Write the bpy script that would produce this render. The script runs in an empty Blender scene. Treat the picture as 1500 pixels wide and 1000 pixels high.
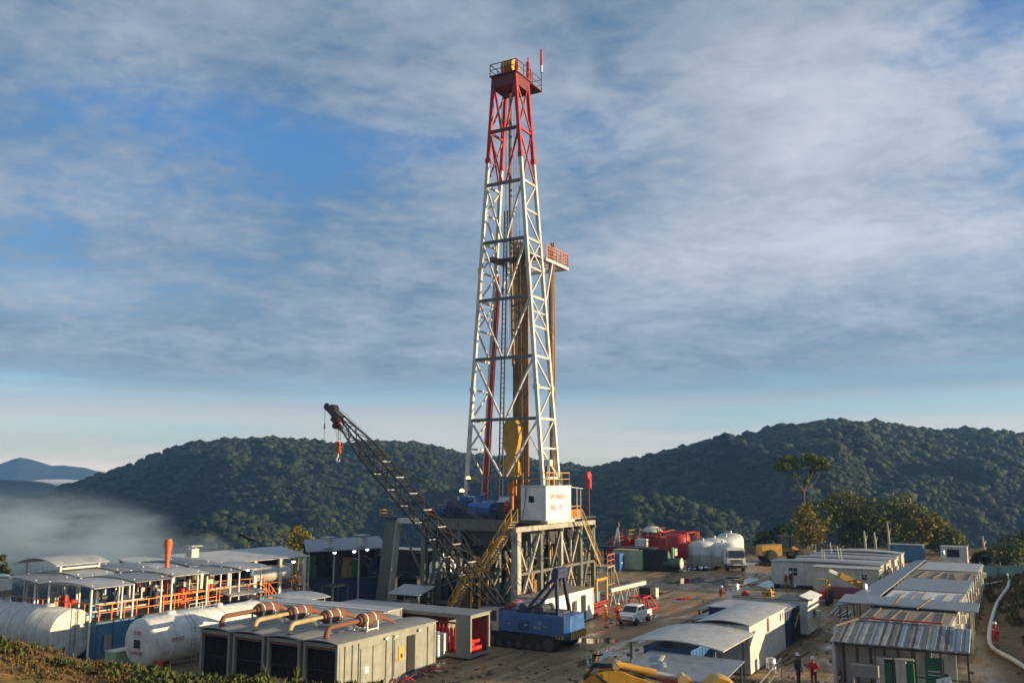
import bpy, math, random
import numpy as np
from mathutils import Vector, Matrix, noise as mnoise

# ------------------------------------------------------------------ camera, sky, sun, exposure
SC = bpy.context.scene
COL = SC.collection
F, CAMH, YH = 1300.0, 12.0, 700.0          # focal length in photo pixels, eye height, horizon row
PITCH = math.atan((YH - 500) / F)
cam_d = bpy.data.cameras.new("camera")
cam = bpy.data.objects.new("camera", cam_d)
COL.objects.link(cam)
cam.location = (0, 0, CAMH)
cam.rotation_euler = (math.pi / 2 + PITCH, 0, 0)
cam_d.sensor_width = 36
cam_d.lens = 36 * F / 1500
cam_d.clip_start = 0.1
cam_d.clip_end = 30000
SC.camera = cam
SC.view_settings.view_transform = 'Standard'
SC.view_settings.look = 'None'
SC.view_settings.exposure = 0.68
SC.view_settings.gamma = 1.0
SUN_EL, SUN_AZ = 9.5, 102.0               # degrees; azimuth clockwise from +Y (the view direction)
sl = bpy.data.lights.new("sun", 'SUN')
sun = bpy.data.objects.new("sun", sl)
COL.objects.link(sun)
sl.energy = 5.0
sl.angle = math.radians(0.5)
sl.color = (1.0, 0.77, 0.47)
_e, _a = math.radians(SUN_EL), math.radians(SUN_AZ)
SUNV = Vector((math.sin(_a) * math.cos(_e), math.cos(_a) * math.cos(_e), math.sin(_e)))
sun.rotation_euler = SUNV.to_track_quat('Z', 'Y').to_euler()
SC.cycles.volume_bounces = 1
SC.cycles.max_bounces = 6
SC.cycles.diffuse_bounces = 3
SC.cycles.volume_step_rate = 4.0
SC.cycles.volume_max_steps = 128

W = bpy.data.worlds.new("World")
SC.world = W
W.use_nodes = True
nt = W.node_tree
for n in list(nt.nodes):
    nt.nodes.remove(n)


def N(t, typ, **kw):
    n = t.nodes.new(typ)
    for k, v in kw.items():
        setattr(n, k, v)
    return n


def setin(n, **kw):
    for k, v in kw.items():
        n.inputs[k.replace('_', ' ')].default_value = v


def math_n(t, op, a, b=None, clamp=False):
    n = N(t, 'ShaderNodeMath', operation=op, use_clamp=clamp)
    for i, s in enumerate((a, b)):
        if s is None:
            continue
        if hasattr(s, 'is_linked'):
            t.links.new(s, n.inputs[i])
        else:
            n.inputs[i].default_value = s
    return n.outputs[0]


def ramp(t, fac, stops, interp='LINEAR'):
    n = N(t, 'ShaderNodeValToRGB')
    cr = n.color_ramp
    cr.interpolation = interp
    while len(cr.elements) < len(stops):
        cr.elements.new(0.5)
    for e, (p, c) in zip(cr.elements, stops):
        e.position = p
        e.color = (c, c, c, 1) if isinstance(c, (int, float)) else (*c[:3], 1)
    t.links.new(fac, n.inputs[0])
    return n.outputs[0]


def mixc(t, fac, a, b, mode='MIX'):
    n = N(t, 'ShaderNodeMix', data_type='RGBA', blend_type=mode)
    for i, s in ((0, fac), (6, a), (7, b)):
        if hasattr(s, 'is_linked'):
            t.links.new(s, n.inputs[i])
        elif i == 0:
            n.inputs[0].default_value = s
        else:
            n.inputs[i].default_value = (*s[:3], 1)
    return n.outputs[2]


def noise_n(t, vec, scale, detail=4, rough=0.55, dist=0.0):
    n = N(t, 'ShaderNodeTexNoise')
    n.inputs['Scale'].default_value = scale
    n.inputs['Detail'].default_value = detail
    n.inputs['Roughness'].default_value = rough
    n.inputs['Distortion'].default_value = dist
    if vec is not None:
        t.links.new(vec, n.inputs['Vector'])
    return n.outputs[0]


def vmap(t, vec, scale=(1, 1, 1), loc=(0, 0, 0), rot=(0, 0, 0)):
    n = N(t, 'ShaderNodeMapping')
    n.inputs['Scale'].default_value = scale
    n.inputs['Location'].default_value = loc
    n.inputs['Rotation'].default_value = rot
    t.links.new(vec, n.inputs['Vector'])
    return n.outputs[0]


def ray(px, py):
    r, u = (px - 750) / F, -(py - 500) / F
    return (r, math.cos(PITCH) - u * math.sin(PITCH), math.sin(PITCH) + u * math.cos(PITCH))


def build_sky():
    t = nt
    sky = N(t, 'ShaderNodeTexSky', sky_type='NISHITA', sun_disc=False)
    sky.sun_elevation = math.radians(SUN_EL)
    sky.sun_rotation = math.radians(SUN_AZ)
    sky.altitude = 1000
    sky.air_density = 1.0
    sky.dust_density = 0.6
    sky.ozone_density = 2.0
    tc = N(t, 'ShaderNodeTexCoord')
    sep = N(t, 'ShaderNodeSeparateXYZ')
    t.links.new(tc.outputs['Generated'], sep.inputs[0])
    z = math_n(t, 'MAXIMUM', sep.outputs[2], 0.0)
    zz = math_n(t, 'ADD', z, 0.19)
    u = math_n(t, 'DIVIDE', sep.outputs[0], zz)
    v = math_n(t, 'DIVIDE', sep.outputs[1], zz)
    cb = N(t, 'ShaderNodeCombineXYZ')
    t.links.new(u, cb.inputs[0])
    t.links.new(v, cb.inputs[1])
    P2 = cb.outputs[0]
    big = noise_n(t, vmap(t, P2, (0.9, 1.0, 1), (3.1, 1.7, 0)), 1.0, 4, 0.5, 0.3)
    mid = noise_n(t, vmap(t, P2, (1.5, 1.7, 1), (0.4, 5.2, 0), (0, 0, -0.35)), 1.8, 8, 0.6, 0.35)
    rip = noise_n(t, vmap(t, P2, (4.5, 5.2, 1), (7, 2, 0), (0, 0, 0.6)), 3.4, 5, 0.6, 0.35)

    def patch(px, py, wx, wy):
        """soft round region of the sky round the direction of (px, py); wx, wy in photo pixels"""
        d = Vector(ray(px, py)).normalized()
        s1 = N(t, 'ShaderNodeVectorMath', operation='SUBTRACT')
        t.links.new(tc.outputs['Generated'], s1.inputs[0])
        s1.inputs[1].default_value = d
        s2 = N(t, 'ShaderNodeVectorMath', operation='MULTIPLY')
        t.links.new(s1.outputs[0], s2.inputs[0])
        s2.inputs[1].default_value = (F / wx, F / wx, F / wy)
        s3 = N(t, 'ShaderNodeVectorMath', operation='DOT_PRODUCT')
        t.links.new(s2.outputs[0], s3.inputs[0])
        t.links.new(s2.outputs[0], s3.inputs[1])
        return math_n(t, 'EXPONENT', math_n(t, 'MULTIPLY', s3.outputs['Value'], -1.0))

    def wsum(items):
        tot = None
        for w, x in items:
            y = math_n(t, 'MULTIPLY', x, w)
            tot = y if tot is None else math_n(t, 'ADD', tot, y)
        return tot
    gaps = wsum([(0.24, patch(470, 205, 190, 45)), (0.15, patch(200, 150, 130, 40)), (0.34, patch(1470, 20, 170, 60)), (0.20, patch(1490, 190, 60, 50)),
                 (0.16, patch(640, 215, 90, 30)), (0.20, patch(860, 190, 120, 40)), (0.10, patch(60, 420, 150, 40)), (0.12, patch(1120, 120, 90, 40))])
    shine = wsum([(0.44, patch(1250, 260, 380, 150)), (0.30, patch(1330, 120, 250, 80)), (0.30, patch(1380, 350, 280, 50)), (0.20, patch(760, 130, 220, 50)),
                  (0.24, patch(930, 375, 120, 40)), (0.12, patch(120, 270, 130, 40)), (0.14, patch(80, 420, 180, 25))])
    # general cover, broken in a few places, thinning to clear air near the horizon
    c0 = wsum([(0.80, big), (0.50, mid), (0.30, rip), (-1.0, gaps)])
    cover = ramp(t, c0, [(0.34, 0.0), (0.78, 1.0)], 'EASE')
    edge = math_n(t, 'ADD', sep.outputs[2], math_n(t, 'MULTIPLY', math_n(t, 'SUBTRACT', big, 0.5), 0.06))
    low = ramp(t, edge, [(0.085, 0.0), (0.125, 1.0)], 'EASE')
    cover = math_n(t, 'MULTIPLY', cover, low)
    # low flat streaks close to the horizon
    st = noise_n(t, vmap(t, tc.outputs['Generated'], (2.2, 2.2, 34), (1, 4, 0)), 1.0, 4, 0.5, 0.2)
    streak = math_n(t, 'MULTIPLY', ramp(t, st, [(0.30, 0.0), (0.56, 1.0)]), ramp(t, sep.outputs[2], [(0.0, 1.0), (0.10, 0.8), (0.14, 0.0)]))
    # thin sunward parts shine, thick middles are grey
    lit = wsum([(1.0, mid), (0.42, rip), (0.50, big), (0.75, shine)])
    lit = ramp(t, math_n(t, 'MULTIPLY', lit, 0.5), [(0.36, 0.0), (0.78, 1.0)])
    ccol = mixc(t, lit, (1.10, 1.95, 2.80), (6.0, 6.2, 6.8))
    scol = mixc(t, ramp(t, sep.outputs[2], [(0.0, 0.0), (0.10, 1.0)]), (15.0, 12.5, 9.5), (2.4, 3.2, 4.0))
    grad = mixc(t, ramp(t, sep.outputs[2], [(0.0, 0.0), (0.3, 1.0)]), (1.7, 1.7, 1.75), (0.95, 1.45, 1.9))
    skyc = mixc(t, 1.0, sky.outputs[0], grad, 'MULTIPLY')
    c = mixc(t, math_n(t, 'MULTIPLY', cover, 0.88), skyc, ccol)
    c = mixc(t, math_n(t, 'MULTIPLY', streak, 0.85), c, scol)
    bg = N(t, 'ShaderNodeBackground')
    bg.inputs['Strength'].default_value = 0.071
    out = N(t, 'ShaderNodeOutputWorld')
    t.links.new(c, bg.inputs['Color'])
    t.links.new(bg.outputs[0], out.inputs['Surface'])


build_sky()

# ------------------------------------------------------------------ helpers
R = random.Random(7)
U2 = Vector((0.5, 0.8660254))              # site axis: right and away
N2 = Vector((-0.8660254, 0.5))             # site axis: left and away
SITE = math.radians(60)


def G(px, py, z=0.0):
    """point of the photo that stands at height z"""
    x, y, zz = ray(px, py)
    t = (z - CAMH) / zz
    return Vector((x * t, y * t, z))


def D(px, py, Y):
    x, y, z = ray(px, py)
    t = Y / y
    return Vector((x * t, Y, CAMH + z * t))


def loc(o, a, b, z=0.0):
    return Vector((o[0] + U2.x * a + N2.x * b, o[1] + U2.y * a + N2.y * b, o[2] + z))


class MB:
    def __init__(s):
        s.v, s.f, s.m, s.s = [], [], [], []

    def add(s, vs, fs, m=0, smooth=False):
        k = len(s.v)
        s.v += [tuple(p) for p in vs]
        for f in fs:
            s.f.append([k + i for i in f])
            s.m.append(m)
            s.s.append(smooth)
        return s

    def box(s, x0, x1, y0, y1, z0, z1, m=0):
        return s.add([(x, y, z) for z in (z0, z1) for y in (y0, y1) for x in (x0, x1)],
                     [(0, 2, 3, 1), (4, 5, 7, 6), (0, 1, 5, 4), (1, 3, 7, 5), (3, 2, 6, 7), (2, 0, 4, 6)], m)

    def hexa(s, b, t, m=0):
        """b, t: four corners each, counter-clockwise seen from the t side"""
        return s.add(list(b) + list(t), [(3, 2, 1, 0), (4, 5, 6, 7), (0, 1, 5, 4), (1, 2, 6, 5), (2, 3, 7, 6), (3, 0, 4, 7)], m)

    def frame(s, d):
        d = d.normalized()
        up = Vector((0, 0, 1)) if abs(d.z) < 0.95 else Vector((1, 0, 0))
        x = d.cross(up).normalized()
        return x, x.cross(d).normalized()

    def bar(s, p, q, w, h=None, m=0):
        p, q = Vector(p), Vector(q)
        h = h or w
        x, y = s.frame(q - p)
        x, y = x * w / 2, y * h / 2
        c = [(-1, -1), (1, -1), (1, 1), (-1, 1)]
        return s.hexa([p + x * i + y * j for i, j in c], [q + x * i + y * j for i, j in c], m)

    def tube(s, p, q, r0, r1=None, n=8, m=0, cap=True):
        return s.path([p, q], [r0, r0 if r1 is None else r1], n, m, cap)

    def path(s, pts, r, n=8, m=0, cap=True):
        pts = [Vector(p) for p in pts]
        rr = r if isinstance(r, (list, tuple)) else [r] * len(pts)
        x, y = s.frame(pts[-1] - pts[0]) if len(pts) == 2 else s.frame(pts[1] - pts[0])
        vs = []
        for i, p in enumerate(pts):
            d = (pts[min(i + 1, len(pts) - 1)] - pts[max(i - 1, 0)]).normalized()
            y2 = (y - d * y.dot(d))
            if y2.length > 1e-4:
                y = y2.normalized()
            x = d.cross(y).normalized() * -1
            for k in range(n):
                a = 2 * math.pi * k / n
                vs.append(p + (x * math.cos(a) + y * math.sin(a)) * rr[i])
        fs = []
        for i in range(len(pts) - 1):
            for k in range(n):
                a, b = i * n + k, i * n + (k + 1) % n
                fs.append((a, a + n, b + n, b))
        s.add(vs, fs, m, True)
        if cap:
            k = len(pts) - 1
            s.add(vs[:n], [tuple(range(n))], m)
            s.add(vs[k * n:], [tuple(reversed(range(n)))], m)
        return s

    def lathe(s, prof, o=(0, 0, 0), ax='z', n=20, m=0, flip=False):
        vs = []
        for r, h in prof:
            for k in range(n):
                a = 2 * math.pi * k / n
                c, d = r * math.cos(a), r * math.sin(a)
                p = (c, d, h) if ax == 'z' else ((h, c, d) if ax == 'x' else (d, h, c))
                vs.append((p[0] + o[0], p[1] + o[1], p[2] + o[2]))
        fs = []
        for i in range(len(prof) - 1):
            for k in range(n):
                a, b = i * n + k, i * n + (k + 1) % n
                fs.append((a, b, b + n, a + n))
        s.add(vs, fs, m, True)
        if prof[0][0] > 1e-4:
            s.add(vs[:n], [tuple(reversed(range(n)))], m)
        if prof[-1][0] > 1e-4:
            s.add(vs[-n:], [tuple(range(n))], m)
        return s

    def prism(s, pts, d0, d1, plane='xz', m=0):
        """polygon in a plane, pushed along the third axis from d0 to d1"""
        def P(a, b, d):
            return (a, d, b) if plane == 'xz' else ((d, a, b) if plane == 'yz' else (a, b, d))
        n = len(pts)
        vs = [P(a, b, d0) for a, b in pts] + [P(a, b, d1) for a, b in pts]
        fs = [tuple(range(n)), tuple(reversed(range(n, 2 * n)))]
        fs += [(i + n, (i + 1) % n + n, (i + 1) % n, i) for i in range(n)]
        return s.add(vs, fs, m)

    def arch(s, x0, x1, y0, y1, z, rise, th=0.06, n=8, m=0, axis='x', dz=0.0):
        """thin curved roof; the ridge runs along axis; dz lifts the far end"""
        top, bot = [], []
        for i in range(n + 1):
            t = i / n
            h = z + rise * (1 - (2 * t - 1) ** 2)
            for e in (0, 1):
                if axis == 'x':
                    p = (x1 if e else x0, y0 + (y1 - y0) * t)
                else:
                    p = (x0 + (x1 - x0) * t, y1 if e else y0)
                top.append((*p, h + th + dz * e))
                bot.append((*p, h + dz * e))
        k = len(top)
        fs = []
        for i in range(n):
            a = 2 * i
            fs += [(a, a + 1, a + 3, a + 2), (k + a + 2, k + a + 3, k + a + 1, k + a), (a, a + 2, k + a + 2, k + a), (a + 3, a + 1, k + a + 1, k + a + 3)]
        fs += [(1, 0, k, k + 1), (2 * n, 2 * n + 1, k + 2 * n + 1, k + 2 * n)]
        return s.add(top + bot, fs, m)

    def sheet(s, a, b, c, d, th=0.05, m=0):
        P = [Vector(p) for p in (a, b, c, d)]
        nrm = (P[1] - P[0]).cross(P[3] - P[0]).normalized() * th
        return s.hexa([p - nrm for p in P], P, m)

    def rail(s, pts, h=1.05, r=0.03, m=0, step=1.6, mids=(0.5,)):
        """handrail along a polyline of floor points"""
        pts = [Vector(p) for p in pts]
        upv = Vector((0, 0, h))
        for p, q in zip(pts, pts[1:]):
            n = max(1, round((q - p).length / step))
            for i in range(n + 1):
                o = p.lerp(q, i / n)
                s.bar(o, o + upv, r * 2, None, m)
            s.bar(p + upv, q + upv, r * 2, None, m)
            for k in mids:
                s.bar(p + upv * k, q + upv * k, r * 1.6, None, m)
        return s

    def build(s, name, mats, parent=None, at=None, rz=None):
        me = bpy.data.meshes.new(name)
        me.from_pydata(s.v, [], s.f)
        if not isinstance(mats, (list, tuple)):
            mats = [mats]
        for mm in mats:
            me.materials.append(mm)
        me.polygons.foreach_set('material_index', s.m)
        me.polygons.foreach_set('use_smooth', s.s)
        me.update()
        o = bpy.data.objects.new(name, me)
        COL.objects.link(o)
        if parent:
            o.parent = parent
        if at is not None:
            o.location = at
        if rz is not None:
            o.rotation_euler = (0, 0, rz)
        return o


def tag(o, label, cat, group=None):
    o['label'] = label
    o['category'] = cat
    if group:
        o['group'] = group
    return o


def thing(name, label, cat, at, rz=SITE, group=None):
    o = bpy.data.objects.new(name, None)
    o.empty_display_size = 0.3
    COL.objects.link(o)
    o.location = at
    o.rotation_euler = (0, 0, rz)
    return tag(o, label, cat, group)


def kind(o, k):
    o['kind'] = k
    return o


def dup(root, at, rz=None, label=None):
    def cp(o, par):
        c = o.copy()
        COL.objects.link(c)
        if par is not None:
            c.parent = par
        for ch in o.children:
            cp(ch, c)
        return c
    r = cp(root, None)
    r.location = at
    if rz is not None:
        r.rotation_euler = (0, 0, rz)
    if label:
        r['label'] = label
    return r


def text(name, body, size, mat, parent, at, rot, depth=0.01, align='CENTER', sx=1.0):
    cu = bpy.data.curves.new(name, 'FONT')
    cu.body = body
    cu.size = size
    cu.extrude = depth
    cu.align_x = align
    cu.align_y = 'CENTER'
    tmp = bpy.data.objects.new(name + "_curve", cu)
    COL.objects.link(tmp)
    dg = bpy.context.evaluated_depsgraph_get()
    dg.update()
    me = bpy.data.meshes.new_from_object(tmp.evaluated_get(dg))
    bpy.data.objects.remove(tmp)
    me.materials.clear()
    me.materials.append(mat)
    o = bpy.data.objects.new(name, me)
    COL.objects.link(o)
    o.parent = parent
    o.location = at
    o.rotation_euler = rot
    o.scale = (sx, 1, 1)
    return o


# faces of a site-aligned box: text standing on the -y face reads along +x, on the -x face reads along -y
ROT_NY = (math.pi / 2, 0, 0)
ROT_NX = (math.pi / 2, 0, -math.pi / 2)

# ------------------------------------------------------------------ materials


def pm(name, col, rough=0.6, metal=0.0, var=0.22, scale=1.3, dirt=0.35, dirtcol=(0.12, 0.08, 0.05), rust=0.0, bump=0.0,
       bscale=30, corr=None, cfreq=4.0, spec=0.5, rustcol=(0.16, 0.06, 0.025)):
    m = bpy.data.materials.new(name)
    m.use_nodes = True
    t = m.node_tree
    b = t.nodes['Principled BSDF']
    tc = N(t, 'ShaderNodeTexCoord')
    ob = tc.outputs['Object']
    n1 = noise_n(t, ob, scale, 5, 0.6)
    lo = [c * (1 - var) for c in col]
    hi = [min(1, c * (1 + var * 0.6)) for c in col]
    c = mixc(t, ramp(t, n1, [(0.3, 0), (0.7, 1)]), lo, hi)
    rg = None
    if dirt:
        n2 = noise_n(t, vmap(t, ob, (2.6, 2.6, 0.45), (3, 7, 1)), scale * 1.4, 5, 0.65)
        f = math_n(t, 'MULTIPLY', ramp(t, n2, [(0.5, 0), (0.75, 1)]), dirt)
        c = mixc(t, f, c, dirtcol)
    if rust:
        n3 = noise_n(t, ob, scale * 2.2, 6, 0.7, 0.4)
        f = ramp(t, n3, [(0.62 - 0.3 * rust, 0), (0.70 - 0.25 * rust, 1)])
        f = math_n(t, 'MULTIPLY', f, min(1, rust * 1.6), True)
        c = mixc(t, f, c, rustcol)
    t.links.new(c, b.inputs['Base Color'])
    rr = ramp(t, n1, [(0.25, max(0.03, rough - 0.12)), (0.75, min(1, rough + 0.15))])
    t.links.new(rr, b.inputs['Roughness'])
    b.inputs['Metallic'].default_value = metal
    b.inputs['Specular IOR Level'].default_value = spec
    h = None
    if corr:
        w = N(t, 'ShaderNodeTexWave', wave_type='BANDS', bands_direction=corr.upper(), wave_profile='SIN')
        w.inputs['Scale'].default_value = cfreq
        w.inputs['Distortion'].default_value = 0.0
        t.links.new(ob, w.inputs['Vector'])
        h = (w.outputs['Fac'], 0.05)
    elif bump:
        h = (noise_n(t, ob, bscale, 5, 0.6), bump)
    if h:
        bp = N(t, 'ShaderNodeBump')
        bp.inputs['Distance'].default_value = h[1]
        bp.inputs['Strength'].default_value = 0.8
        t.links.new(h[0], bp.inputs['Height'])
        t.links.new(bp.outputs[0], b.inputs['Normal'])
    return m


def emit(name, col, s):
    m = bpy.data.materials.new(name)
    m.use_nodes = True
    b = m.node_tree.nodes['Principled BSDF']
    b.inputs['Base Color'].default_value = (*col, 1)
    b.inputs['Emission Color'].default_value = (*col, 1)
    b.inputs['Emission Strength'].default_value = s
    return m


M = dict(
    white=pm('white_paint', (0.78, 0.76, 0.70), 0.5, dirt=0.42, rust=0.16),
    cwhite=pm('fresh_white_paint', (0.84, 0.83, 0.79), 0.45, dirt=0.18, rust=0.05),
    cream=pm('cream_panel', (0.66, 0.62, 0.50), 0.6, dirt=0.5, rust=0.14),
    offwhite=pm('weathered_white', (0.62, 0.62, 0.58), 0.6, dirt=0.45, rust=0.15),
    steel=pm('grey_green_steel', (0.155, 0.175, 0.15), 0.55, dirt=0.6, rust=0.28, scale=.8),
    dsteel=pm('dark_steel', (0.055, 0.058, 0.062), 0.5, dirt=0.4, rust=0.2),
    mast=pm('mast_white', (0.70, 0.68, 0.61), 0.5, dirt=0.35, rust=0.2, scale=0.9),
    pale=pm('pale_dirty_steel', (0.46, 0.45, 0.37), 0.6, dirt=0.7, rust=0.35, scale=.9),
    red=pm('red_paint', (0.50, 0.035, 0.03), 0.5, dirt=0.3, rust=0.1),
    hotred=pm('bright_red_paint', (0.62, 0.03, 0.025), 0.45, dirt=0.2),
    darkred=pm('oxide_red', (0.19, 0.028, 0.03), 0.6, dirt=0.4),
    ventred=pm('vent_orange_red', (0.58, 0.13, 0.03), 0.55, dirt=0.3, rust=0.1),
    yellow=pm('safety_yellow', (0.68, 0.36, 0.045), 0.55, dirt=0.25, rust=0.12),
    orange=pm('safety_orange', (0.72, 0.21, 0.03), 0.55, dirt=0.25, rust=0.1),
    cat=pm('machine_yellow', (0.52, 0.29, 0.03), 0.5, dirt=0.55),
    blue=pm('machine_blue', (0.045, 0.15, 0.38), 0.4, dirt=0.3, rust=0.1),
    tblue=pm('tank_blue', (0.08, 0.22, 0.36), 0.55, dirt=0.45, rust=0.18),
    dblue=pm('dark_blue', (0.02, 0.035, 0.10), 0.55, dirt=0.4),
    rustm=pm('rusty_exhaust', (0.20, 0.085, 0.052), 0.75, dirt=0.55, rust=0.45, scale=3),
    tan=pm('weathered_pipe', (0.30, 0.19, 0.09), 0.6, metal=0.2, dirt=0.5, rust=0.3, scale=2),
    brass=pm('yellow_pipe', (0.46, 0.35, 0.17), 0.55, dirt=0.4, rust=0.2),
    grey=pm('grey_panel', (0.27, 0.27, 0.25), 0.6, dirt=0.35, rust=0.12),
    container=pm('grey_container', (0.30, 0.305, 0.255), 0.55, dirt=0.3, rust=0.12),
    roofgrey=pm('roof_sheet_grey', (0.36, 0.38, 0.40), 0.5, metal=0.3, dirt=0.4, rust=0.15, corr='y', cfreq=3.2),
    roofx=pm('roof_sheet_ribbed', (0.34, 0.36, 0.37), 0.5, metal=0.3, dirt=0.45, rust=0.2, corr='x', cfreq=3.2),
    roofblue=pm('roof_sheet_blue_grey', (0.31, 0.35, 0.38), 0.5, metal=0.3, dirt=0.4, rust=0.1, corr='x', cfreq=3.0),
    roofwhite=pm('roof_sheet_pale', (0.60, 0.60, 0.57), 0.5, metal=0.15, dirt=0.4, rust=0.1, corr='x', cfreq=3.0),
    roofbrown=pm('roof_rusty_flat', (0.26, 0.22, 0.17), 0.8, dirt=0.6, rust=0.4),
    sheetlt=pm('zinc_sheet_bright', (0.36, 0.43, 0.48), 0.45, metal=0.4, dirt=0.2, corr=None),
    sheetdk=pm('zinc_sheet_stained', (0.25, 0.26, 0.265), 0.6, metal=0.3, dirt=0.5, rust=0.3),
    pipe=pm('racked_pipe', (0.33, 0.235, 0.125), 0.6, metal=0.2, dirt=0.5, rust=0.35, scale=1.2),
    black=pm('black_rubber', (0.018, 0.018, 0.018), 0.8, dirt=0.5, dirtcol=(0.09, 0.07, 0.05)),
    dark=pm('dark_interior', (0.022, 0.022, 0.024), 0.85, dirt=0.3),
    glass=pm('dark_glass', (0.03, 0.04, 0.05), 0.08, dirt=0.1),
    green=pm('light_green_paint', (0.42, 0.55, 0.33), 0.55, dirt=0.35, rust=0.1),
    dgreen=pm('dark_green_paint', (0.06, 0.14, 0.07), 0.55, dirt=0.4, rust=0.12),
    sign=pm('green_board', (0.02, 0.16, 0.09), 0.6, dirt=0.1),
    silo=pm('silo_white', (0.58, 0.60, 0.57), 0.5, dirt=0.5, scale=0.6),
    galv=pm('galvanised', (0.50, 0.51, 0.50), 0.4, metal=0.6, dirt=0.35),
    wood=pm('timber', (0.24, 0.16, 0.09), 0.8, dirt=0.4, scale=3),
    cable=pm('wire_rope', (0.10, 0.10, 0.10), 0.5, metal=0.5),
    pipew=pm('white_hose', (0.66, 0.64, 0.58), 0.6, dirt=0.4),
    cov_o=pm('orange_coverall', (0.72, 0.16, 0.03), 0.8, dirt=0.25, scale=6),
    cov_r=pm('red_coverall', (0.52, 0.03, 0.03), 0.8, dirt=0.25, scale=6),
    cov_d=pm('maroon_coverall', (0.22, 0.03, 0.035), 0.8, dirt=0.25, scale=6),
    cov_b=pm('brown_trousers', (0.30, 0.15, 0.08), 0.8, dirt=0.25, scale=6),
    skin=pm('skin', (0.33, 0.18, 0.11), 0.55, dirt=0),
    hat=pm('hard_hat_white', (0.80, 0.79, 0.75), 0.35, dirt=0.1),
    tarp=pm('teal_tarpaulin', (0.08, 0.19, 0.22), 0.7, dirt=0.3),
    bark=pm('bark', (0.17, 0.14, 0.10), 0.9, dirt=0.4, bump=0.05, bscale=8),
    palebark=pm('pale_bark', (0.42, 0.39, 0.32), 0.9, dirt=0.4),
    textred=pm('letter_red', (0.55, 0.07, 0.05), 0.6, dirt=0.15),
    textblk=pm('letter_black', (0.03, 0.03, 0.035), 0.6, dirt=0.1),
    lamp_w=emit('lamp_white', (0.92, 0.96, 1.0), 6),
    lamp_y=emit('lamp_warm', (1.0, 0.62, 0.20), 3),
    lamp_g=emit('lamp_yellow_green', (0.95, 1.0, 0.50), 3),
)

_t = M['pipe'].node_tree
_b = _t.nodes['Principled BSDF']
_oi = N(_t, 'ShaderNodeObjectInfo')
_k = mixc(_t, _oi.outputs['Random'], (0.45, 0.42, 0.40), (1.75, 1.6, 1.4))
_t.links.new(mixc(_t, 1.0, _b.inputs['Base Color'].links[0].from_socket, _k, 'MULTIPLY'), _b.inputs['Base Color'])

# ------------------------------------------------------------------ terrain


def vnoise(x, y, seed=0):
    xi, yi = np.floor(x), np.floor(y)
    fx, fy = x - xi, y - yi

    def h(a, b):
        s = np.sin(a * 127.1 + b * 311.7 + seed * 74.7) * 43758.5453
        return s - np.floor(s)
    u, v = fx * fx * (3 - 2 * fx), fy * fy * (3 - 2 * fy)
    return (h(xi, yi) * (1 - u) + h(xi + 1, yi) * u) * (1 - v) + (h(xi, yi + 1) * (1 - u) + h(xi + 1, yi + 1) * u) * v


def fbm(x, y, o=4, seed=0):
    s, a, t = 0, 1.0, 0
    for i in range(o):
        s = s + a * vnoise(x * 2 ** i, y * 2 ** i, seed + i)
        t += a
        a *= 0.5
    return s / t - 0.5


def sstep(a, b, x):
    t = np.clip((x - a) / (b - a), 0, 1)
    return t * t * (3 - 2 * t)


VALLEY = -75.0
RIDGES = [  # (skyline points of the photo, distance of the crest, width of the slope facing us, gully depth)
    ([(-260, 760), (-60, 735), (60, 722), (110, 704), (200, 676), (240, 661), (280, 645), (330, 641), (390, 637), (440, 641), (500, 650), (560, 645),
      (620, 650), (690, 661), (760, 668), (830, 676), (900, 690), (980, 730), (1060, 790)], 900, 420, 16),
    ([(250, 770), (300, 745), (345, 742), (390, 752), (425, 774), (450, 806)], 560, 200, 7),
    ([(330, 705), (400, 690), (470, 698), (540, 715), (600, 735), (650, 765)], 740, 260, 10),
    ([(780, 722), (850, 690), (900, 674), (960, 661), (1050, 641), (1150, 621), (1220, 613), (1300, 616), (1370, 623), (1420, 626), (1480, 633),
      (1560, 648), (1700, 640), (1900, 660), (2100, 720)], 780, 420, 16),
    ([(860, 760), (930, 722), (990, 719), (1050, 736), (1110, 761), (1160, 786)], 520, 220, 7),
    ([(1140, 740), (1220, 720), (1320, 700), (1420, 690), (1520, 700), (1650, 730)], 600, 240, 10),
    ([(-500, 660), (-300, 680), (-100, 692), (0, 696), (60, 701), (110, 712), (170, 735)], 1500, 500, 20),
]
_far = [(-600, 660), (-300, 672), (-60, 686), (0, 678), (30, 669), (48, 674), (75, 681), (110, 682), (150, 690), (230, 700), (400, 704)]


def _curve(pts, Y):
    w = [D(px, py, Y) for px, py in pts]
    return np.array([p.x / Y for p in w]), np.array([p.z for p in w])


def padmask(x, y):
    """metres outside the levelled pad (negative inside)"""
    left = -(x + 48 + 0.12 * y)
    far = y - 152 - 0.1 * x - 1.7 * np.clip(x + 8, -40, 0)
    right = (x - (52 + 0.42 * (y - 60)))
    return np.maximum(np.maximum(left, far), right)


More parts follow.
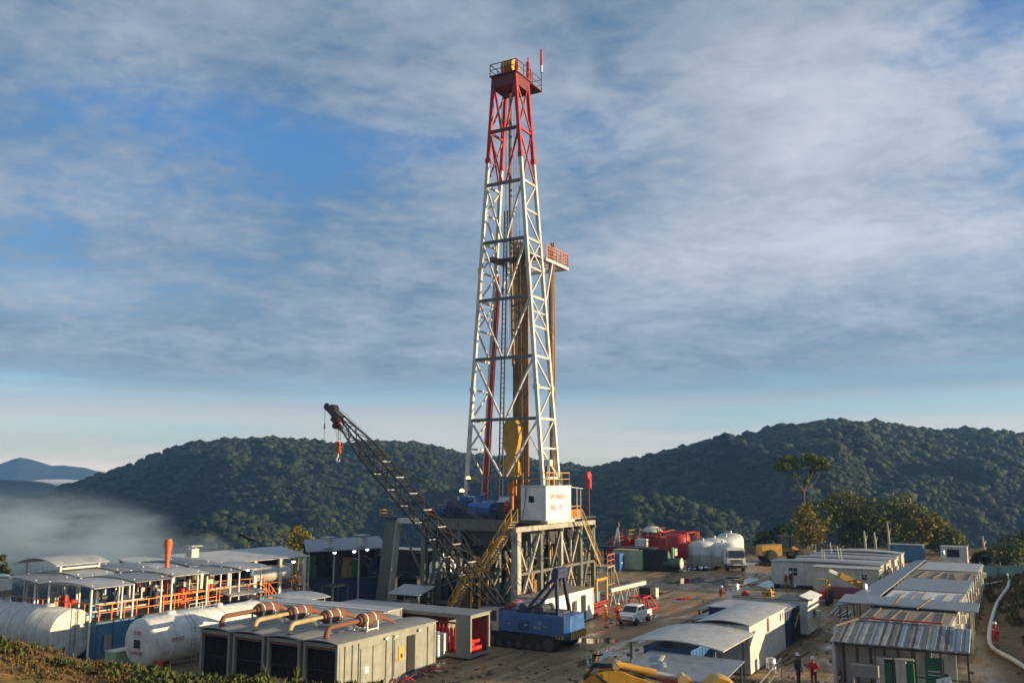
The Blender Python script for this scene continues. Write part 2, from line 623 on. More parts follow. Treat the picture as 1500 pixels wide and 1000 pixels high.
def hills(x, y):
    z = np.full_like(x, -400.0)
    yy = np.maximum(y, 1.0)
    u = x / yy
    g = fbm(x * 0.0105 + 0.004 * y, y * 0.0045, 4, 3)
    g2 = fbm(x * 0.03, y * 0.02, 3, 9)
    for pts, RD, wd, gd in RIDGES:
        us, zs = _curve(pts, RD)
        zs = zs - 4.0 + 5.0 * fbm(us * 40, us * 0 + RD, 3, 12)
        zr = np.interp(u, us, zs, left=-400, right=-400)
        r = RD * (1 + 0.10 * fbm(u * 9, u * 0 + RD, 3, 5)) - y
        t = np.clip(r / wd, 0, 1)
        front = zr - (zr - VALLEY) * (t * t * (3 - 2 * t)) + (g * gd * 7.0 + g2 * gd * 2.6) * np.sin(np.pi * np.clip(t, 0, 1)) ** 1.1 * sstep(0.07, 0.52, t)
        back = zr + 0.35 * r
        h = np.where(r >= 0, front, back)
        h = np.where(y > 200, h, -400)
        z = np.maximum(z, h)
    return z


def ground_h(x, y):
    d = padmask(x, y)
    fall = -np.clip(d, 0, 140) * 0.62
    z = np.where(d > 0, fall, 0.0)
    z = np.maximum(z, VALLEY + 4 * fbm(x * 0.01, y * 0.01, 3, 2))
    # embankment on the right, above the hose
    e = x - (33 + 0.42 * np.clip(y - 58, -40, 90) + 2.0 * fbm(y * 0.08, y * 0 + 2, 2, 8))
    emb = sstep(0, 9, e) * 2.6 * sstep(112, 96, y) * sstep(25, 45, y) + sstep(10, 40, e) * 3.0 * sstep(105, 80, y) * sstep(15, 40, y)
    z = z + np.where(d < 25, emb, 0)
    # hillside the camera stands on, running down to the pad; a spoil mound in front of the tanks
    hill = 10.2 - 0.205 * np.maximum(y, -30) - 0.10 * np.clip(x, -10, 14)
    hill = np.where(y < 0, 10.2 + 0.10 * -y - 0.10 * np.clip(x, -10, 14), hill)
    stop = 47.0 - (47.0 - 31.5) * sstep(-7.0, 1.5, x) + 4 * sstep(24, 34, x)
    hl = hill * sstep(stop, stop - 11, y)
    crest = np.interp(x, [-60, -34, -24.4, -21.0, -19.5, -17.0, -14.6, -9.8, -6.2, -4.2, -2.6], [6.5, 5.6, 4.4, 3.45, 3.05, 2.75, 2.45, 2.35, 2.2, 1.5, 0.0])
    mound = crest * sstep(48.2, 44.0, y) * sstep(30, 40, y)
    near = np.maximum(hl, mound)
    near = near + fbm(x * 0.35, y * 0.35, 3, 21) * np.clip(near, 0, 1.0) * 0.9
    z = np.where((y < 60), np.maximum(z, near), z)
    # mud ruts of the pad
    ins = sstep(0, -4, d)
    a = x * 0.5 + y * 0.866
    b = -x * 0.866 + y * 0.5
    z = z + ins * 0.05 * fbm(a * 0.12, b * 0.8, 3, 31) * (y < 150)
    # berm at the far edge of the pad
    z = z + 1.5 * np.exp(-((y - 146 - 0.1 * x) / 3.5) ** 2) * sstep(20, 30, x) * sstep(64, 50, x) * (0.8 + fbm(x * 0.3, y * 0.3, 2, 4))
    return z


def terrain_h(x, y):
    return np.maximum(ground_h(x, y), hills(x, y))


def zat(x, y):
    return float(terrain_h(np.array([float(x)]), np.array([float(y)]))[0])


def grid_mesh(name, X, Y, Z, mat, closed=False):
    nr, na = X.shape
    co = np.stack([X, Y, Z], -1).reshape(-1, 3)
    i = np.arange(nr - 1)[:, None] * na + np.arange(na - 1)[None, :]
    q = np.stack([i, i + na, i + na + 1, i + 1], -1).reshape(-1, 4)
    if closed:
        j = np.arange(nr - 1) * na
        q = np.concatenate([q, np.stack([j + na - 1, j + 2 * na - 1, j + na, j], -1)])
    me = bpy.data.meshes.new(name)
    me.vertices.add(len(co))
    me.vertices.foreach_set('co', co.ravel())
    me.loops.add(q.size)
    me.loops.foreach_set('vertex_index', q.ravel())
    me.polygons.add(len(q))
    me.polygons.foreach_set('loop_start', np.arange(0, q.size, 4))
    me.polygons.foreach_set('loop_total', np.full(len(q), 4))
    me.polygons.foreach_set('use_smooth', np.ones(len(q), bool))
    me.materials.append(mat)
    me.update()
    me.validate()
    o = bpy.data.objects.new(name, me)
    COL.objects.link(o)
    return o


def ground_mat():
    m = bpy.data.materials.new('muddy_ground')
    m.use_nodes = True
    t = m.node_tree
    b = t.nodes['Principled BSDF']
    tc = N(t, 'ShaderNodeTexCoord')
    P = tc.outputs['Object']
    rot = vmap(t, P, (1, 1, 1), (0, 0, 0), (0, 0, -SITE))
    strk = vmap(t, rot, (0.10, 0.75, 1))
    n_s = noise_n(t, strk, 1.0, 6, 0.65, 0.8)
    n_b = noise_n(t, P, 0.09, 5, 0.6, 0.5)
    n_f = noise_n(t, P, 1.8, 6, 0.65)
    n_r = ramp(t, noise_n(t, vmap(t, rot, (0.035, 1.5, 1), (9, 1, 0)), 1.0, 3, 0.5, 1.2), [(0.40, 0), (0.50, 1), (0.60, 0)])
    mud = mixc(t, ramp(t, n_s, [(0.34, 0), (0.66, 1)]), (0.17, 0.108, 0.055), (0.46, 0.31, 0.165))
    mud = mixc(t, ramp(t, n_b, [(0.42, 0), (0.62, 1)]), mud, (0.44, 0.31, 0.175))
    mud = mixc(t, math_n(t, 'MULTIPLY', n_r, 0.45), mud, (0.14, 0.095, 0.055))
    mud = mixc(t, ramp(t, n_f, [(0.45, 0), (0.7, 0.5)]), mud, (0.11, 0.074, 0.042))
    # bare orange-brown soil with grass away from the pad, forest floor further off
    soil = mixc(t, ramp(t, n_f, [(0.35, 0), (0.65, 1)]), (0.10, 0.055, 0.025), (0.27, 0.155, 0.065))
    soil = mixc(t, ramp(t, noise_n(t, P, 0.5, 5, 0.6), [(0.46, 0), (0.62, 0.75)]), soil, (0.10, 0.10, 0.035))
    forest = mixc(t, ramp(t, noise_n(t, P, 0.05, 6, 0.7), [(0.35, 0), (0.65, 1)]), (0.005, 0.010, 0.005), (0.018, 0.028, 0.010))
    at = N(t, 'ShaderNodeAttribute', attribute_name='zone')
    sp = N(t, 'ShaderNodeSeparateColor')
    t.links.new(at.outputs['Color'], sp.inputs[0])
    c = mixc(t, sp.outputs[0], mud, soil)
    c = mixc(t, sp.outputs[1], c, forest)
    t.links.new(c, b.inputs['Base Color'])
    wet = math_n(t, 'MULTIPLY', ramp(t, noise_n(t, vmap(t, rot, (0.16, 0.40, 1), (5, 3, 0)), 1.0, 5, 0.6, 0.7), [(0.50, 0), (0.62, 1)]), math_n(t, 'SUBTRACT', 1.0, math_n(t, 'MAXIMUM', sp.outputs[0], sp.outputs[1])), True)
    rgh = N(t, 'ShaderNodeMapRange')
    rgh.inputs[3].default_value = 0.72
    rgh.inputs[4].default_value = 0.11
    t.links.new(wet, rgh.inputs[0])
    t.links.new(rgh.outputs[0], b.inputs['Roughness'])
    spc = N(t, 'ShaderNodeMapRange')
    spc.inputs[3].default_value = 0.08
    spc.inputs[4].default_value = 0.5
    t.links.new(wet, spc.inputs[0])
    t.links.new(spc.outputs[0], b.inputs['Specular IOR Level'])
    bp = N(t, 'ShaderNodeBump')
    bp.inputs['Strength'].default_value = 0.55
    bp.inputs['Distance'].default_value = 0.07
    hh = math_n(t, 'ADD', math_n(t, 'MULTIPLY', n_s, 0.9), math_n(t, 'MULTIPLY', n_f, 0.6))
    hh = math_n(t, 'SUBTRACT', hh, math_n(t, 'MULTIPLY', n_r, 0.35))
    t.links.new(hh, bp.inputs['Height'])
    t.links.new(bp.outputs[0], b.inputs['Normal'])
    return m


def build_ground():
    rr = [0.0, 1.5]
    while rr[-1] < 170:
        rr.append(rr[-1] + max(0.45, rr[-1] * 0.012))
    while rr[-1] < 1000:
        rr.append(rr[-1] + 5.0)
    while rr[-1] < 25000:
        rr.append(rr[-1] * 1.06)
    r = np.array(rr)
    dense = np.linspace(-44, 44, 521)
    coarse = np.linspace(44, 316, 110)[1:-1]
    ang = np.radians(np.concatenate([dense, coarse]))
    A, Rr = np.meshgrid(ang, r)
    X, Y = Rr * np.sin(A), Rr * np.cos(A)
    Z = terrain_h(X, Y)
    o = grid_mesh('ground', X, Y, Z, ground_mat(), closed=True)
    d = padmask(X, Y)
    e = X - (33 + 0.42 * np.clip(Y - 58, -40, 90))
    near = (ground_h(X, Y) > 0.5) & (Y < 62)
    soil = np.clip(np.maximum.reduce([sstep(-2, 5, d), sstep(-5, -1, e) * (Y < 130), sstep(0.25, 0.9, np.where(Y < 60, Z, 0)), sstep(138, 144, Y)]), 0, 1)
    forest = sstep(12, 45, d)
    ca = o.data.color_attributes.new('zone', 'FLOAT_COLOR', 'POINT')
    arr = np.zeros((X.size, 4), np.float32)
    arr[:, 0] = soil.ravel()
    arr[:, 1] = forest.ravel()
    arr[:, 3] = 1
    ca.data.foreach_set('color', arr.ravel())
    kind(o, 'structure')


build_ground()


def foliage_mat(name, a, b, scale=0.12, trans=0.15):
    m = bpy.data.materials.new(name)
    m.use_nodes = True
    t = m.node_tree
    bs = t.nodes['Principled BSDF']
    tc = N(t, 'ShaderNodeTexCoord')
    n = noise_n(t, tc.outputs['Object'], scale, 4, 0.7)
    n2 = noise_n(t, tc.outputs['Object'], scale * 9, 3, 0.6)
    f = ramp(t, math_n(t, 'ADD', math_n(t, 'MULTIPLY', n, 0.6), math_n(t, 'MULTIPLY', n2, 0.4)), [(0.36, 0), (0.62, 1)])
    t.links.new(mixc(t, f, a, b), bs.inputs['Base Color'])
    bs.inputs['Roughness'].default_value = 0.75
    bs.inputs['Specular IOR Level'].default_value = 0.2
    bs.inputs['Subsurface Weight'].default_value = 0.0
    return m


def mesh_from_np(name, co, faces, mat, smooth=False):
    me = bpy.data.meshes.new(name)
    k = faces.shape[1]
    me.vertices.add(len(co))
    me.vertices.foreach_set('co', co.astype(np.float32).ravel())
    me.loops.add(faces.size)
    me.loops.foreach_set('vertex_index', faces.astype(np.int32).ravel())
    me.polygons.add(len(faces))
    me.polygons.foreach_set('loop_start', np.arange(0, faces.size, k))
    me.polygons.foreach_set('loop_total', np.full(len(faces), k))
    if smooth:
        me.polygons.foreach_set('use_smooth', np.ones(len(faces), bool))
    me.materials.append(mat)
    me.update()
    o = bpy.data.objects.new(name, me)
    COL.objects.link(o)
    return o


def icosphere():
    import bmesh
    bm = bmesh.new()
    bmesh.ops.create_icosphere(bm, subdivisions=1, radius=1)
    v = np.array([p.co[:] for p in bm.verts])
    f = np.array([[q.index for q in p.verts] for p in bm.faces])
    bm.free()
    return v, f


def build_forest():
    rng = np.random.default_rng(5)
    v, f = icosphere()
    vs, fs, k = [], [], 0
    protos = []
    for i in range(10):
        s = np.array([mnoise.noise(Vector(p * 1.6) + Vector((i * 9.1, 0, 0))) for p in v])
        s2 = np.array([mnoise.noise(Vector(p * 4.0) + Vector((0, i * 7.3, 0))) for p in v])
        q = v * (1 + 0.5 * s + 0.35 * s2)[:, None]
        q[:, 2] = np.where(q[:, 2] < -0.3, -0.3 + (q[:, 2] + 0.3) * 0.5, q[:, 2])
        protos.append(q)
    n = 300000
    uu = rng.uniform(-0.74, 0.74, n)
    yy = 300 + 720 * np.sqrt(rng.uniform(0, 1, n))
    x, y = uu * yy, yy
    z = terrain_h(x, y)
    hz = hills(x, y)
    ok = (hz > ground_h(x, y)) & (z > VALLEY + 8)
    # keep crowns on slopes that face the camera, or right at a crest
    zb = terrain_h(x * (1 - 14 / yy), y - 14)
    ok &= (z - zb) > -5
    x, y, z = x[ok], y[ok], z[ok]
    m = len(x)
    m = min(m, 105000)
    sel = rng.permutation(len(x))[:m]
    x, y, z = x[sel], y[sel], z[sel]
    sz = rng.uniform(0.8, 1.9, m) * (0.7 + 1.6 * rng.random(m) ** 8)
    allv = np.empty((m, len(v), 3), np.float32)
    for i in range(m):
        a = rng.uniform(0, 6.28)
        c, s = math.cos(a), math.sin(a)
        q = protos[i % 10] * sz[i]
        h = rng.uniform(0.75, 1.25)
        allv[i, :, 0] = (q[:, 0] * c - q[:, 1] * s) * 1.4 + x[i]
        allv[i, :, 1] = (q[:, 0] * s + q[:, 1] * c) * 1.4 + y[i]
        allv[i, :, 2] = q[:, 2] * h * 0.95 + z[i] + sz[i] * 0.4
    fc = (f[None] + (np.arange(m) * len(v))[:, None, None]).reshape(-1, 3)
    o = mesh_from_np('hill_forest', allv.reshape(-1, 3), fc, foliage_mat('forest_leaves', (0.0025, 0.007, 0.005), (0.040, 0.058, 0.014), 0.010))  # broad patches put sunlit and shaded slopes into the leaf colour
    tint = np.repeat(np.clip(rng.normal(.45, .28, m) + .5 * (rng.random(m) > .93), 0, 1), len(v))
    ca = o.data.color_attributes.new('tint', 'FLOAT_COLOR', 'POINT')
    arr = np.ones((len(tint), 4), np.float32)
    arr[:, :3] = tint[:, None]
    ca.data.foreach_set('color', arr.ravel())
    t = o.data.materials[0].node_tree
    at = N(t, 'ShaderNodeAttribute', attribute_name='tint')
    b = t.nodes['Principled BSDF']
    src = b.inputs['Base Color'].links[0].from_socket
    k2 = mixc(t, at.outputs['Fac'], (0.45, 0.55, 0.6), (1.9, 1.65, 1.1))
    t.links.new(mixc(t, 1.0, src, k2, 'MULTIPLY'), b.inputs['Base Color'])
    kind(o, 'stuff')
    tag(o, 'dense dark rainforest canopy covering the hills behind the rig', 'forest')


build_forest()


def build_far_mountain():
    us, zs = _curve(_far, 3500)
    a = np.linspace(us[0], us[-1], 260)
    prof = np.interp(a, us, zs) + 14 * fbm(a * 60, a * 0, 4, 3)
    t = np.linspace(0, 1, 26)
    T, Aa = np.meshgrid(t, a)
    Pz = np.repeat(prof[:, None], len(t), 1)
    Yd = 3500 - (1 - T) * 900
    Xd = Aa * Yd
    Z = -220 + (Pz + 220) * T ** 0.8 + 60 * fbm(Xd * 0.004, Yd * 0.002, 4, 6) * np.sin(np.pi * T)
    o = grid_mesh('mountain', Xd.T, Yd.T, Z.T, foliage_mat('far_forest', (0.02, 0.04, 0.02), (0.05, 0.07, 0.03), 0.004))
    kind(o, 'structure')


build_far_mountain()


def volume_mat(name, dens, col, noise=None, aniso=0.2):
    m = bpy.data.materials.new(name)
    m.use_nodes = True
    t = m.node_tree
    t.nodes.remove(t.nodes['Principled BSDF'])
    pv = N(t, 'ShaderNodeVolumePrincipled')
    pv.inputs['Color'].default_value = (*col, 1)
    pv.inputs['Density'].default_value = dens
    pv.inputs['Anisotropy'].default_value = aniso
    out = [n for n in t.nodes if n.type == 'OUTPUT_MATERIAL'][0]
    t.links.new(pv.outputs[0], out.inputs['Volume'])
    if noise:
        noise(t, pv)
    return m


def build_haze():
    mb = MB().box(-2600, 2600, -60, 3700, -260, 170)
    o = mb.build('haze', volume_mat('haze_air', 0.00021, (0.26, 0.52, 1.0)))
    o.display_type = 'WIRE'
    kind(o, 'stuff')


build_haze()

# ------------------------------------------------------------------ the rig
RIG = Vector((0.35, 76.1, 0))              # near corner of the substructure; +x right and away, +y left and away
FLZ = 8.3


def rl(a, b, z=0.0):
    return loc(RIG, a, b, z)


def build_substructure():
    t = thing('rig_substructure', 'tall grey steel substructure of columns and braces carrying the rig floor', 'substructure', RIG)
    xs, ys = (0, 4.2, 8.2, 12.2, 15.2), (0, 4.2, 8.4, 12.4)
    top = 7.5
    cols = []
    for i, x in enumerate(xs):
        for j, y in enumerate(ys):
            if i == 0 and j > 0:
                continue
            cols.append((x, y))
            w = 0.62 if i == 0 and j == 0 else R.choice((0.36, 0.42, 0.5))
            mb = MB().box(x - w / 2, x + w / 2, y - w / 2, y + w / 2, 0.35, top)
            mb.box(x - w * .8, x + w * .8, y - w * .8, y + w * .8, 0.0, 0.345)
            mb.build('column', M['pale'] if (i, j) in ((0, 0), (2, 0)) else M['steel'], t)  # sunlight on the near row put into a paler steel colour
    for j, y in enumerate(ys):
        x0 = 0 if j < 1 else 4.2
        for z, h in ((top + 0.005, .42), (0.55, .3), (3.9, .22)):
            if z == 3.9 and j % 2:
                continue
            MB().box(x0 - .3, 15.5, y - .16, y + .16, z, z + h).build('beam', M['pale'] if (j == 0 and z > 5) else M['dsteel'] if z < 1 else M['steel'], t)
    for i, x in enumerate(xs):
        y1 = .4 if i == 0 else 12.6
        for z, h in ((top + .006, .30), (0.56, .24)):
            MB().box(x - .13, x + .13, -.3, y1, z - .32 if z > 5 else z, z + h - .32 if z > 5 else z + h).build('beam', M['steel'], t)
    k = 0
    for j, y in enumerate(ys):
        for x0, x1 in zip(xs, xs[1:]):
            if j > 0 and x0 == 0:
                continue
            k += 1
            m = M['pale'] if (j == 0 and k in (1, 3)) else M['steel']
            MB().bar((x0 + .2, y - .05, .9), (x1 - .2, y - .05, 7.2), .2, .2).build('brace', m, t)
            if (k + j) % 2:
                MB().bar((x0 + .2, y + .17, 7.2), (x1 - .2, y + .17, .9), .17, .17).build('brace', m, t)
    for i, x in enumerate(xs):
        for y0, y1 in zip(ys, ys[1:]):
            if i == 0:
                continue
            MB().bar((x + .05, y0 + .2, .9), (x + .05, y1 - .2, 7.0), .18, .18).build('brace', M['steel'], t)
            if i in (1, 3):
                MB().bar((x - .16, y0 + .2, 7.0), (x - .16, y1 - .2, .9), .18, .18).build('brace', M['steel'], t)
    # rig floor with its deep grey edge beam
    f = MB()
    f.box(4.0, 15.6, -.2, 12.6, FLZ - .12, FLZ)
    f.build('rig_floor', M['dsteel'], t)
    e = MB()
    e.box(3.9, 4.15, 2.6, 12.7, FLZ - .9, FLZ - .13)
    e.box(3.86, 4.19, 2.6, 12.7, FLZ - .16, FLZ - .02)
    e.box(4.16, 15.6, 12.45, 12.7, FLZ - .9, FLZ - .13)
    e.box(3.86, 4.19, 2.6, 12.7, FLZ - .98, FLZ - .905)
    e.build('edge_beam', M['steel'], t)
    r = MB()
    r.rail([(4.0, 3.0, FLZ), (4.0, 5.0, FLZ)], 1.1, .03)
    r.rail([(4.0, 6.4, FLZ), (4.0, 12.5, FLZ), (9.0, 12.5, FLZ)], 1.1, .03)
    r.build('floor_railing', M['dsteel'], t)
    for k in range(16):
        x = .9 + k * .88 + R.uniform(-.2, .2)
        y = R.uniform(.4, 1.4)
        MB().tube((x, y, R.uniform(.1, 1.5)), (x + R.uniform(-.1, .1), y, R.uniform(5.5, 7.4)), R.uniform(.05, .13), n=7).build('standpipe', M[('pale', 'tan', 'steel', 'brass')[k % 4]], t)
    for k in range(14):
        x = R.uniform(.6, 13.5)
        y = R.uniform(.5, 3.8)
        z = R.uniform(.8, 4.5)
        MB().bar((x, y, z), (x + R.uniform(.8, 1.8), y, z + R.uniform(1.2, 2.6)) if k % 2 else (x - R.uniform(.8, 1.5), y, z + R.uniform(1.2, 2.6)), .1, .1).build('knee_brace', M['pale'] if k % 3 else M['yellow'], t)
    # cellar clutter seen through the legs: blowout preventer stack, flow line, bins, added dark blocks
    b = MB()
    for z, rr, h in ((.6, .55, .5), (1.1, .75, .6), (1.7, .5, .3), (2.0, .8, .7), (2.7, .55, .3), (3.0, .85, 1.0), (4.0, .45, .8), (4.8, .3, 2.6)):
        b.lathe([(rr, z), (rr, z + h)], (8.5, 6.2, 0), 'z', 14)
    for z in (1.4, 2.35):
        b.tube((7.0, 6.2, z), (10.0, 6.2, z), .28, n=10)
    b.build('blowout_preventer', M['dsteel'], t)
    p = MB()
    p.path([(8.5, 6.2, 5.6), (7.2, 9.6, 5.4), (9.0, 14, 4.8), (9.0, 17, 4.4)], .16, 8)
    p.path([(6, 1, 1.2), (6, 4, 1.2), (7.6, 6.2, 1.4)], .1, 7)
    p.path([(2, 1.5, .7), (2, 3.5, .7), (5, 5, .7), (5, 8, .9)], .12, 7)
    p.build('flow_line', M['dsteel'], t)
    q = MB()
    for k in range(60):
        x, y = R.uniform(4.6, 14.6), R.uniform(.9, 11.8)
        w, h = R.uniform(.25, .9), R.uniform(.6, 3.6)
        q.box(x - w, x + w, y - w * .7, y + w * .7, .05, h, k % 4)
    for k in range(110):
        x, y, z = R.uniform(4.4, 14.5), R.uniform(.8, 12), R.uniform(1.0, 7.2)
        d = Vector((R.uniform(-2.5, 2.5), R.uniform(-3, 3), R.uniform(-1.2, 1.2)))
        q.tube((x, y, z), Vector((x, y, z)) + d, R.uniform(.03, .10), n=6, m=k % 4)
    q.box(4.6, 14.0, 1.2, 11.5, 6.0, 7.1, 1)  # dark blocks added to close the view through and darken the interior
    q.box(13.0, 14.6, 2.5, 11.0, .05, 5.6, 1)
    q.box(9.5, 10.2, 8.0, 12.0, .05, 5.0, 1)
    c = q.build('cellar_gear_dark_fill', [M['tan'], M['dsteel'], M['dsteel'], M['steel']], t)
    c['kind'] = 'stuff'
    return t


build_substructure()


def build_portal():
    t = thing('raising_frame', 'leaning grey box leg with pale top beam at the left end of the rig', 'steel frame', rl(5.0, 17.1))
    mb = MB().hexa([(-.45, -.15, .0), (.45, -.15, .0), (.45, 1.35, .0), (-.45, 1.35, .0)],
                   [(-.40, -1.0, 8.0), (.40, -1.0, 8.0), (.40, .30, 8.0), (-.40, .30, 8.0)], 0)
    mb.build('leg', M['steel'], t)
    MB().hexa([(-.47, -.21, .02), (.47, -.21, .02), (.47, -.153, .02), (-.47, -.153, .02)], [(-.42, -1.06, 7.98), (.42, -1.06, 7.98), (.42, -1.003, 7.98), (-.42, -1.003, 7.98)]).build('leg_lit_edge', M['mast'], t)  # pale strip: the leg's sunlit edge put into colour
    MB().box(-.35, .35, -7.4, -1.02, 7.68, 8.16).build('top_beam', M['mast'], t)  # sunlit look of the beam put into its pale paint
    MB().box(-.6, .6, -1.0, 1.0, 8.01, 8.30).build('cap_plate', M['dsteel'], t)
    MB().rail([(-.5, -.6, 8.3), (-.5, .9, 8.3), (.5, .9, 8.3)], .6, .025).build('railing', M['yellow'], t)
    MB().bar((0, -1.2, 7.4), (0, -5.2, 1.0), .16).bar((0, -5.4, .0), (0, -5.4, 7.67), .4, .4).build('brace', M['steel'], t)
    return t


build_portal()


def build_doghouse():
    o = rl(4.7, -0.35, FLZ)
    t = thing('doghouse_cabin', 'white rectangular control cabin with red lettering on the near corner of the rig floor', 'cabin', o)
    L, Wd, H = 5.0, 2.55, 2.95
    b = MB().box(0, L, 0, Wd, .0, H)
    for x in (0, L - .06):
        b.box(x - .012, x + .07, -.02, .05, .02, H - .02)
    for y in (.0, Wd - .06):
        b.box(-.02, .05, y + .06 if y == 0 else y, y + .11 if y == 0 else y + .05, .02, H - .02)
    b.build('wall', M['cwhite'], t)
    MB().box(-.06, L + .06, -.06, Wd + .06, H + .004, H + .09).build('roof', M['offwhite'], t)
    w = MB().box(-.035, .01, 1.2, 1.72, 1.55, 2.1)
    win = w.build('window', M['glass'], t)
    MB().box(-.05, -.036, 1.17, 1.75, 2.105, 2.16).build('hood', M['offwhite'], win)
    MB().box(-.25, L + .15, -.32, -.065, -.28, -.03).box(-.25, L + .15, -.02, Wd, -.26, -.012).build('skid', M['offwhite'], t)
    text('lettering', 'APEXINDO', .62, M['textred'], t, (2.25, -.012, 2.02), ROT_NY, .008, sx=.98)
    text('lettering', 'RIG', .66, M['textred'], t, (1.45, -.012, 1.08), ROT_NY, .008, sx=.95)
    text('lettering', '10', .66, M['textred'], t, (2.75, -.012, 1.08), ROT_NY, .008, sx=.95)
    MB().rail([(0.2, .1, H + .09), (L - .1, .1, H + .09), (L - .1, Wd - .1, H + .09)], 1.15, .035).rail([(0.2, .1, H + .09), (.2, Wd - .1, H + .09)], 1.15, .035).build('roof_railing', M['yellow'], t)
    # balcony at the far end, with its little canopy
    d = MB().box(L + .05, L + 2.3, .1, Wd, -.12, -.02)
    d.build('balcony', M['offwhite'], t)
    MB().rail([(L + .1, .12, -.02), (L + 2.25, .12, -.02), (L + 2.25, Wd, -.02)], 1.1, .04, mids=(.35, .7)).box(L + .15, L + 2.2, .08, .11, 0, .75).build('balcony_railing', M['orange'], t)
    MB().sheet((L + .02, -.1, H - .05), (L + 2.5, -.1, H - .2), (L + 2.5, Wd, H - .2), (L + .02, Wd, H - .05), .06).bar((L + 2.2, .05, 0), (L + 2.2, .05, H - .26), .07).bar((L + 1.4, .05, 0), (L + 1.4, .05, H - .2), .06).build('canopy', M['offwhite'], t)
    MB().path([(-.1, 1.95, 2.9), (-.12, 2.1, 1.2), (-.13, 2.35, .1)], .03, 6).build('hose', M['black'], t)
    # two floodlights on the roof rail
    for x, y in ((.9, .1), (4.6, 2.2)):
        MB().bar((x, y, H + .1), (x, y, H + 1.9), .07).build('lamp_pole', M['offwhite'], t)
        MB().box(x - .28, x + .28, y - .2, y + .2, H + 1.9, H + 2.4).build('floodlight', M['white'], t)
    return t


build_doghouse()


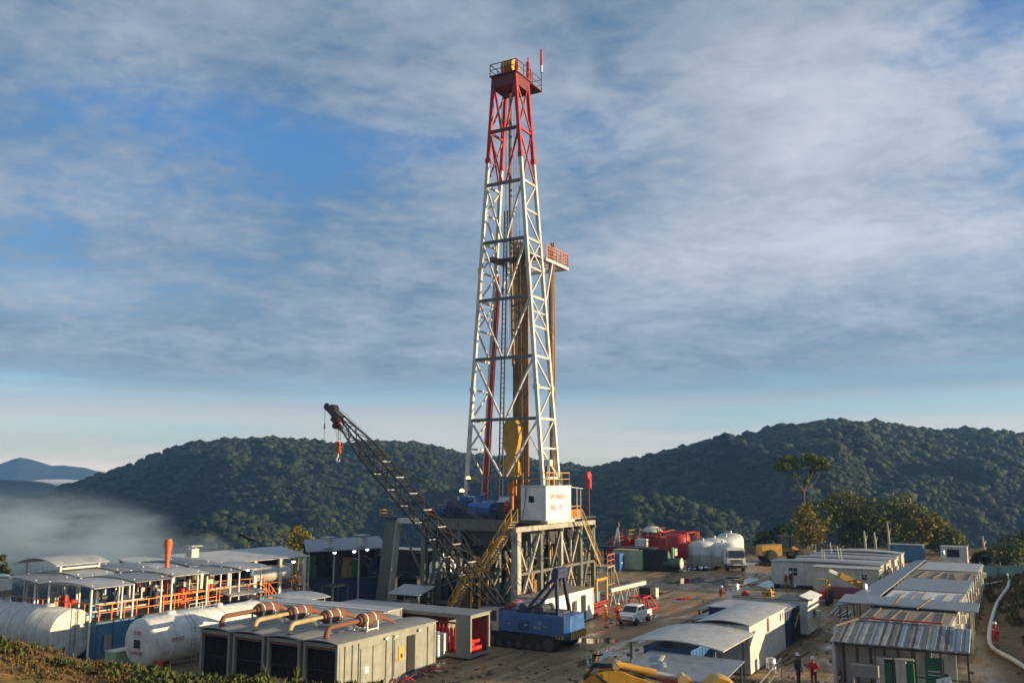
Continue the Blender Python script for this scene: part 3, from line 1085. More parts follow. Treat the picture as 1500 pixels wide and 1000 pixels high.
def build_mast():
    A0, B0 = 10.5, 7.4                     # mast centre line (front face) on the site axes
    t = thing('drilling_mast', 'tall tapering lattice derrick, white below and red near the crown', 'derrick', rl(A0, B0, FLZ + .01))
    HB, HT, DB, DT, HH = 4.6, 1.30, 3.4, 2.6, 46.2
    ZR = 36.8                              # red above this height

    def half(z):
        return HB + (HT - HB) * z / HH

    def P(s, back, z):
        """s = -1 right leg, +1 left leg"""
        dep = DB + (DT - DB) * z / HH
        return Vector((back * dep, s * half(z), z))

    def two(mb, p, q, w, h=None):
        """bar that changes paint at the red line"""
        if p.z < ZR < q.z or q.z < ZR < p.z:
            if p.z > q.z:
                p, q = q, p
            k = p.lerp(q, (ZR - p.z) / (q.z - p.z))
            mb.bar(p, k, w, h, 0)
            mb.bar(k, q, w, h, 1)
        else:
            mb.bar(p, q, w, h, 1 if (p.z + q.z) / 2 > ZR else 0)
        return mb
    MM = [M['mast'], M['red']]
    for s in (-1, 1):
        for bk in (0, 1):
            mb = MB()
            two(mb, P(s, bk, 0), P(s, bk, HH), .34)
            for z in (12.6, 25.0, 36.8):
                q = P(s, bk, z)
                mb.box(q.x - .24, q.x + .24, q.y - .24, q.y + .24, z - .25, z + .25, 1 if z > 30 else 0)
            mb.build('leg', MM, t)
    lv = [3.7, 9.5, 15.7, 21.8, 27.9, 34.1, 39.9, 45.3]
    for i, z in enumerate(lv):
        # front girts: the shade on their face is put into grey and dark red
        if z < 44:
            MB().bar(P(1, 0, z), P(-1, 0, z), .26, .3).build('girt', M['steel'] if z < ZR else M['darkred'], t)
        for s in (-1, 1):
            MB().bar(P(s, 0, z), P(s, 1, z), .18, .24).build('girt', MM[1 if z > ZR else 0], t)
    for i, (z0, z1) in enumerate(zip(lv, lv[1:])):
        m = M['mast'] if z1 < ZR + 1 else M['red']
        for s in (-1, 1):
            mid = (P(1, 0, z0) + P(-1, 0, z0)) / 2
            p = P(s, 0, z1)
            MB().bar(p, mid + Vector((0, s * .3, .2)), .17, .17).build('diagonal_brace', m, t)
            zm = (z0 + z1) / 2
            if i < 5:
                sd = MB().bar(P(s, 0, zm), P(s, 1, zm), .14, .18)
                a, b = (0, 1) if i % 2 else (1, 0)
                sd.bar(P(s, a, z0), P(s, b, zm), .15)
                if i in (2, 3):
                    zq, zr = z0 + (z1 - z0) * .5, z1
                    sd.bar(P(s, a, zq), P(s, b, zr), .13).bar(P(s, b, zq), P(s, a, zr), .13)
                    sd.bar(P(s, 0, (zq + zr) / 2), P(s, 1, (zq + zr) / 2), .12)
                else:
                    sd.bar(P(s, b, zm), P(s, a, z1), .15)
            else:
                sd = MB().bar(P(s, 0, z0), P(s, 1, z1), .14).bar(P(s, 1, z0), P(s, 0, z1), .14)
            sd.build('side_brace', m, t)
    # crown
    c = MB().box(-.2, DT + .2, -HT - .2, HT + .2, HH - 1.5, HH - .25)
    c.build('crown_beam', M['darkred'], t)
    MB().box(-.35, DT + .35, -HT - .35, HT + .35, HH - .24, HH - .1).box(DT + .36, DT + 2.6, -HT - .5, HT, HH - .5, HH - .36).build('crown_platform', M['darkred'], t)
    MB().rail([(DT + .3, -HT - .3, HH - .1), (-.3, -HT - .3, HH - .1), (-.3, HT + .3, HH - .1), (DT + .3, HT + .3, HH - .1)], 1.25, .035, step=1.3).rail([(DT + .4, -HT - .45, HH - .36), (DT + 2.5, -HT - .45, HH - .36), (DT + 2.5, HT, HH - .36)], 1.25, .03).build('crown_railing', M['darkred'], t)
    for k in range(5):
        y = -.6 + k * .3
        MB().lathe([(.2, y - .08), (.85, y - .1), (.92, y - .06), (.86, y), (.92, y + .06), (.85, y + .1), (.2, y + .08)], (1.2, 0, HH + .95), 'y', 22).build('sheave', M['yellow'], t)
    MB().bar((1.2, -.9, HH - .1), (1.2, -.9, HH + 1.7), .16).bar((1.2, .9, HH - .1), (1.2, .9, HH + 1.7), .16).bar((1.2, -1.0, HH + .95), (1.2, 1.0, HH + .95), .2).build('sheave_frame', M['red'], t)
    MB().bar((DT + .1, -HT - .1, HH - .1), (DT + .1, -HT - .1, HH + 2.0), .3, .35).bar((DT + .1, -HT - .1, HH + 2.0), (DT + .1, -HT - .1, HH + 2.6), .1).build('crown_post', M['red'], t)
    MB().tube((DT + 2.4, -HT - .5, HH - .3), (DT + 2.4, -HT - .5, HH + 1.7), .05, n=7, m=0).tube((DT + 2.4, -HT - .5, HH + 1.7), (DT + 2.4, -HT - .5, HH + 2.5), .15, n=8, m=1).tube((DT + 2.4, -HT - .5, HH + 2.5), (DT + 2.4, -HT - .5, HH + 4.4), .15, .12, n=8, m=2).build('lightning_rod', [M['dsteel'], M['white'], M['hotred']], t)
    # racking board: dark inside the legs, pale-edged balcony to the rear
    zb = 26.2
    h = half(zb)
    f = MB().box(.6, DB - .3, -h + .3, -h + 1.1, zb, zb + .3).box(.6, DB - .3, h - 1.1, h - .3, zb, zb + .3).box(1.6, 2.2, -h + 1.11, h - 1.11, zb + .05, zb + .3)
    for k in range(5):
        f.box(2.21, 3.3, -1.9 + k * .7, -1.75 + k * .7, zb + .1, zb + .26)
    f.build('racking_board', M['dsteel'], t)
    x0, x1 = DB + .2, DB + 5.0
    MB().box(x0, x1, -h - .25, -h + .35, zb, zb + .32).box(x0, x1, h - .6, h - .2, zb + .02, zb + .3).box(x1 + .01, x1 + .5, -h - .25, h, zb, zb + .3).build('monkey_board', M['mast'], t)
    MB().rail([(x0, -h - .2, zb + .32), (x1 + .4, -h - .2, zb + .32), (x1 + .4, h - .3, zb + .32)], 1.4, .04, step=.9, mids=(.25, .5, .75)).build('monkey_board_railing', M['orange'], t)
    MB().bar((x0 + 1.6, -h - .1, zb - .05), (DB - .1, -half(zb - 4.5), zb - 4.4), .2).bar((x0 + 1.6, h - .4, zb - .05), (DB - .1, half(zb - 4.5), zb - 4.4), .16).build('board_brace', M['mast'], t)
    # red standpipe and hoses along the rear left leg, a dark ladder beside it
    for k, (dy, r, m) in enumerate(((-.35, .13, 'red'), (-.62, .09, 'darkred'), (-.15, .08, 'red'))):
        z1 = 25 - k * 1.5
        MB().tube((DB - .35, half(0) + dy, .1), (DB - .35, half(z1) + dy, z1), r, n=7).build('standpipe', M[m], t)
    ld = MB()
    for s in (0, .42):
        ld.bar((DB - .6, 1.9 + s, .0), (DB - .6, 1.2 + s * .9, 32), .12)
    for k in range(60):
        z = .5 + k * .52
        y = 1.9 - .7 * z / 32
        ld.bar((DB - .6, y, z), (DB - .6, y + .4, z), .05)
    ld.build('ladder', M['dsteel'], t)
    ln = MB()
    for k in range(8):
        y = -.7 + k * .2
        ln.tube((1.5 + .1 * (k % 3), y, 16), (1.3, y, HH + .5), .022, n=5, cap=False)
    ln.tube((1.2, -1.6, .5), (1.3, -.8, HH - .3), .03, n=5).tube((.8, 2.2, .5), (1.2, .9, HH - .3), .03, n=5)
    ln.build('drilling_line', M['cable'], t)
    MB().path([(1.6, -.2, 15), (1.7, .1, 24), (1.6, .2, 34), (1.5, .1, HH - 1.4)], .17, 7).build('service_loop', M['tan'], t)
    # travelling block and top drive hanging in the mast
    b = thing('travelling_block', 'yellow travelling block with orange top drive hanging inside the derrick', 'hoist block', rl(A0 + 1.4, B0 - .15, FLZ + 3.4))
    MB().prism([(-.75, 3.2), (-.95, 4.4), (-.8, 5.6), (-.4, 6.3), (.4, 6.3), (.8, 5.6), (.95, 4.4), (.75, 3.2), (.4, 2.5), (-.4, 2.5)], -.35, .35, 'yz').build('block_body', M['cat'], b)
    MB().box(-.42, .42, -.55, .55, .2, 2.5).box(-.3, .3, -.85, .85, .6, 1.9).build('top_drive', M['cat'], b)
    MB().tube((0, 0, -2.8), (0, 0, .2), .16, n=9).tube((0, 0, -1.2), (0, 0, -.5), .3, n=9).build('saver_sub', M['orange'], b)
    for s in (-.45, .45):
        MB().tube((0, s, -1.4), (0, s, .6), .08, n=7).build('link_arm', M['yellow'], b)
    MB().path([(.3, -.5, 2.2), (.8, -1.6, 4.5), (.9, -2.5, 3.0), (.7, -3.2, .5), (.6, -3.5, -2.6)], .11, 7).build('mud_hose', M['offwhite'], b)
    # drill pipe stood back inside the mast
    dp = MB()
    for z in (0, 9.3, 18.6):
        dp.tube((0, 0, z), (0, 0, z + 9.0), .07, n=7).tube((0, 0, z + 8.8), (0, 0, z + 9.3), .10, n=7)
    first = None
    grp = 'stands of drill pipe racked in the derrick'
    lab = 'brown stand of drill pipe racked upright in the centre of the derrick'
    lab2 = 'brown stand of drill pipe racked upright under the balcony behind the derrick'
    spots = [(2.55 + .24 * i, -.95 + .23 * j, lab) for i in range(2) for j in range(8)] + [(5.2 + .3 * i, -2.2 - .26 * j, lab2) for i in range(3) for j in range(2)]
    for a, y, lb in spots:
        at = rl(A0 + a, B0 + y - .3, FLZ + .02)
        if first is None:
            first = dp.build('drill_pipe', M['pipe'], None, at, SITE)
            tag(first, lb, 'drill pipe', grp)
            o = first
        else:
            o = dup(first, at, SITE, lb)
        o.scale = (1, 1, R.uniform(.99, 1.03))


build_mast()


def build_floor_machinery():
    t = thing('drawworks', 'dark blue drawworks with drum covers behind the railing of the rig floor', 'winch', rl(5.0, 7.4, FLZ + .01))
    MB().box(0, 3.0, -2.4, 3.6, 0, .35).build('skid', M['dsteel'], t)
    b = MB().prism([(0.1, .36), (.1, .9), (.5, 1.35), (1.6, 1.6), (2.6, 1.35), (2.9, .9), (2.9, .36)], -1.6, .9, 'xz')
    b.build('drum_housing', M['blue'], t)
    MB().prism([(.3, .36), (.3, 1.1), (.7, 1.6), (1.5, 1.6), (2.4, 1.2), (2.4, .36)], 1.0, 3.4, 'xz').build('gear_case', M['dblue'], t)
    MB().lathe([(.75, -2.55), (.8, -2.5), (.8, -2.25), (.75, -2.22)], (1.5, 0, 1.1), 'y', 18).build('brake_disc', M['blue'], t)
    MB().tube((1.5, 2.2, 1.6), (1.5, 2.2, 2.0), .35, n=12).box(.9, 2.0, 1.2, 2.0, 1.62, 2.0).tube((.6, -2.6, .8), (.6, 3.3, .8), .12, n=8).tube((1.1, 3.5, .6), (1.1, 5.2, .6), .3, n=12).box(.3, 1.3, 3.6, 4.6, .0, .9).tube((.9, -.5, 1.6), (.9, -.5, 2.3), .12, n=8).tube((1.6, .4, 1.6), (1.6, .4, 2.1), .18, n=8).build('drive_motor', M['blue'], t)
    MB().rail([(-.3, -2.3, 0), (-.3, 3.5, 0)], 1.0, .025).build('guard_rail', M['dsteel'], t)
    d = thing('oil_drum', 'small red drum standing at the left end of the rig floor', 'drum', rl(4.5, 11.8, FLZ + .01))
    MB().lathe([(.28, 0), (.3, .02), (.3, .28), (.315, .3), (.3, .32), (.3, .6), (.315, .62), (.3, .64), (.3, .88), (.28, .9)], n=16).build('shell', M['hotred'], d)
    MB().lathe([(.05, .901), (.05, .93)], (.15, 0, 0), n=8).build('bung', M['galv'], d)
    c = thing('driller_console', 'small dark driller console on the floor between drawworks and white cabin', 'console', rl(5.2, 4.0, FLZ + .01))
    MB().box(0, .7, 0, 1.0, 0, 1.5).build('cabinet', M['dsteel'], c)
    MB().prism([(-.1, 1.5), (.7, 1.5), (.7, 2.0)], 0, 1.0, 'xz').build('panel', M['galv'], c)
    p = thing('wind_wall', 'grey pipe screen along the rig floor under the left derrick leg', 'screen', rl(9.0, 11.9, FLZ + .01))
    MB().box(0, 4.5, 0, .06, .1, 1.7).build('sheet', M['dblue'], p)
    MB().bar((0, -.05, 0), (0, -.05, 1.9), .1).bar((4.5, -.05, 0), (4.5, -.05, 1.9), .1).build('post', M['steel'], p)
    for k, (a, b, z, lb) in enumerate(((6.6, 9.8, 2.4, 'round warm work lamp glowing low above the blue drawworks'), (9.6, 11.0, 3.6, 'round warm work lamp glowing on the rear left derrick leg'))):
        l = thing('work_lamp', lb, 'lamp', rl(a, b, FLZ))
        MB().bar((0, 0, 0), (0, 0, z - .2), .06).build('pole', M['dsteel'], l)
        MB().lathe([(.02, z - .22), (.2, z - .15), (.28, z)], n=12).build('shade', M['dsteel'], l)
        MB().lathe([(.01, z - .2), (.2, z - .05), (.24, z + .12), (.12, z + .26), (.01, z + .3)], n=12).build('bulb', M['lamp_y'], l)
    s = thing('winch_post', 'slim post carrying a red air winch at the right rear of the rig floor', 'winch post', rl(15.0, .3, FLZ))
    MB().bar((0, 0, -.3), (0, 0, 3.4), .13).build('post', M['darkred'], s)
    MB().lathe([(.2, -.2), (.45, -.16), (.5, 0), (.45, .16), (.2, .2)], (0, 0, 3.9), 'y', 16).box(-.2, .2, -.25, .25, 2.7, 3.6).build('winch', M['red'], s)


build_floor_machinery()


def stair(name, label, at, run, z0, z1, w, rise_dir, mat, treadmat, rz=SITE, side='x', railh=1.0):
    """flight between heights z0 and z1 along local x (rise_dir +1: climbs towards +x)"""
    t = thing(name, label, 'staircase', at, rz)
    n = max(4, int((z1 - z0) / .24))
    st = MB()
    for s in (0, w):
        st.bar((0, s, z0), (run * rise_dir, s, z1), .08, .26)
    st.build('stringer', mat, t)
    tr = MB()
    for k in range(n):
        f = (k + .5) / n
        x = run * rise_dir * f
        z = z0 + (z1 - z0) * f
        tr.box(x - .13, x + .13, .04, w - .04, z - .02, z + .03)
    tr.build('tread', treadmat, t)
    for s in (0, w):
        hr = MB()
        a, b = Vector((0, s, z0)), Vector((run * rise_dir, s, z1))
        up = Vector((0, 0, railh))
        for k in range(6):
            o = a.lerp(b, k / 5)
            hr.bar(o, o + up, .06)
        hr.bar(a + up, b + up, .07)
        hr.bar(a + up * .5, b + up * .5, .05)
        hr.build('handrail', mat, t)
    return t


def build_stairs():
    p = thing('stair_landing', 'square yellow stair landing halfway up the left side of the rig', 'landing', rl(2.3, 4.95))
    MB().box(0, 1.5, 0, 1.1, 3.8, 3.9).build('deck', M['yellow'], p)
    MB().rail([(1.45, 1.05, 3.9), (0, 1.05, 3.9)], 1.1, .04).rail([(0, 1.05, 3.9), (0, 0.05, 3.9)], 1.1, .04, step=.5).box(-.03, -.01, .05, 1.05, 3.3, 3.95).build('railing', M['yellow'], p)
    for x, y in ((.1, .1), (1.4, .1), (.1, 1.0), (1.4, 1.0)):
        MB().bar((x, y, 0), (x, y, 3.79), .14).build('leg', M['yellow'], p)
    RZ = SITE - math.pi / 2
    stair('upper_stair', 'upper yellow stair flight climbing to the left edge of the rig floor', rl(2.4, 4.95), 3.05, 3.9, FLZ, 1.15, 1, M['yellow'], M['galv'], RZ)
    stair('lower_stair', 'lower yellow stair flight from the ground to the landing beside the substructure', rl(2.4, 8.4), 2.35, 0.05, 3.9, 1.15, 1, M['yellow'], M['galv'], RZ)
    # right-hand stair down from the cabin balcony, with its scaffold platform
    q = rl(11.2, -1.0)
    b0 = G(853, 768, 7.7)
    e0 = G(880, 829, 3.4)
    run = (e0 - b0).to_2d().length
    ang = math.atan2(e0.y - b0.y, e0.x - b0.x)
    stair('side_stair', 'steep yellow and white stair descending from the cabin balcony on the right of the rig', Vector((b0.x, b0.y, 0)), run, 8.1, 3.4, 1.3, 1, M['brass'], M['offwhite'], ang)
    s = thing('scaffold_platform', 'yellow scaffold tower with crossed braces at the foot of the right-hand stair', 'scaffold', Vector((e0.x, e0.y, 0)), ang)
    MB().box(0.02, 2.6, -.7, 1.3, 3.22, 3.36).build('deck', M['brass'], s)
    MB().rail([(.1, -.65, 3.36), (2.55, -.65, 3.36), (2.55, 1.25, 3.36), (.1, 1.25, 3.36)], 1.1, .04).build('railing', M['orange'], s)
    for x in (.15, 2.45):
        for y in (-.6, 1.2):
            MB().bar((x, y, 0), (x, y, 3.2), .1).build('leg', M['brass'], s)
    MB().bar((1.3, -.62, .2), (2.45, -.62, 3.1), .07).bar((1.3, -.68, 3.1), (2.45, -.68, .2), .07).bar((1.3, -.65, 0), (1.3, -.65, 3.2), .09).bar((.15, -.62, 1.6), (2.45, -.62, 1.6), .07).build('cross_brace', M['brass'], s)
    MB().bar((2.5, -.6, 3.2), (4.3, -.9, .05), .1).bar((2.5, .2, 3.2), (4.1, .1, .05), .08).build('raker', M['brass'], s)


build_stairs()

# ------------------------------------------------------------------ foreground: generators, containers, crane


def build_generators():
    n0 = G(495, 939, 3.15)
    base = Vector((n0.x, n0.y, 0))
    L, Wd, H = 9.4, 2.5, 3.05
    where = ['nearest of the row, long side sunlit', 'second of the row from the sunlit end', 'third of the row from the sunlit end', 'farthest of the row, beside the white tank']
    for i in range(4):
        t = thing('generator_container', 'grey generator container, rusty silencer on top, ' + where[i], 'generator', loc(base, 0, i * 2.78), SITE, 'generator containers standing side by side')
        b = MB()
        b.box(.25, L - .1, .04, .10, .16, H - .1)
        b.box(.25, L - .1, Wd - .10, Wd - .04, .16, H - .1)
        b.box(L - .16, L - .1, .101, Wd - .101, .16, H - .1)
        b.box(0, L, 0, Wd, 0, .155)
        b.box(0, L, .101, Wd - .101, H - .3, H - .1)
        for x in (0, L - .16):
            for y in (0, Wd - .16):
                b.box(x, x + .16, y, y + .16, .156, H - .101)
        for y in (-.004, Wd - .14):
            b.box(.161, L - .161, y, y + .144, H - .26, H - .102)
        for x in (.62, 1.25, 1.8, 4.3, 4.95, 8.5):
            b.box(x, x + .045, -.03, .04, .157, H - .262)
        b.build('body', M['container'], t)
        MB().arch(-.12, L + .08, -.08, Wd + .08, H - .098, .13, .05, 8, 0, 'x').build('roof', M['grey'], t)
        g = MB().box(.30, .36, .17, Wd - .17, .157, H - .31)
        for k in range(16):
            y = .2 + k * (Wd - .4) / 15
            g.box(.22, .29, y - .02, y + .02, .2, H - .35)
        g.box(.20, .215, .17, Wd - .17, 1.4, 1.5)
        g.build('radiator_grille', M['dark'], t)
        MB().box(.05, .11, .17, Wd - .17, H - .45, H - .31).build('lintel', M['rustm'], t)
        if i == 0:
            MB().box(6.35, 7.15, -.028, .038, .35, 2.5).build('door_opening', M['dark'], t)
            for x in (2.0, 3.1, 5.1):
                MB().box(x, x + .85, -.018, .037, .4, 2.45).build('service_panel', M['container'], t)
            s = MB().box(5.45, 6.0, -.06, -.019, 1.2, 2.0)
            sg = s.build('sign', M['yellow'], t)
            MB().box(5.62, 5.83, -.066, -.061, 1.35, 1.6).build('pictogram', M['textblk'], sg)
            MB().box(2.35, 2.7, -.03, -.019, 1.05, 1.4).build('notice', M['white'], t)
            for x in (4.1, 5.0, 7.4):
                MB().box(x, x + .3, -.12, -.032, 2.62, 2.76).build('lamp_box', M['offwhite'], t)
        # silencer on its little white stand, the tail pipe bent down to the roof
        zc = H + .66
        y = Wd / 2
        dx = .8
        s = MB().lathe([(.0, 2.55), (.2, 2.55), (.37, 2.62), (.40, 2.66), (.40, 3.0), (.42, 3.02), (.42, 3.08), (.40, 3.1), (.40, 4.15), (.37, 4.2), (.16, 4.42), (.0, 4.42)], (dx, y, zc), 'x', 22)
        s.lathe([(.20, 2.38), (.27, 2.39), (.27, 2.5), (.20, 2.52)], (dx, y, zc), 'x', 18)
        sil = s.build('silencer', M['rustm'], t)
        MB().lathe([(.415, 2.80), (.415, 2.88)], (dx, y, zc), 'x', 22).lathe([(.415, 3.55), (.415, 3.63)], (dx, y, zc), 'x', 22).build('strap', M['white'], sil)
        MB().path([(2.45 + dx, y, zc), (.85, y, zc - .02), (.62, y, zc - .10), (.50, y, zc - .30), (.47, y, zc - .56)], [.14, .14, .15, .16, .19], 12).build('tail_pipe', M['brass'] if i in (1, 2) else M['rustm'], t)
        MB().path([(4.4 + dx, y, zc), (6.3, y, zc - .38), (6.7, y, zc - .56)], [.2, .07, .07], 10).build('inlet_pipe', M['rustm'], t)
        f = MB()
        for x in (2.62 + dx, 3.6 + dx):
            for dy in (-.5, .5):
                f.bar((x, y + dy, H + .02), (x, y + dy, zc - .05), .09)
            f.bar((x, y - .55, zc - .46), (x, y + .55, zc - .46), .08)
        for dy in (-.5, .5):
            f.bar((2.57 + dx, y + dy, H + .16), (3.65 + dx, y + dy, H + .16), .07)
        f.build('stand', M['white'], t)


build_generators()


def iso(name, label, cat, at, L, Wd, H, m, roof, group=None, lift=.18, ribs=True, rz=SITE, doors=(), wins=(), arched=0.0, over=.05, posts=True):
    """box container; near corner at the origin. doors / wins: (face, position, width, height, sill)"""
    t = thing(name, label, cat, at, rz, group)
    b = MB().box(.05, L - .05, .05, Wd - .05, lift, H)
    if posts:
        for x in (0, L - .14):
            for y in (0, Wd - .14):
                b.box(x, x + .14, y, y + .14, lift - .01, H + .003)
        for y in (.02, Wd - .12):
            b.box(.141, L - .141, y, y + .1, H - .15, H + .002)
            b.box(.141, L - .141, y, y + .1, lift - .008, lift + .14)
        for x in (.02, L - .12):
            b.box(x, x + .1, .141, Wd - .141, H - .15, H + .002)
            b.box(x, x + .1, .141, Wd - .141, lift - .008, lift + .14)
    if ribs:
        n = int(L / .55)
        for k in range(1, n):
            x = L * k / n
            b.box(x - .09, x + .09, .022, .05, lift + .15, H - .16)
        n = int(Wd / .55)
        for k in range(1, n):
            y = Wd * k / n
            b.box(.022, .05, y - .09, y + .09, lift + .15, H - .16)
    b.build('body', m, t)
    if lift > .05:
        MB().box(.1, L - .1, .15, .35, 0, lift - .011).box(.1, L - .1, Wd - .35, Wd - .15, 0, lift - .011).build('skid', M['dsteel'], t)
    if roof:
        if arched:
            MB().arch(-over, L + over, -over, Wd + over, H + .006, arched, .05, 10, 0, 'x').build('roof', roof, t)
        else:
            MB().box(-over, L + over, -over, Wd + over, H + .006, H + .07).build('roof', roof, t)
    for f, p, w, h, s in doors:
        d = (MB().box(p, p + w, -.02, .02, s, s + h) if f == 'y' else MB().box(-.02, .02, p, p + w, s, s + h)).build('door', M['dark'], t)
    for f, p, w, h, s in wins:
        wn = (MB().box(p, p + w, -.015, .02, s, s + h) if f == 'y' else MB().box(-.015, .02, p, p + w, s, s + h)).build('window', M['glass'], t)
        fr = MB()
        if f == 'y':
            fr.box(p - .06, p + w + .06, -.03, .018, s - .07, s - .002).box(p - .06, p + w + .06, -.03, .018, s + h + .002, s + h + .06).box(p + w / 2 - .025, p + w / 2 + .025, -.028, -.016, s, s + h)
        else:
            fr.box(-.03, .018, p - .06, p + w + .06, s - .07, s - .002).box(-.03, .018, p - .06, p + w + .06, s + h + .002, s + h + .06).box(-.028, -.016, p + w / 2 - .025, p + w / 2 + .025, s, s + h).box(-.027, -.016, p, p + w, s + h / 2 - .025, s + h / 2 + .025)
        fr.build('frame', M['offwhite'], wn)
    return t


def build_accumulator():
    o = G(689, 967, .0)
    t = thing('accumulator_container', 'open grey container showing red accumulator bottles and a red pump skid', 'container', o)
    Wd, L, H = 2.5, 11.8, 2.85
    b = MB()
    b.box(0, Wd, 0, L, .15, .32)
    b.box(Wd - .08, Wd - .02, .0, L, .321, H)
    b.box(.02, .08, .16, 1.2, .321, H - .01)
    b.box(.02, .08, 6.3, L, .321, H - .01)
    b.box(.7, Wd - .09, 2.25, 2.31, .321, H - .01)
    for x in (0, Wd - .16):
        for y in (0, L - .16):
            b.box(x, x + .16, y, y + .16, .322, H + .002)
    b.box(-.004, .12, .161, L - .161, H - .18, H + .001)
    b.box(.161, Wd - .161, -.004, .12, H - .18, H + .001)
    b.box(-.01, .14, -.01, L, .1, .33)
    b.build('body', M['container'], t)
    MB().box(-.06, Wd + .06, -.06, L + .06, H + .006, H + .08).build('roof', M['roofx'], t)
    MB().box(.1, Wd - .1, .1, 2.2, .322, .36).box(Wd - .1, Wd - .085, .1, 2.2, .37, H - .2).build('lining', M['darkred'], t)
    for k in range(12):
        y = 1.45 + k * .33
        MB().lathe([(.05, .34), (.12, .42), (.13, .6), (.13, 1.75), (.11, 1.9), (.04, 1.98), (.03, 2.15), (.0, 2.16)], (.35, y, 0), n=10).build('accumulator_bottle', M['hotred'], t)
    MB().box(.25, .45, 1.3, 5.4, 2.2, 2.3).box(.9, .95, 2.35, 6.2, .34, 2.5).build('manifold', M['darkred'], t)
    p = MB().box(.5, 1.9, .3, 1.7, .37, .7).lathe([(.3, .71), (.32, .75), (.32, 1.1), (.12, 1.2), (.12, 1.75), (.0, 1.76)], (1.0, .7, 0), n=12).lathe([(.2, .71), (.2, 1.35), (.05, 1.45), (.0, 1.45)], (1.5, 1.2, 0), n=12)
    p.tube((.8, .5, 1.0), (1.8, .5, 1.0), .13, n=9).tube((1.0, .7, 1.5), (1.0, 1.6, 1.5), .08, n=8)
    p.build('pump_skid', M['hotred'], t)
    # grey switch house between the generators and the red bottles
    c = iso('switch_house', 'long flat-roofed grey switch house behind the generator row', 'switch house', loc(o, -3.3, 5.2), 2.6, 11.5, 3.05, M['container'], M['roofwhite'])
    MB().box(.4, .65, -.5, 9.0, 3.13, 3.2).build('cable_tray', M['white'], c)
    w = thing('water_cube', 'small white cube tank in front of the open red container', 'tank', G(641, 966))
    MB().box(0, 1.25, 0, 1.25, .15, 1.6).build('shell', M['white'], w)
    MB().box(0, 1.25, 0, 1.25, 0, .14).build('pallet', M['wood'], w)
    MB().lathe([(.25, 1.601), (.25, 1.68), (.2, 1.7)], (.62, .62, 0), n=14).build('lid', M['offwhite'], w)
    # red hoses and scrap beside the generator end
    h = MB()
    for k in range(26):
        x, y = R.uniform(-.2, 3.2), R.uniform(-1.0, .2)
        a = R.uniform(0, 6.3)
        l = R.uniform(.3, .9)
        h.path([(x, y, .08), (x + l * .5 * math.cos(a), y + l * .5 * math.sin(a), R.uniform(.1, .5)), (x + l * math.cos(a), y + l * math.sin(a), .08)], R.uniform(.03, .06), 6, R.randrange(3))
    s = h.build('hose_pile', [M['hotred'], M['cream'], M['darkred']], None, G(578, 998) + Vector((0, 0, .05)), SITE)
    tag(s, 'heap of red hoses and scrap on the ground beside the nearest grey generator', 'scrap heap')
    s['kind'] = 'stuff'
    # pale sheet roof under the leaning leg
    g = thing('lean_to', 'small pale sheet roof on posts in front of the leaning grey leg', 'shelter', G(604, 893))
    MB().sheet((-1.2, -1.6, 1.5), (1.4, -1.6, 2.1), (1.4, 2.0, 2.1), (-1.2, 2.0, 1.5), .06).build('roof', M['roofwhite'], g)
    for x, y in ((-1, -1.4), (1.2, -1.4), (-1, 1.8), (1.2, 1.8)):
        MB().bar((x, y, 0), (x, y, 1.5 if x < 0 else 2.0), .1).build('post', M['galv'], g)
    for k, (dx, dy) in enumerate(((-.4, -.4), (.4, .6))):
        bg = thing('sack', ('larger' if k else 'smaller') + ' pale bulk sack under the small sheet roof by the leaning leg', 'sack', loc(G(604, 893), dx, dy))
        MB().lathe([(.3, 0), (.5, .12), (.55, .5), (.45, .85), (.2, 1.0), (.0, 1.02)] if k else [(.25, 0), (.4, .1), (.42, .4), (.3, .7), (.0, .75)], n=14).build('bag', M['cream'], bg)
        MB().path([(-.2, 0, .9 if k else .65), (0, 0, 1.15 if k else .95), (.2, 0, .9 if k else .65)], .03, 6).build('loop', M['offwhite'], bg)


build_accumulator()


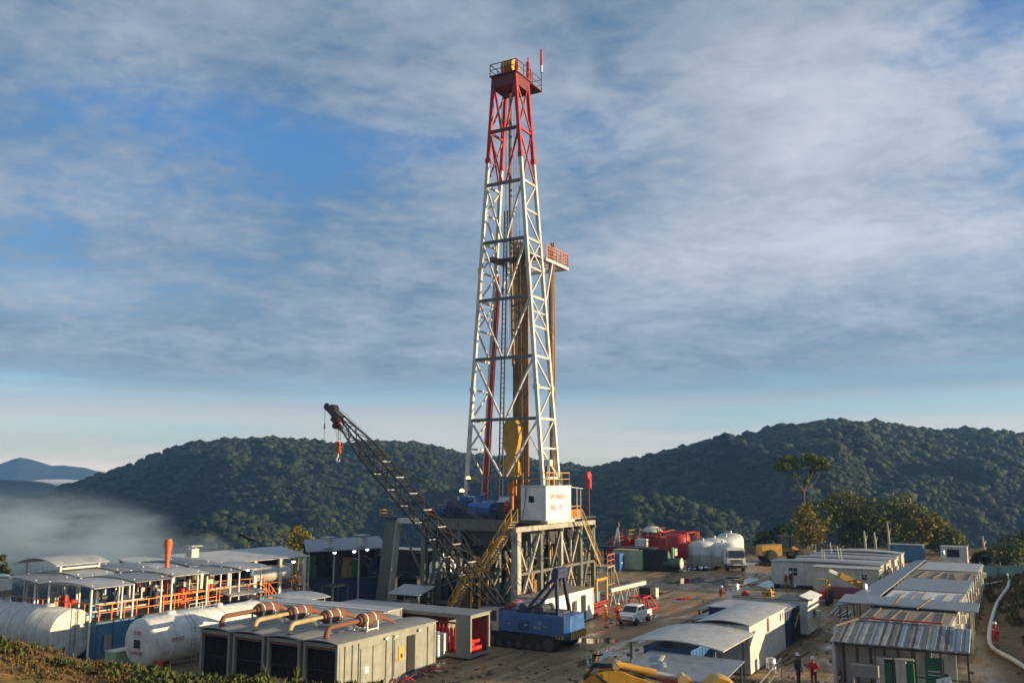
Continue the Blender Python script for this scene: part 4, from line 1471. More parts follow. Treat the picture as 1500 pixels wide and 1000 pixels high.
def build_crane():
    o = G(778, 944)
    t = thing('crawler_crane', 'blue crawler crane with black lattice boom raised to the left', 'crane', o)
    # tracks
    for s in (-1.45, 1.45):
        tr = MB()
        prof = []
        for k in range(9):
            a = -math.pi / 2 + math.pi * k / 8
            prof.append((2.5 + .5 * math.cos(a), .5 + .5 * math.sin(a)))
        for k in range(9):
            a = math.pi / 2 + math.pi * k / 8
            prof.append((-2.5 + .5 * math.cos(a), .5 + .5 * math.sin(a)))
        tr.prism([(y, z) for y, z in prof], s - .38, s + .38, 'yz')
        for k in range(26):
            y = -2.6 + 5.2 * k / 25
            tr.box(s - .4, s + .4, y - .05, y + .05, -.01, .03).box(s - .4, s + .4, y - .05, y + .05, .985, 1.03)
        trk = tr.build('track', M['black'], t)
        for k in range(7):
            y = -2.4 + k * .8
            r = .4 if k in (0, 6) else .22
            for e in (-.40, .40):
                wl = MB()
                wl.lathe([(r, -.015), (r, .015)], (s + e, y, .5 if k in (0, 6) else .3), 'x', 14)
                wl.build('track_wheel', M['dsteel'], trk)
    MB().box(-1.1, 1.1, -1.4, 1.4, .45, .95).lathe([(.95, .951), (.95, 1.07)], n=24).build('carbody', M['dsteel'], t)
    # upper works; counterweight towards -y, cab towards +y
    b = MB()
    pts = [(-1.45, -3.4), (-1.15, -3.75), (1.15, -3.75), (1.45, -3.4), (1.45, 1.9), (-1.45, 1.9)]
    b.prism(pts, 1.08, 2.40, 'xy')
    b.build('housing', M['blue'], t)
    MB().prism([(p[0] * 1.012, p[1] * 1.008 if p[1] < 0 else -1.2) for p in pts], 0.82, 1.08, 'xy').build('counterweight', M['dsteel'], t)
    st = MB()
    for k in range(8):
        x = -1.15 + k * .33
        st.hexa([(x, -3.80, .80), (x + .16, -3.80, .80), (x + .16, -3.77, .80), (x, -3.77, .80)], [(x + .16, -3.80, 1.28), (x + .32, -3.80, 1.28), (x + .32, -3.77, 1.28), (x + .16, -3.77, 1.28)], 0)
    st.build('warning_stripe', M['yellow'], t)
    MB().box(-1.3, 1.3, -3.768, -3.752, .79, 1.30).build('stripe_ground', M['textblk'], t)
    for k in range(4):
        y = -3.3 + k * .26
        MB().hexa([(-1.475, y, .84), (-1.475, y + .13, .84), (-1.46, y + .13, .84), (-1.46, y, .84)], [(-1.475, y - .14, 1.07), (-1.475, y - .01, 1.07), (-1.46, y - .01, 1.07), (-1.46, y - .14, 1.07)]).build('warning_stripe', M['yellow'], t)
    d = MB()
    for y in (-2.4, -.9, .5):
        d.box(-1.463, -1.451, y, y + .03, 1.15, 2.32)
    d.box(-1.463, -1.451, -2.4, 1.8, 2.12, 2.14)
    d.build('panel_seam', M['dsteel'], t)
    text('number', '70', .3, M['offwhite'], t, (-1.458, -1.5, 1.82), ROT_NX, .004)
    text('number', '02-03', .26, M['offwhite'], t, (-1.458, -1.3, 1.5), ROT_NX, .004)
    m = MB().box(-1.0, 1.0, -2.8, .6, 2.41, 2.55).tube((-.9, .2, 2.7), (.9, .2, 2.7), .35, n=14).tube((-.9, -1.2, 2.66), (.9, -1.2, 2.66), .3, n=14)
    m.build('winch_deck', M['dsteel'], t)
    MB().box(-.2, .5, .7, 1.6, 2.41, 2.95).build('engine_cover', M['offwhite'], t)
    for y, z in ((1.35, 2.8), (1.75, 2.65)):
        MB().lathe([(.18, -.7), (.2, -.66), (.2, .66), (.18, .7)], (.2, y, z), 'x', 12).build('red_drum', M['hotred'], t)
    c = MB().prism([(1.92, .95), (4.1, .95), (4.35, 1.6), (3.6, 2.55), (1.92, 2.6)], -1.42, -.35, 'yz')
    cab = c.build('cab', M['galv'], t)
    MB().prism([(2.1, 1.7), (3.95, 1.7), (3.55, 2.4), (2.1, 2.45)], -1.435, -1.424, 'yz').build('window', M['glass'], cab)
    MB().tube((-1.55, 3.0, 1.25), (-1.43, 3.0, 1.25), .42, n=18).build('spare_wheel', M['black'], t)
    MB().rail([(-1.35, -3.3, 2.41), (-1.35, 1.7, 2.41)], .45, .02, step=1.2).build('deck_rail', M['dblue'], t)
    MB().tube((.9, -3.0, 2.41), (.9, -3.0, 3.1), .09, n=9).build('exhaust', M['rustm'], t)
    for y in (-2.0, -.5, .9):
        MB().box(-1.475, -1.462, y, y + .25, 1.6, 1.66).build('door_handle', M['galv'], t)
    lv = MB()
    for k in range(7):
        lv.box(-1.472, -1.455, -.7, .3, 1.30 + k * .1, 1.34 + k * .1)
    lv.build('louvre', M['dblue'], t)
    # blue gantry
    for s in (-1.0, .9):
        MB().bar((s, .0, 2.4), (s * .6, -2.3, 5.0), .2).build('gantry_leg', M['dblue'], t)
        MB().bar((s, -2.7, 2.4), (s * .6, -2.4, 5.0), .22).build('gantry_leg', M['dblue'], t)
    MB().box(-.8, .75, -2.65, -2.1, 4.9, 5.3).tube((-.75, -2.4, 5.35), (.7, -2.4, 5.35), .28, n=12).build('gantry_head', M['dblue'], t)
    # boom
    foot, tip = Vector((0, 1.9, 1.75)), Vector((0, 19.4, 17.7))
    ax = (tip - foot).normalized()
    sx = Vector((1, 0, 0))
    sy = sx.cross(ax).normalized() * -1
    Lb = (tip - foot).length

    def sec(d):
        k = min(1, d / 4.0, max(.0, (Lb - d) / 5.0))
        return .32 + .30 * k, .16 + .50 * k

    def bp(d, i, j):
        w, h = sec(d)
        return foot + ax * d + sx * (w * i) + sy * (h * j)
    ds = [0, 4.0, Lb - 5.0, Lb]
    for i in (-1, 1):
        for j in (-1, 1):
            mb = MB()
            for a, q in zip(ds, ds[1:]):
                mb.bar(bp(a, i, j), bp(q, i, j), .11)
            mb.build('boom_chord', M['dark'], t)
    n = 24
    for k in range(n):
        a, q = .3 + (Lb - .8) * k / n, .3 + (Lb - .8) * (k + 1) / n
        mb = MB()
        for i in (-1, 1):
            mb.bar(bp(a, i, 1), bp(q, i, -1), .07) if k % 2 else mb.bar(bp(a, i, -1), bp(q, i, 1), .07)
        for j in (-1, 1):
            mb.bar(bp(a, -1, j), bp(q, 1, j), .07) if k % 2 else mb.bar(bp(a, 1, j), bp(q, -1, j), .07)
        mb.build('boom_lacing', M['dark'], t)
        if 3 < k < n - 6 and k % 2:
            MB().bar(bp(a, -1, 1) + sy * .05, bp(a, 1, 1) + sy * .05, .08).build('boom_batten', M['galv'], t)
            MB().bar(bp(a, -1, -1), bp(a, 1, -1), .08).build('boom_batten', M['galv'], t)
    hd = MB()
    hd.hexa([tip + sx * i * .42 + ax * -.9 + sy * j * .3 for i, j in ((-1, -1), (1, -1), (1, 1), (-1, 1))], [tip + sx * i * .35 + ax * .6 + sy * (j * .25 + .1) for i, j in ((-1, -1), (1, -1), (1, 1), (-1, 1))])
    hd.build('boom_head', M['dsteel'], t)
    for s in (-.25, 0, .25):
        MB().lathe([(.1, -.05), (.34, -.06), (.38, 0), (.34, .06), (.1, .05)], tuple(tip + ax * .1 + sx * s + Vector((0, 0, .18))), 'x', 16).build('tip_sheave', M['dsteel'], t)
    MB().lathe([(.1, -.08), (.3, -.08), (.34, 0), (.3, .08), (.1, .08)], tuple(tip + ax * .95 + sy * .25), 'x', 16).bar(tip + ax * .5, tip + ax * .95 + sy * .25, .2).build('jib_sheave', M['dsteel'], t)
    MB().lathe([(.1, -.2), (.28, -.2), (.28, .2), (.1, .2)], tuple(tip + ax * -1.0 + sy * .75), 'x', 14).bar(tip + ax * -1.0 + sy * .1, tip + ax * -1.0 + sy * .75, .2).bar(tip + ax * -1.7 + sy * .5, tip + ax * -.2 + sy * .6, .3).build('bridle', M['darkred'], t)
    ca = MB()
    top = Vector((0, -2.4, 5.45))
    for s in (-.45, -.2, .2, .45):
        ca.tube(top + sx * s, tip + ax * -1.0 + sy * .85 + sx * s * .6, .022, n=5, cap=False)
    for s in (-.3, .3):
        ca.tube(Vector((s, -1.0, 2.95)), tip + sx * s + Vector((0, 0, .5)), .018, n=5, cap=False)
    ca.build('pendant_line', M['cable'], t)
    hk = Vector((0, tip.y - .55, 14.6))
    ln = MB()
    for s in (-.2, .2):
        ln.tube(Vector((s, tip.y - .1, tip.z)), hk + Vector((s * .5, .05, .6)), .018, n=5, cap=False)
        ln.tube(Vector((s, tip.y - .55, tip.z - .4)), hk + Vector((s * .5, -.15, .6)), .018, n=5, cap=False)
    j = tip + ax * 1.25 + sy * .2
    ln.tube(j, j + Vector((0, 0, -4.0)), .02, n=5)
    ln.lathe([(.0, 0), (.09, .1), (.05, .5), (.0, .6)], tuple(j + Vector((0, 0, -2.2))), 'z', 8)
    ln.build('hoist_line', M['cable'], t)
    hb = MB()
    hb.prism([(-.2, -.5), (-.28, .1), (-.22, .5), (.22, .5), (.28, .1), (.2, -.5)], -.14, .14, 'yz', 0)
    h = hb.build('hook_block', M['ventred'], t, tuple(hk))
    MB().lathe([(.1, -.05), (.3, -.05), (.3, .05), (.1, .05)], (.19, 0, .15), 'x', 14).build('sheave', M['darkred'], h)
    MB().path([(0, 0, -.5), (0, 0, -.8), (0, .18, -1.0), (0, .05, -1.25), (0, -.18, -1.15), (0, -.2, -1.0)], [.07, .08, .09, .09, .07, .03], 8).build('hook', M['offwhite'], h)
    MB().bar(foot + sx * -.5, foot + sx * .5, .25).build('boom_pin', M['dsteel'], t)


build_crane()

# ------------------------------------------------------------------ left: fuel tanks, mud tanks, sheds


def build_tanks():
    c = G(105, 928, 1.75)
    o = Vector((c.x, c.y, 0))
    t = thing('fuel_tank', 'large grey-white cylindrical tank lying at the left edge, flat end in the sun', 'tank', o)
    r = 1.62
    MB().lathe([(r * .985, 0), (r, .03), (r, 3.0), (r * 1.006, 3.02), (r * 1.006, 3.1), (r, 3.12), (r, 9)], (0, 0, 1.75), 'y', 48).build('shell', M['offwhite'], t)
    MB().box(-.13, -.09, -.09, -.05, .3, 3.35).box(.19, .23, -.09, -.05, .3, 3.35).build('ladder', M['galv'], t)
    rg = MB()
    for k in range(10):
        rg.box(-.13, .23, -.085, -.06, .45 + k * .3, .48 + k * .3)
    rg.build('rung', M['galv'], t)
    for y in (1.5, 6.5):
        MB().box(-1.0, 1.0, y, y + .5, 0, .35).build('saddle', M['dsteel'], t)
    sm = MB()
    for y in (1.5, 4.6, 6.1, 7.6):
        sm.lathe([(r * 1.001, y), (r * 1.006, y + .02), (r * 1.001, y + .04)], (0, 0, 1.75), 'y', 48)
    sm.build('weld_seam', M['grey'], t)
    MB().lathe([(.34, 3.3), (.34, 3.5), (.28, 3.55), (0, 3.56)], (0, 2.6, 0), n=18).build('manhole', M['offwhite'], t)
    MB().box(.45, 1.25, -.035, -.005, .85, 1.25).build('plate', M['white'], t)
    c = G(205, 942, 1.7)
    o = Vector((c.x, c.y, 0))
    t = thing('diesel_tank', 'white cylindrical tank with red lettering lying between blue mud tank and generators', 'tank', o)
    r = 1.5
    prof = [(.0, -.22), (.6, -.2), (1.1, -.13), (1.4, -.04), (r, .06), (r, 2.9), (r * 1.006, 2.92), (r * 1.006, 3.0), (r, 3.02), (r, 9.6), (1.4, 9.72), (.9, 9.85), (0, 9.9)]
    MB().lathe(prof, (0, 0, 1.75), 'x', 44).build('shell', M['white'], t)
    MB().lathe([(.36, 3.2), (.36, 3.4), (.3, 3.44), (0, 3.46)], (2.2, 0, 0), n=18).build('manhole', M['white'], t)
    MB().lathe([(.3, 3.2), (.3, 3.42), (.25, 3.45), (0, 3.47)], (6.2, 0, 0), n=18).build('manhole', M['white'], t)
    sm = MB()
    for x in (1.55, 4.4, 5.9, 7.4):
        sm.lathe([(r * 1.001, x), (r * 1.005, x + .015), (r * 1.001, x + .03)], (0, 0, 1.75), 'x', 44)
    sm.build('weld_seam', M['grey'], t)
    MB().path([(.3, -.9, .75), (.3, -1.5, .6), (.3, -1.7, .25)], .07, 8).lathe([(.02, -1.75), (.14, -1.74), (.14, -1.68), (.02, -1.67)], (.3, 0, .6), 'y', 12).build('drain_valve', M['hotred'], t)
    ld = MB()
    for x in (2.75, 3.1):
        ld.bar((x, -1.62, .2), (x, -1.40, 2.6), .04).bar((x, -1.40, 2.6), (x, -.6, 3.3), .04)
    for k in range(9):
        ld.bar((2.75, -1.61 + .022 * k, .4 + .25 * k), (3.1, -1.61 + .022 * k, .4 + .25 * k), .03)
    ld.build('ladder', M['galv'], t)
    MB().rail([(3.4, -.35, 3.22), (6.0, -.35, 3.22)], .5, .018, step=.9).tube((4.8, 0, 3.1), (4.8, 0, 3.75), .06, n=8).build('top_rail', M['galv'], t)
    MB().box(1.2, 1.6, -1.0, 1.0, 0, .45).build('saddle', M['darkred'], t)
    MB().box(7.6, 8.0, -1.0, 1.0, 0, .45).build('saddle', M['darkred'], t)
    # stencilled words are too soft in the photo to read beyond their colour and size; the plain warning is repeated
    text('lettering', 'DIESEL', .36, M['textred'], t, (1.7, -r - .004, 1.85), ROT_NY, .004)
    text('lettering', 'NO SMOKING', .36, M['textred'], t, (6.2, -r - .004, 1.8), ROT_NY, .004)
    text('lettering', 'FUEL', .34, M['textred'], t, (-.226, 0, 2.35), ROT_NX, .004)
    MB().box(-.25, -.235, -.28, .28, 1.45, 1.95).build('placard', M['textblk'], t)
    text('lettering', 'DANGER', .28, M['textred'], t, (-.225, 0, 1.15), ROT_NX, .004)
    b = thing('pump_box', 'low pale green metal box on the ground between the two cylindrical tanks', 'box', G(176, 975) + Vector((0, 0, .25)))
    MB().box(-.8, .8, -.5, .5, 0, .75).build('case', M['green'], b)
    MB().box(-.85, .85, -.55, .55, .752, .80).build('lid', M['offwhite'], b)
    w = thing('water_tank', 'upright white tank with grey band cut by the left picture edge', 'tank', G(-8, 905, 1.0).xy.to_3d())
    MB().lathe([(1.0, 0), (1.05, .05), (1.05, 3.9), (.95, 4.2), (.5, 4.4), (0, 4.45)], n=28).build('shell', M['white'], w)
    MB().lathe([(1.058, 2.7), (1.058, 3.2)], n=28).build('band', M['grey'], w)
    MB().bar((.7, -.9, 0), (.7, -.9, 2.0), .06).bar((.7, -.9, 2.0), (1.4, -.5, 2.0), .06).bar((1.4, -.5, 0), (1.4, -.5, 2.0), .06).build('guard_rail', M['dsteel'], w)


build_tanks()


def build_mud_tanks():
    n = G(141, 910, 2.45)
    o = Vector((n.x, n.y, 0))
    DZ = 2.45
    for i in range(3):
        t = thing('mud_tank', ('blue steel mud tank nearest the cylindrical tanks', 'blue steel mud tank in the middle of the row under the railings', 'blue steel mud tank farthest along the row near the generators')[i], 'mud tank', loc(o, i * 5.2, 0), SITE, 'mud tanks in a row under sheet roofs')
        b = MB().box(0, 5.1, 0, 11, .0, DZ - .1)
        for k in range(5):
            b.box(.1 + k * 1.22, .2 + k * 1.22, -.08, -.002, .05, DZ - .12)
        b.build('shell', M['tblue'], t)
        MB().box(-.05, 5.15, -.15, 11, DZ - .095, DZ).build('walkway', M['dsteel'], t)
        r = MB().rail([(.1, -.08, DZ), (5.0, -.08, DZ)], 1.05, .035, step=.9)
        if i == 0:
            r.rail([(.1, 11, DZ), (.1, -.08, DZ)], 1.05, .03)
        r.build('railing', M['orange'], t)
        for k in range(2):
            MB().box(.6 + k * 2.4, 1.2 + k * 2.4, -.14, -.085, .4, 1.5).build('hatch', M['galv'], t)
        # agitators and pipes on deck
        cl = ((1.2, 2.2), (3.8, 2.4), (1.2, 5.4), (3.8, 5.6), (2.4, 8.6))
        for k, (x, y) in enumerate(cl):
            m = (M['tblue'], M['dblue'], M['red'], M['dsteel'], M['galv'])[(k + i) % 5]
            MB().box(x - .4, x + .4, y - .4, y + .4, DZ, DZ + .35).tube((x, y, DZ + .35), (x, y, DZ + 1.2), .28, n=12).tube((x - .1, y, DZ + .7), (x + .9, y, DZ + .7), .2, n=10).build('agitator', m, t)
        MB().path([(.3, 1.2, DZ + .9), (4.8, 1.2, DZ + .9)], .09, 7).path([(.3, 1.0, DZ + .5), (4.8, 1.0, DZ + .5)], .07, 7).path([(2.5, 1.2, DZ + .9), (2.5, 1.2, DZ), (2.5, 3, DZ + .3)], .08, 7).build('mud_pipe', M['offwhite'] if i != 1 else M['orange'], t)
    # sheet roofs: each panel row is one shelter
    k = 0
    names = ['front', 'second', 'third', 'fourth', 'rear']
    for i in range(5):
        for j in range(2):
            k += 1
            x0 = -.9 + i * 3.25
            y0 = -.8 + j * 6.3
            z = DZ + 2.25 + .12 * (j == 0) * 0 + .10 * ((i * 7 + j * 3) % 3)
            lb = f'arched grey sheet roof on white posts over the mud tanks, {names[i]} of the {"outer" if j == 0 else "inner"} line'
            t = thing('sheet_roof', lb, 'shelter', loc(o, x0, y0), SITE, 'arched sheet roofs over the mud tanks')
            MB().arch(0, 3.15, 0, 6.1, z, .24, .05, 10, 0, 'x', .0).build('roof', M['roofx'] if (i + j) % 2 else M['roofwhite'], t)
            for x in (.35, 2.7):
                for y in (.72, 5.4):
                    MB().tube((x, y, DZ if y0 + y > -.15 and -.05 < x0 + x < 15.4 else 0), (x, y, z + .2), .07, n=8).build('post', M['cwhite'], t)
            MB().bar((.35, .72, z + .1), (.35, 5.4, z + .1), .08).bar((2.7, .72, z + .1), (2.7, 5.4, z + .1), .08).build('purlin', M['white'], t)
    # higher roof at the far left
    t = thing('high_canopy', 'raised curved pale roof standing above the mud tank roofs at far left', 'shelter', G(92, 846, 4.4).xy.to_3d())
    MB().arch(-2.2, 2.2, -2.4, 2.6, 5.55, .45, .06, 10, 0, 'x').build('roof', M['roofwhite'], t)
    for x in (-1.6, 1.6):
        for y in (-2, 2.2):
            MB().bar((x, y, 0), (x, y, 5.75), .14).build('post', M['offwhite'], t)
    MB().bar((-1.6, -2, 5.3), (1.6, -2, 5.3), .15).build('tie_beam', M['offwhite'], t)
    # orange vent stack
    v = thing('vent_stack', 'tall orange vent pipe with flared head rising through the mud tank roofs', 'vent pipe', loc(o, 8.2, 3.3, 0))
    MB().path([(0, 0, DZ), (0, 0, 5.6), (.06, .05, 6.2), (.12, .12, 6.9), (.1, .12, 7.3)], [.16, .17, .22, .30, .26], 14).build('stack', M['ventred'], v)
    MB().lathe([(.31, 6.9), (.34, 6.98), (.31, 7.06)], (.12, .12, 0), n=16).lathe([(.3, DZ), (.3, DZ + .1)], n=14).build('flange', M['ventred'], v)
    # lamp standards, steps
    for k, (a, b, lb) in enumerate(((9.7, .3, 'square pale lamp on an orange post behind the mud tank railing'),)):
        l = thing('deck_lamp', lb, 'lamp', loc(o, a, b, DZ))
        MB().bar((0, 0, 0), (0, 0, 1.5), .12).build('pole', M['orange'], l)
        MB().box(-.3, .3, -.2, .2, 1.5, 1.85).build('head', M['green'], l)
    q = loc(o, 15.6, -.2)
    stair('deck_stair', 'short orange stair from the mud tank deck down towards the generators', q, 2.2, DZ, .05, .9, 1, M['orange'], M['galv'])
    return o


MUD = build_mud_tanks()


def roof_vent(name, label, at):
    t = thing(name, label, 'roof vent', at)
    MB().box(-.4, .4, -.4, .4, .0, .75).build('louvre_box', M['offwhite'], t)
    MB().box(-.6, .6, -.6, .6, .95, 1.02).build('cap', M['galv'], t)
    for x in (-.35, .35):
        MB().bar((x, 0, .75), (x, 0, .95), .08).build('bracket', M['galv'], t)


def shed_lamp(label, px, py, z, big=.16):
    p = G(px, py, z)
    t = thing('shed_lamp', label, 'lamp', p, 0, 'white lamps hanging under the long shed roofs')
    MB().lathe([(.02, .3), (.05, .28), (big * 1.4, .12), (big * 1.45, .06)], n=12).tube((0, 0, .28), (0, 0, .6), .02, n=5).build('shade', M['offwhite'], t)
    MB().lathe([(.0, -.16), (big * .8, -.1), (big, .0), (big * .9, .08), (0, .1)], n=12).build('bulb', M['lamp_w'], t)


def build_sheds():
    a, b = G(204, 832, 4.6), G(452, 811, 4.9)
    ang = math.atan2(b.y - a.y, b.x - a.x)
    L = (b - a).to_2d().length
    t = thing('pump_shed', 'long low shed roof on white posts behind the mud tanks', 'shed', a.xy.to_3d(), ang)
    MB().sheet((0, -.2, 4.45), (L, -.2, 4.75), (L, 5.5, 5.35), (0, 5.5, 5.05), .07).build('roof', M['roofwhite'], t)
    for k in range(7):
        x = .4 + (L - .8) * k / 6
        MB().bar((x, 0, 0), (x, 0, 4.4 + .3 * k / 6), .26).build('post', M['white'], t)
        MB().bar((x, 5.2, 0), (x, 5.2, 4.95), .2).build('post', M['offwhite'], t)
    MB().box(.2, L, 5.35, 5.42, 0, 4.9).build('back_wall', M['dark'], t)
    MB().box(0, L - .2, -.05, 5.3, 1.9, 2.05).build('deck', M['dsteel'], t)
    MB().rail([(.2, -.02, 2.05), (L - .3, -.02, 2.05)], 1.0, .03, step=1.4).build('railing', M['orange'], t)
    clut = [M['darkred'], M['dblue'], M['tblue'], M['dsteel'], M['tan'], M['brass']]
    for k in range(11):
        x = 1.2 + k * (L - 3) / 10
        y = R.uniform(1.5, 4)
        m = clut[k % 6]
        h = R.uniform(.7, 1.5)
        MB().box(x - .5, x + .5, y - .5, y + .5, 2.06, 2.06 + h * .5).lathe([(.4, 2.06 + h * .5), (.42, 2.1 + h * .6), (.25, 2.1 + h), (0, 2.12 + h)], (x, y, 0), n=12).tube((x - .9, y - .3, 2.6), (x + .9, y - .3, 2.6), .12, n=8).build('pump', m, t)
    # silver tank on the shed deck
    c = G(397, 841, 3.2)
    s = thing('silver_tank', 'shiny silver horizontal tank on the deck beneath the long shed roof', 'tank', c.xy.to_3d(), ang - .12)
    MB().lathe([(0, -1.9), (.5, -1.8), (.72, -1.6), (.75, -1.5), (.75, 1.5), (.72, 1.6), (.5, 1.8), (0, 1.9)], (0, 0, 3.3), 'x', 26).build('shell', M['silo'], s)
    MB().box(-1.2, -1.0, -.6, .6, 2.06, 2.9).box(1.0, 1.2, -.6, .6, 2.06, 2.9).build('saddle', M['dsteel'], s)
    d = thing('cable_reel', 'dark oval cable reel standing on edge in front of the silver tank', 'reel', G(388, 868))
    MB().lathe([(.2, -.25), (.85, -.25), (.9, -.2), (.3, -.19), (.3, .19), (.9, .2), (.85, .25), (.2, .25)], (0, 0, 2.3), 'y', 24).build('drum', M['dblue'], d)
    MB().bar((-.5, 0, 0), (0, 0, 2.3), .1).bar((.5, 0, 0), (0, 0, 2.3), .1).build('stand', M['dsteel'], d)
    # second, higher shed
    a2, b2 = G(448, 807, 5.0), G(566, 800, 5.3)
    ang2 = math.atan2(b2.y - a2.y, b2.x - a2.x)
    L2 = (b2 - a2).to_2d().length
    t2 = thing('shaker_shed', 'higher shed roof over dark blue tanks and shaker machinery left of the leaning leg', 'shed', a2.xy.to_3d(), ang2)
    MB().sheet((0, -.4, 5.0), (L2, -.4, 5.25), (L2, 6, 5.95), (0, 6, 5.7), .08).build('roof', M['roofgrey'], t2)
    for k in range(4):
        x = .3 + (L2 - .6) * k / 3
        MB().bar((x, -.1, 0), (x, -.1, 4.95 + .25 * k / 3), .14).build('post', M['galv'], t2)
        MB().bar((x, 5.7, 0), (x, 5.7, 5.6), .2).build('post', M['dsteel'], t2)
    MB().box(0, L2 + .5, .5, 5.6, 0, 2.3).build('tank', M['dblue'], t2)
    MB().box(-.2, L2 + .6, .3, 5.6, 2.31, 2.4).build('deck', M['dsteel'], t2)
    for k in range(9):
        x = .6 + k * (L2 - 1) / 8
        y = R.uniform(.8, 2.6)
        h = R.uniform(.9, 2.1)
        MB().box(x - .5, x + .5, y - .4, y + .6, 2.41, 2.41 + h * .6).box(x - .35, x + .3, y - .3, y + .3, 2.42 + h * .6, 2.41 + h).tube((x, y - .5, 2.6), (x + .4, y - .5, 2.41 + h), .08, n=7).build('shaker', [M['dgreen'], M['dsteel'], M['dblue'], M['dsteel'], M['tan']][k % 5], t2)
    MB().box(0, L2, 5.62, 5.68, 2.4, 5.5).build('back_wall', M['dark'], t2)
    roof_vent('roof_vent', 'small louvred vent box on the left end of the higher shed roof', a2.lerp(b2, .28) + Vector((0, 0, .12)) + Vector((-math.sin(ang2), math.cos(ang2), .1)) * .6)
    roof_vent('roof_vent', 'small louvred vent box on the right end of the higher shed roof', a2.lerp(b2, .70) + Vector((0, 0, .16)) + Vector((-math.sin(ang2), math.cos(ang2), .1)) * .6)
    roof_vent('roof_vent', 'twin louvred vent box on the left part of the long low shed roof', a.lerp(b, .34) + Vector((-math.sin(ang), math.cos(ang), .16)) * 2.2)
    for px, py, z, lb in ((334, 832, 4.0, 'white lamp under the long shed roof, left of a close pair'), (363, 834, 3.8, 'white lamp under the long shed roof just left of the silver tank'),
                          (430, 822, 4.2, 'white lamp under the right end of the long shed roof'), (490, 809, 4.5, 'white lamp under the left half of the higher shed roof'),
                          (519, 807, 4.6, 'white lamp under the middle of the higher shed roof'), (538, 804, 4.8, 'white lamp under the right end of the higher shed roof')):
        shed_lamp(lb, px, py, z)
    # yellow stair up to the shed deck, white board, dark table frame
    p = G(459, 888)
    stair('shed_stair', 'yellow stair climbing leftwards to the shed deck beside the dark blue tanks', p, 2.6, .05, 2.6, .9, 1, M['yellow'], M['dsteel'], math.radians(150))
    w = thing('notice_board', 'blank white board on the railing right of the silver tank', 'board', G(421, 868).xy.to_3d(), SITE)
    MB().box(-.03, .03, -.6, .6, 2.2, 3.1).build('board', M['white'], w)
    MB().bar((.06, -.4, 0), (.06, -.4, 3.0), .07).bar((.06, .4, 0), (.06, .4, 3.0), .07).build('leg', M['galv'], w)
    f = thing('pipe_stand', 'dark open steel stand in front of the dark blue shaker tanks', 'stand', G(490, 890))
    MB().box(-1.2, 1.2, -.7, .7, 2.0, 2.1).build('top', M['dsteel'], f)
    for x in (-1.1, 1.1):
        for y in (-.6, .6):
            MB().bar((x, y, 0), (x, y, 2.0), .1).build('leg', M['steel'], f)
    # low canopies between mud tanks and switch house
    for px, py, z, w_, lb in ((344, 868, 2.9, 2.4, 'low pale sheet roof on posts right of the orange railings'), (438, 876, 2.9, 2.3, 'low pale sheet roof over a teal pump behind the generators')):
        q = G(px, py, z).xy.to_3d()
        s = thing('low_shelter', lb, 'shelter', q)
        MB().arch(-1.9, 1.9, -w_ + .8, w_ + .8, z, .25, .06, 8, 0, 'x').build('roof', M['roofwhite'], s)
        for x in (-1.6, 1.6):
            for y in (-w_ + 1.2, w_ + .4):
                MB().bar((x, y, 0), (x, y, z + .1), .11).build('post', M['galv'], s)
        u = thing('mud_pump', ('teal motor pump under the low sheet roof behind the generators' if px > 400 else 'dark red motor pump under the low sheet roof by the orange railings'), 'pump', q)
        MB().box(-1.3, 1.3, -.9, .9, 0, .3).build('skid', M['dsteel'], u)
        MB().lathe([(.0, -1.0), (.5, -1.0), (.62, -.9), (.62, .9), (.5, 1.0), (.0, 1.0)], (0, 0, 1.0), 'x', 18).box(-.3, .3, -.4, .4, 1.5, 1.9).build('motor', M['tblue'] if px > 400 else M['darkred'], u)
        MB().path([(-.9, .5, .5), (-.9, .9, 1.9), (.8, .9, 2.0), (.8, .9, .3)], .1, 8).build('pipe', M['offwhite'], u)
    iso('dark_stand_in_box', 'dark box standing in for machinery behind the rig to the right of the leaning leg', 'container', G(655, 848), 2.6, 9.5, 3.2, M['dark'], M['roofgrey'], None, .2)  # box added for dark machinery, covering a sunlit patch of ground
    wt = thing('white_silo', 'white upright tank seen through the legs of the rig', 'tank', G(648, 868))
    MB().lathe([(1.35, 0), (1.4, .1), (1.4, 2.9), (1.1, 3.4), (.5, 3.7), (0, 3.75)], n=30).build('shell', M['white'], wt)
    MB().tube((0, 0, 3.7), (0, 0, 4.1), .15, n=8).build('vent', M['galv'], wt)
    bt = thing('black_tank', 'black plastic water tank standing behind the leaning grey leg', 'tank', G(596, 876))
    MB().lathe([(.95, 0), (1.0, .05), (1.0, 1.9), (.8, 2.2), (.35, 2.4), (.35, 2.55), (0, 2.56)], n=26).build('shell', M['dark'], bt)
    MB().lathe([(1.02, .6), (1.04, .65), (1.02, .7)], n=26).lathe([(1.02, 1.3), (1.04, 1.35), (1.02, 1.4)], n=26).build('rib', M['dark'], bt)


build_sheds()

# ------------------------------------------------------------------ right: camp cabins, sheds


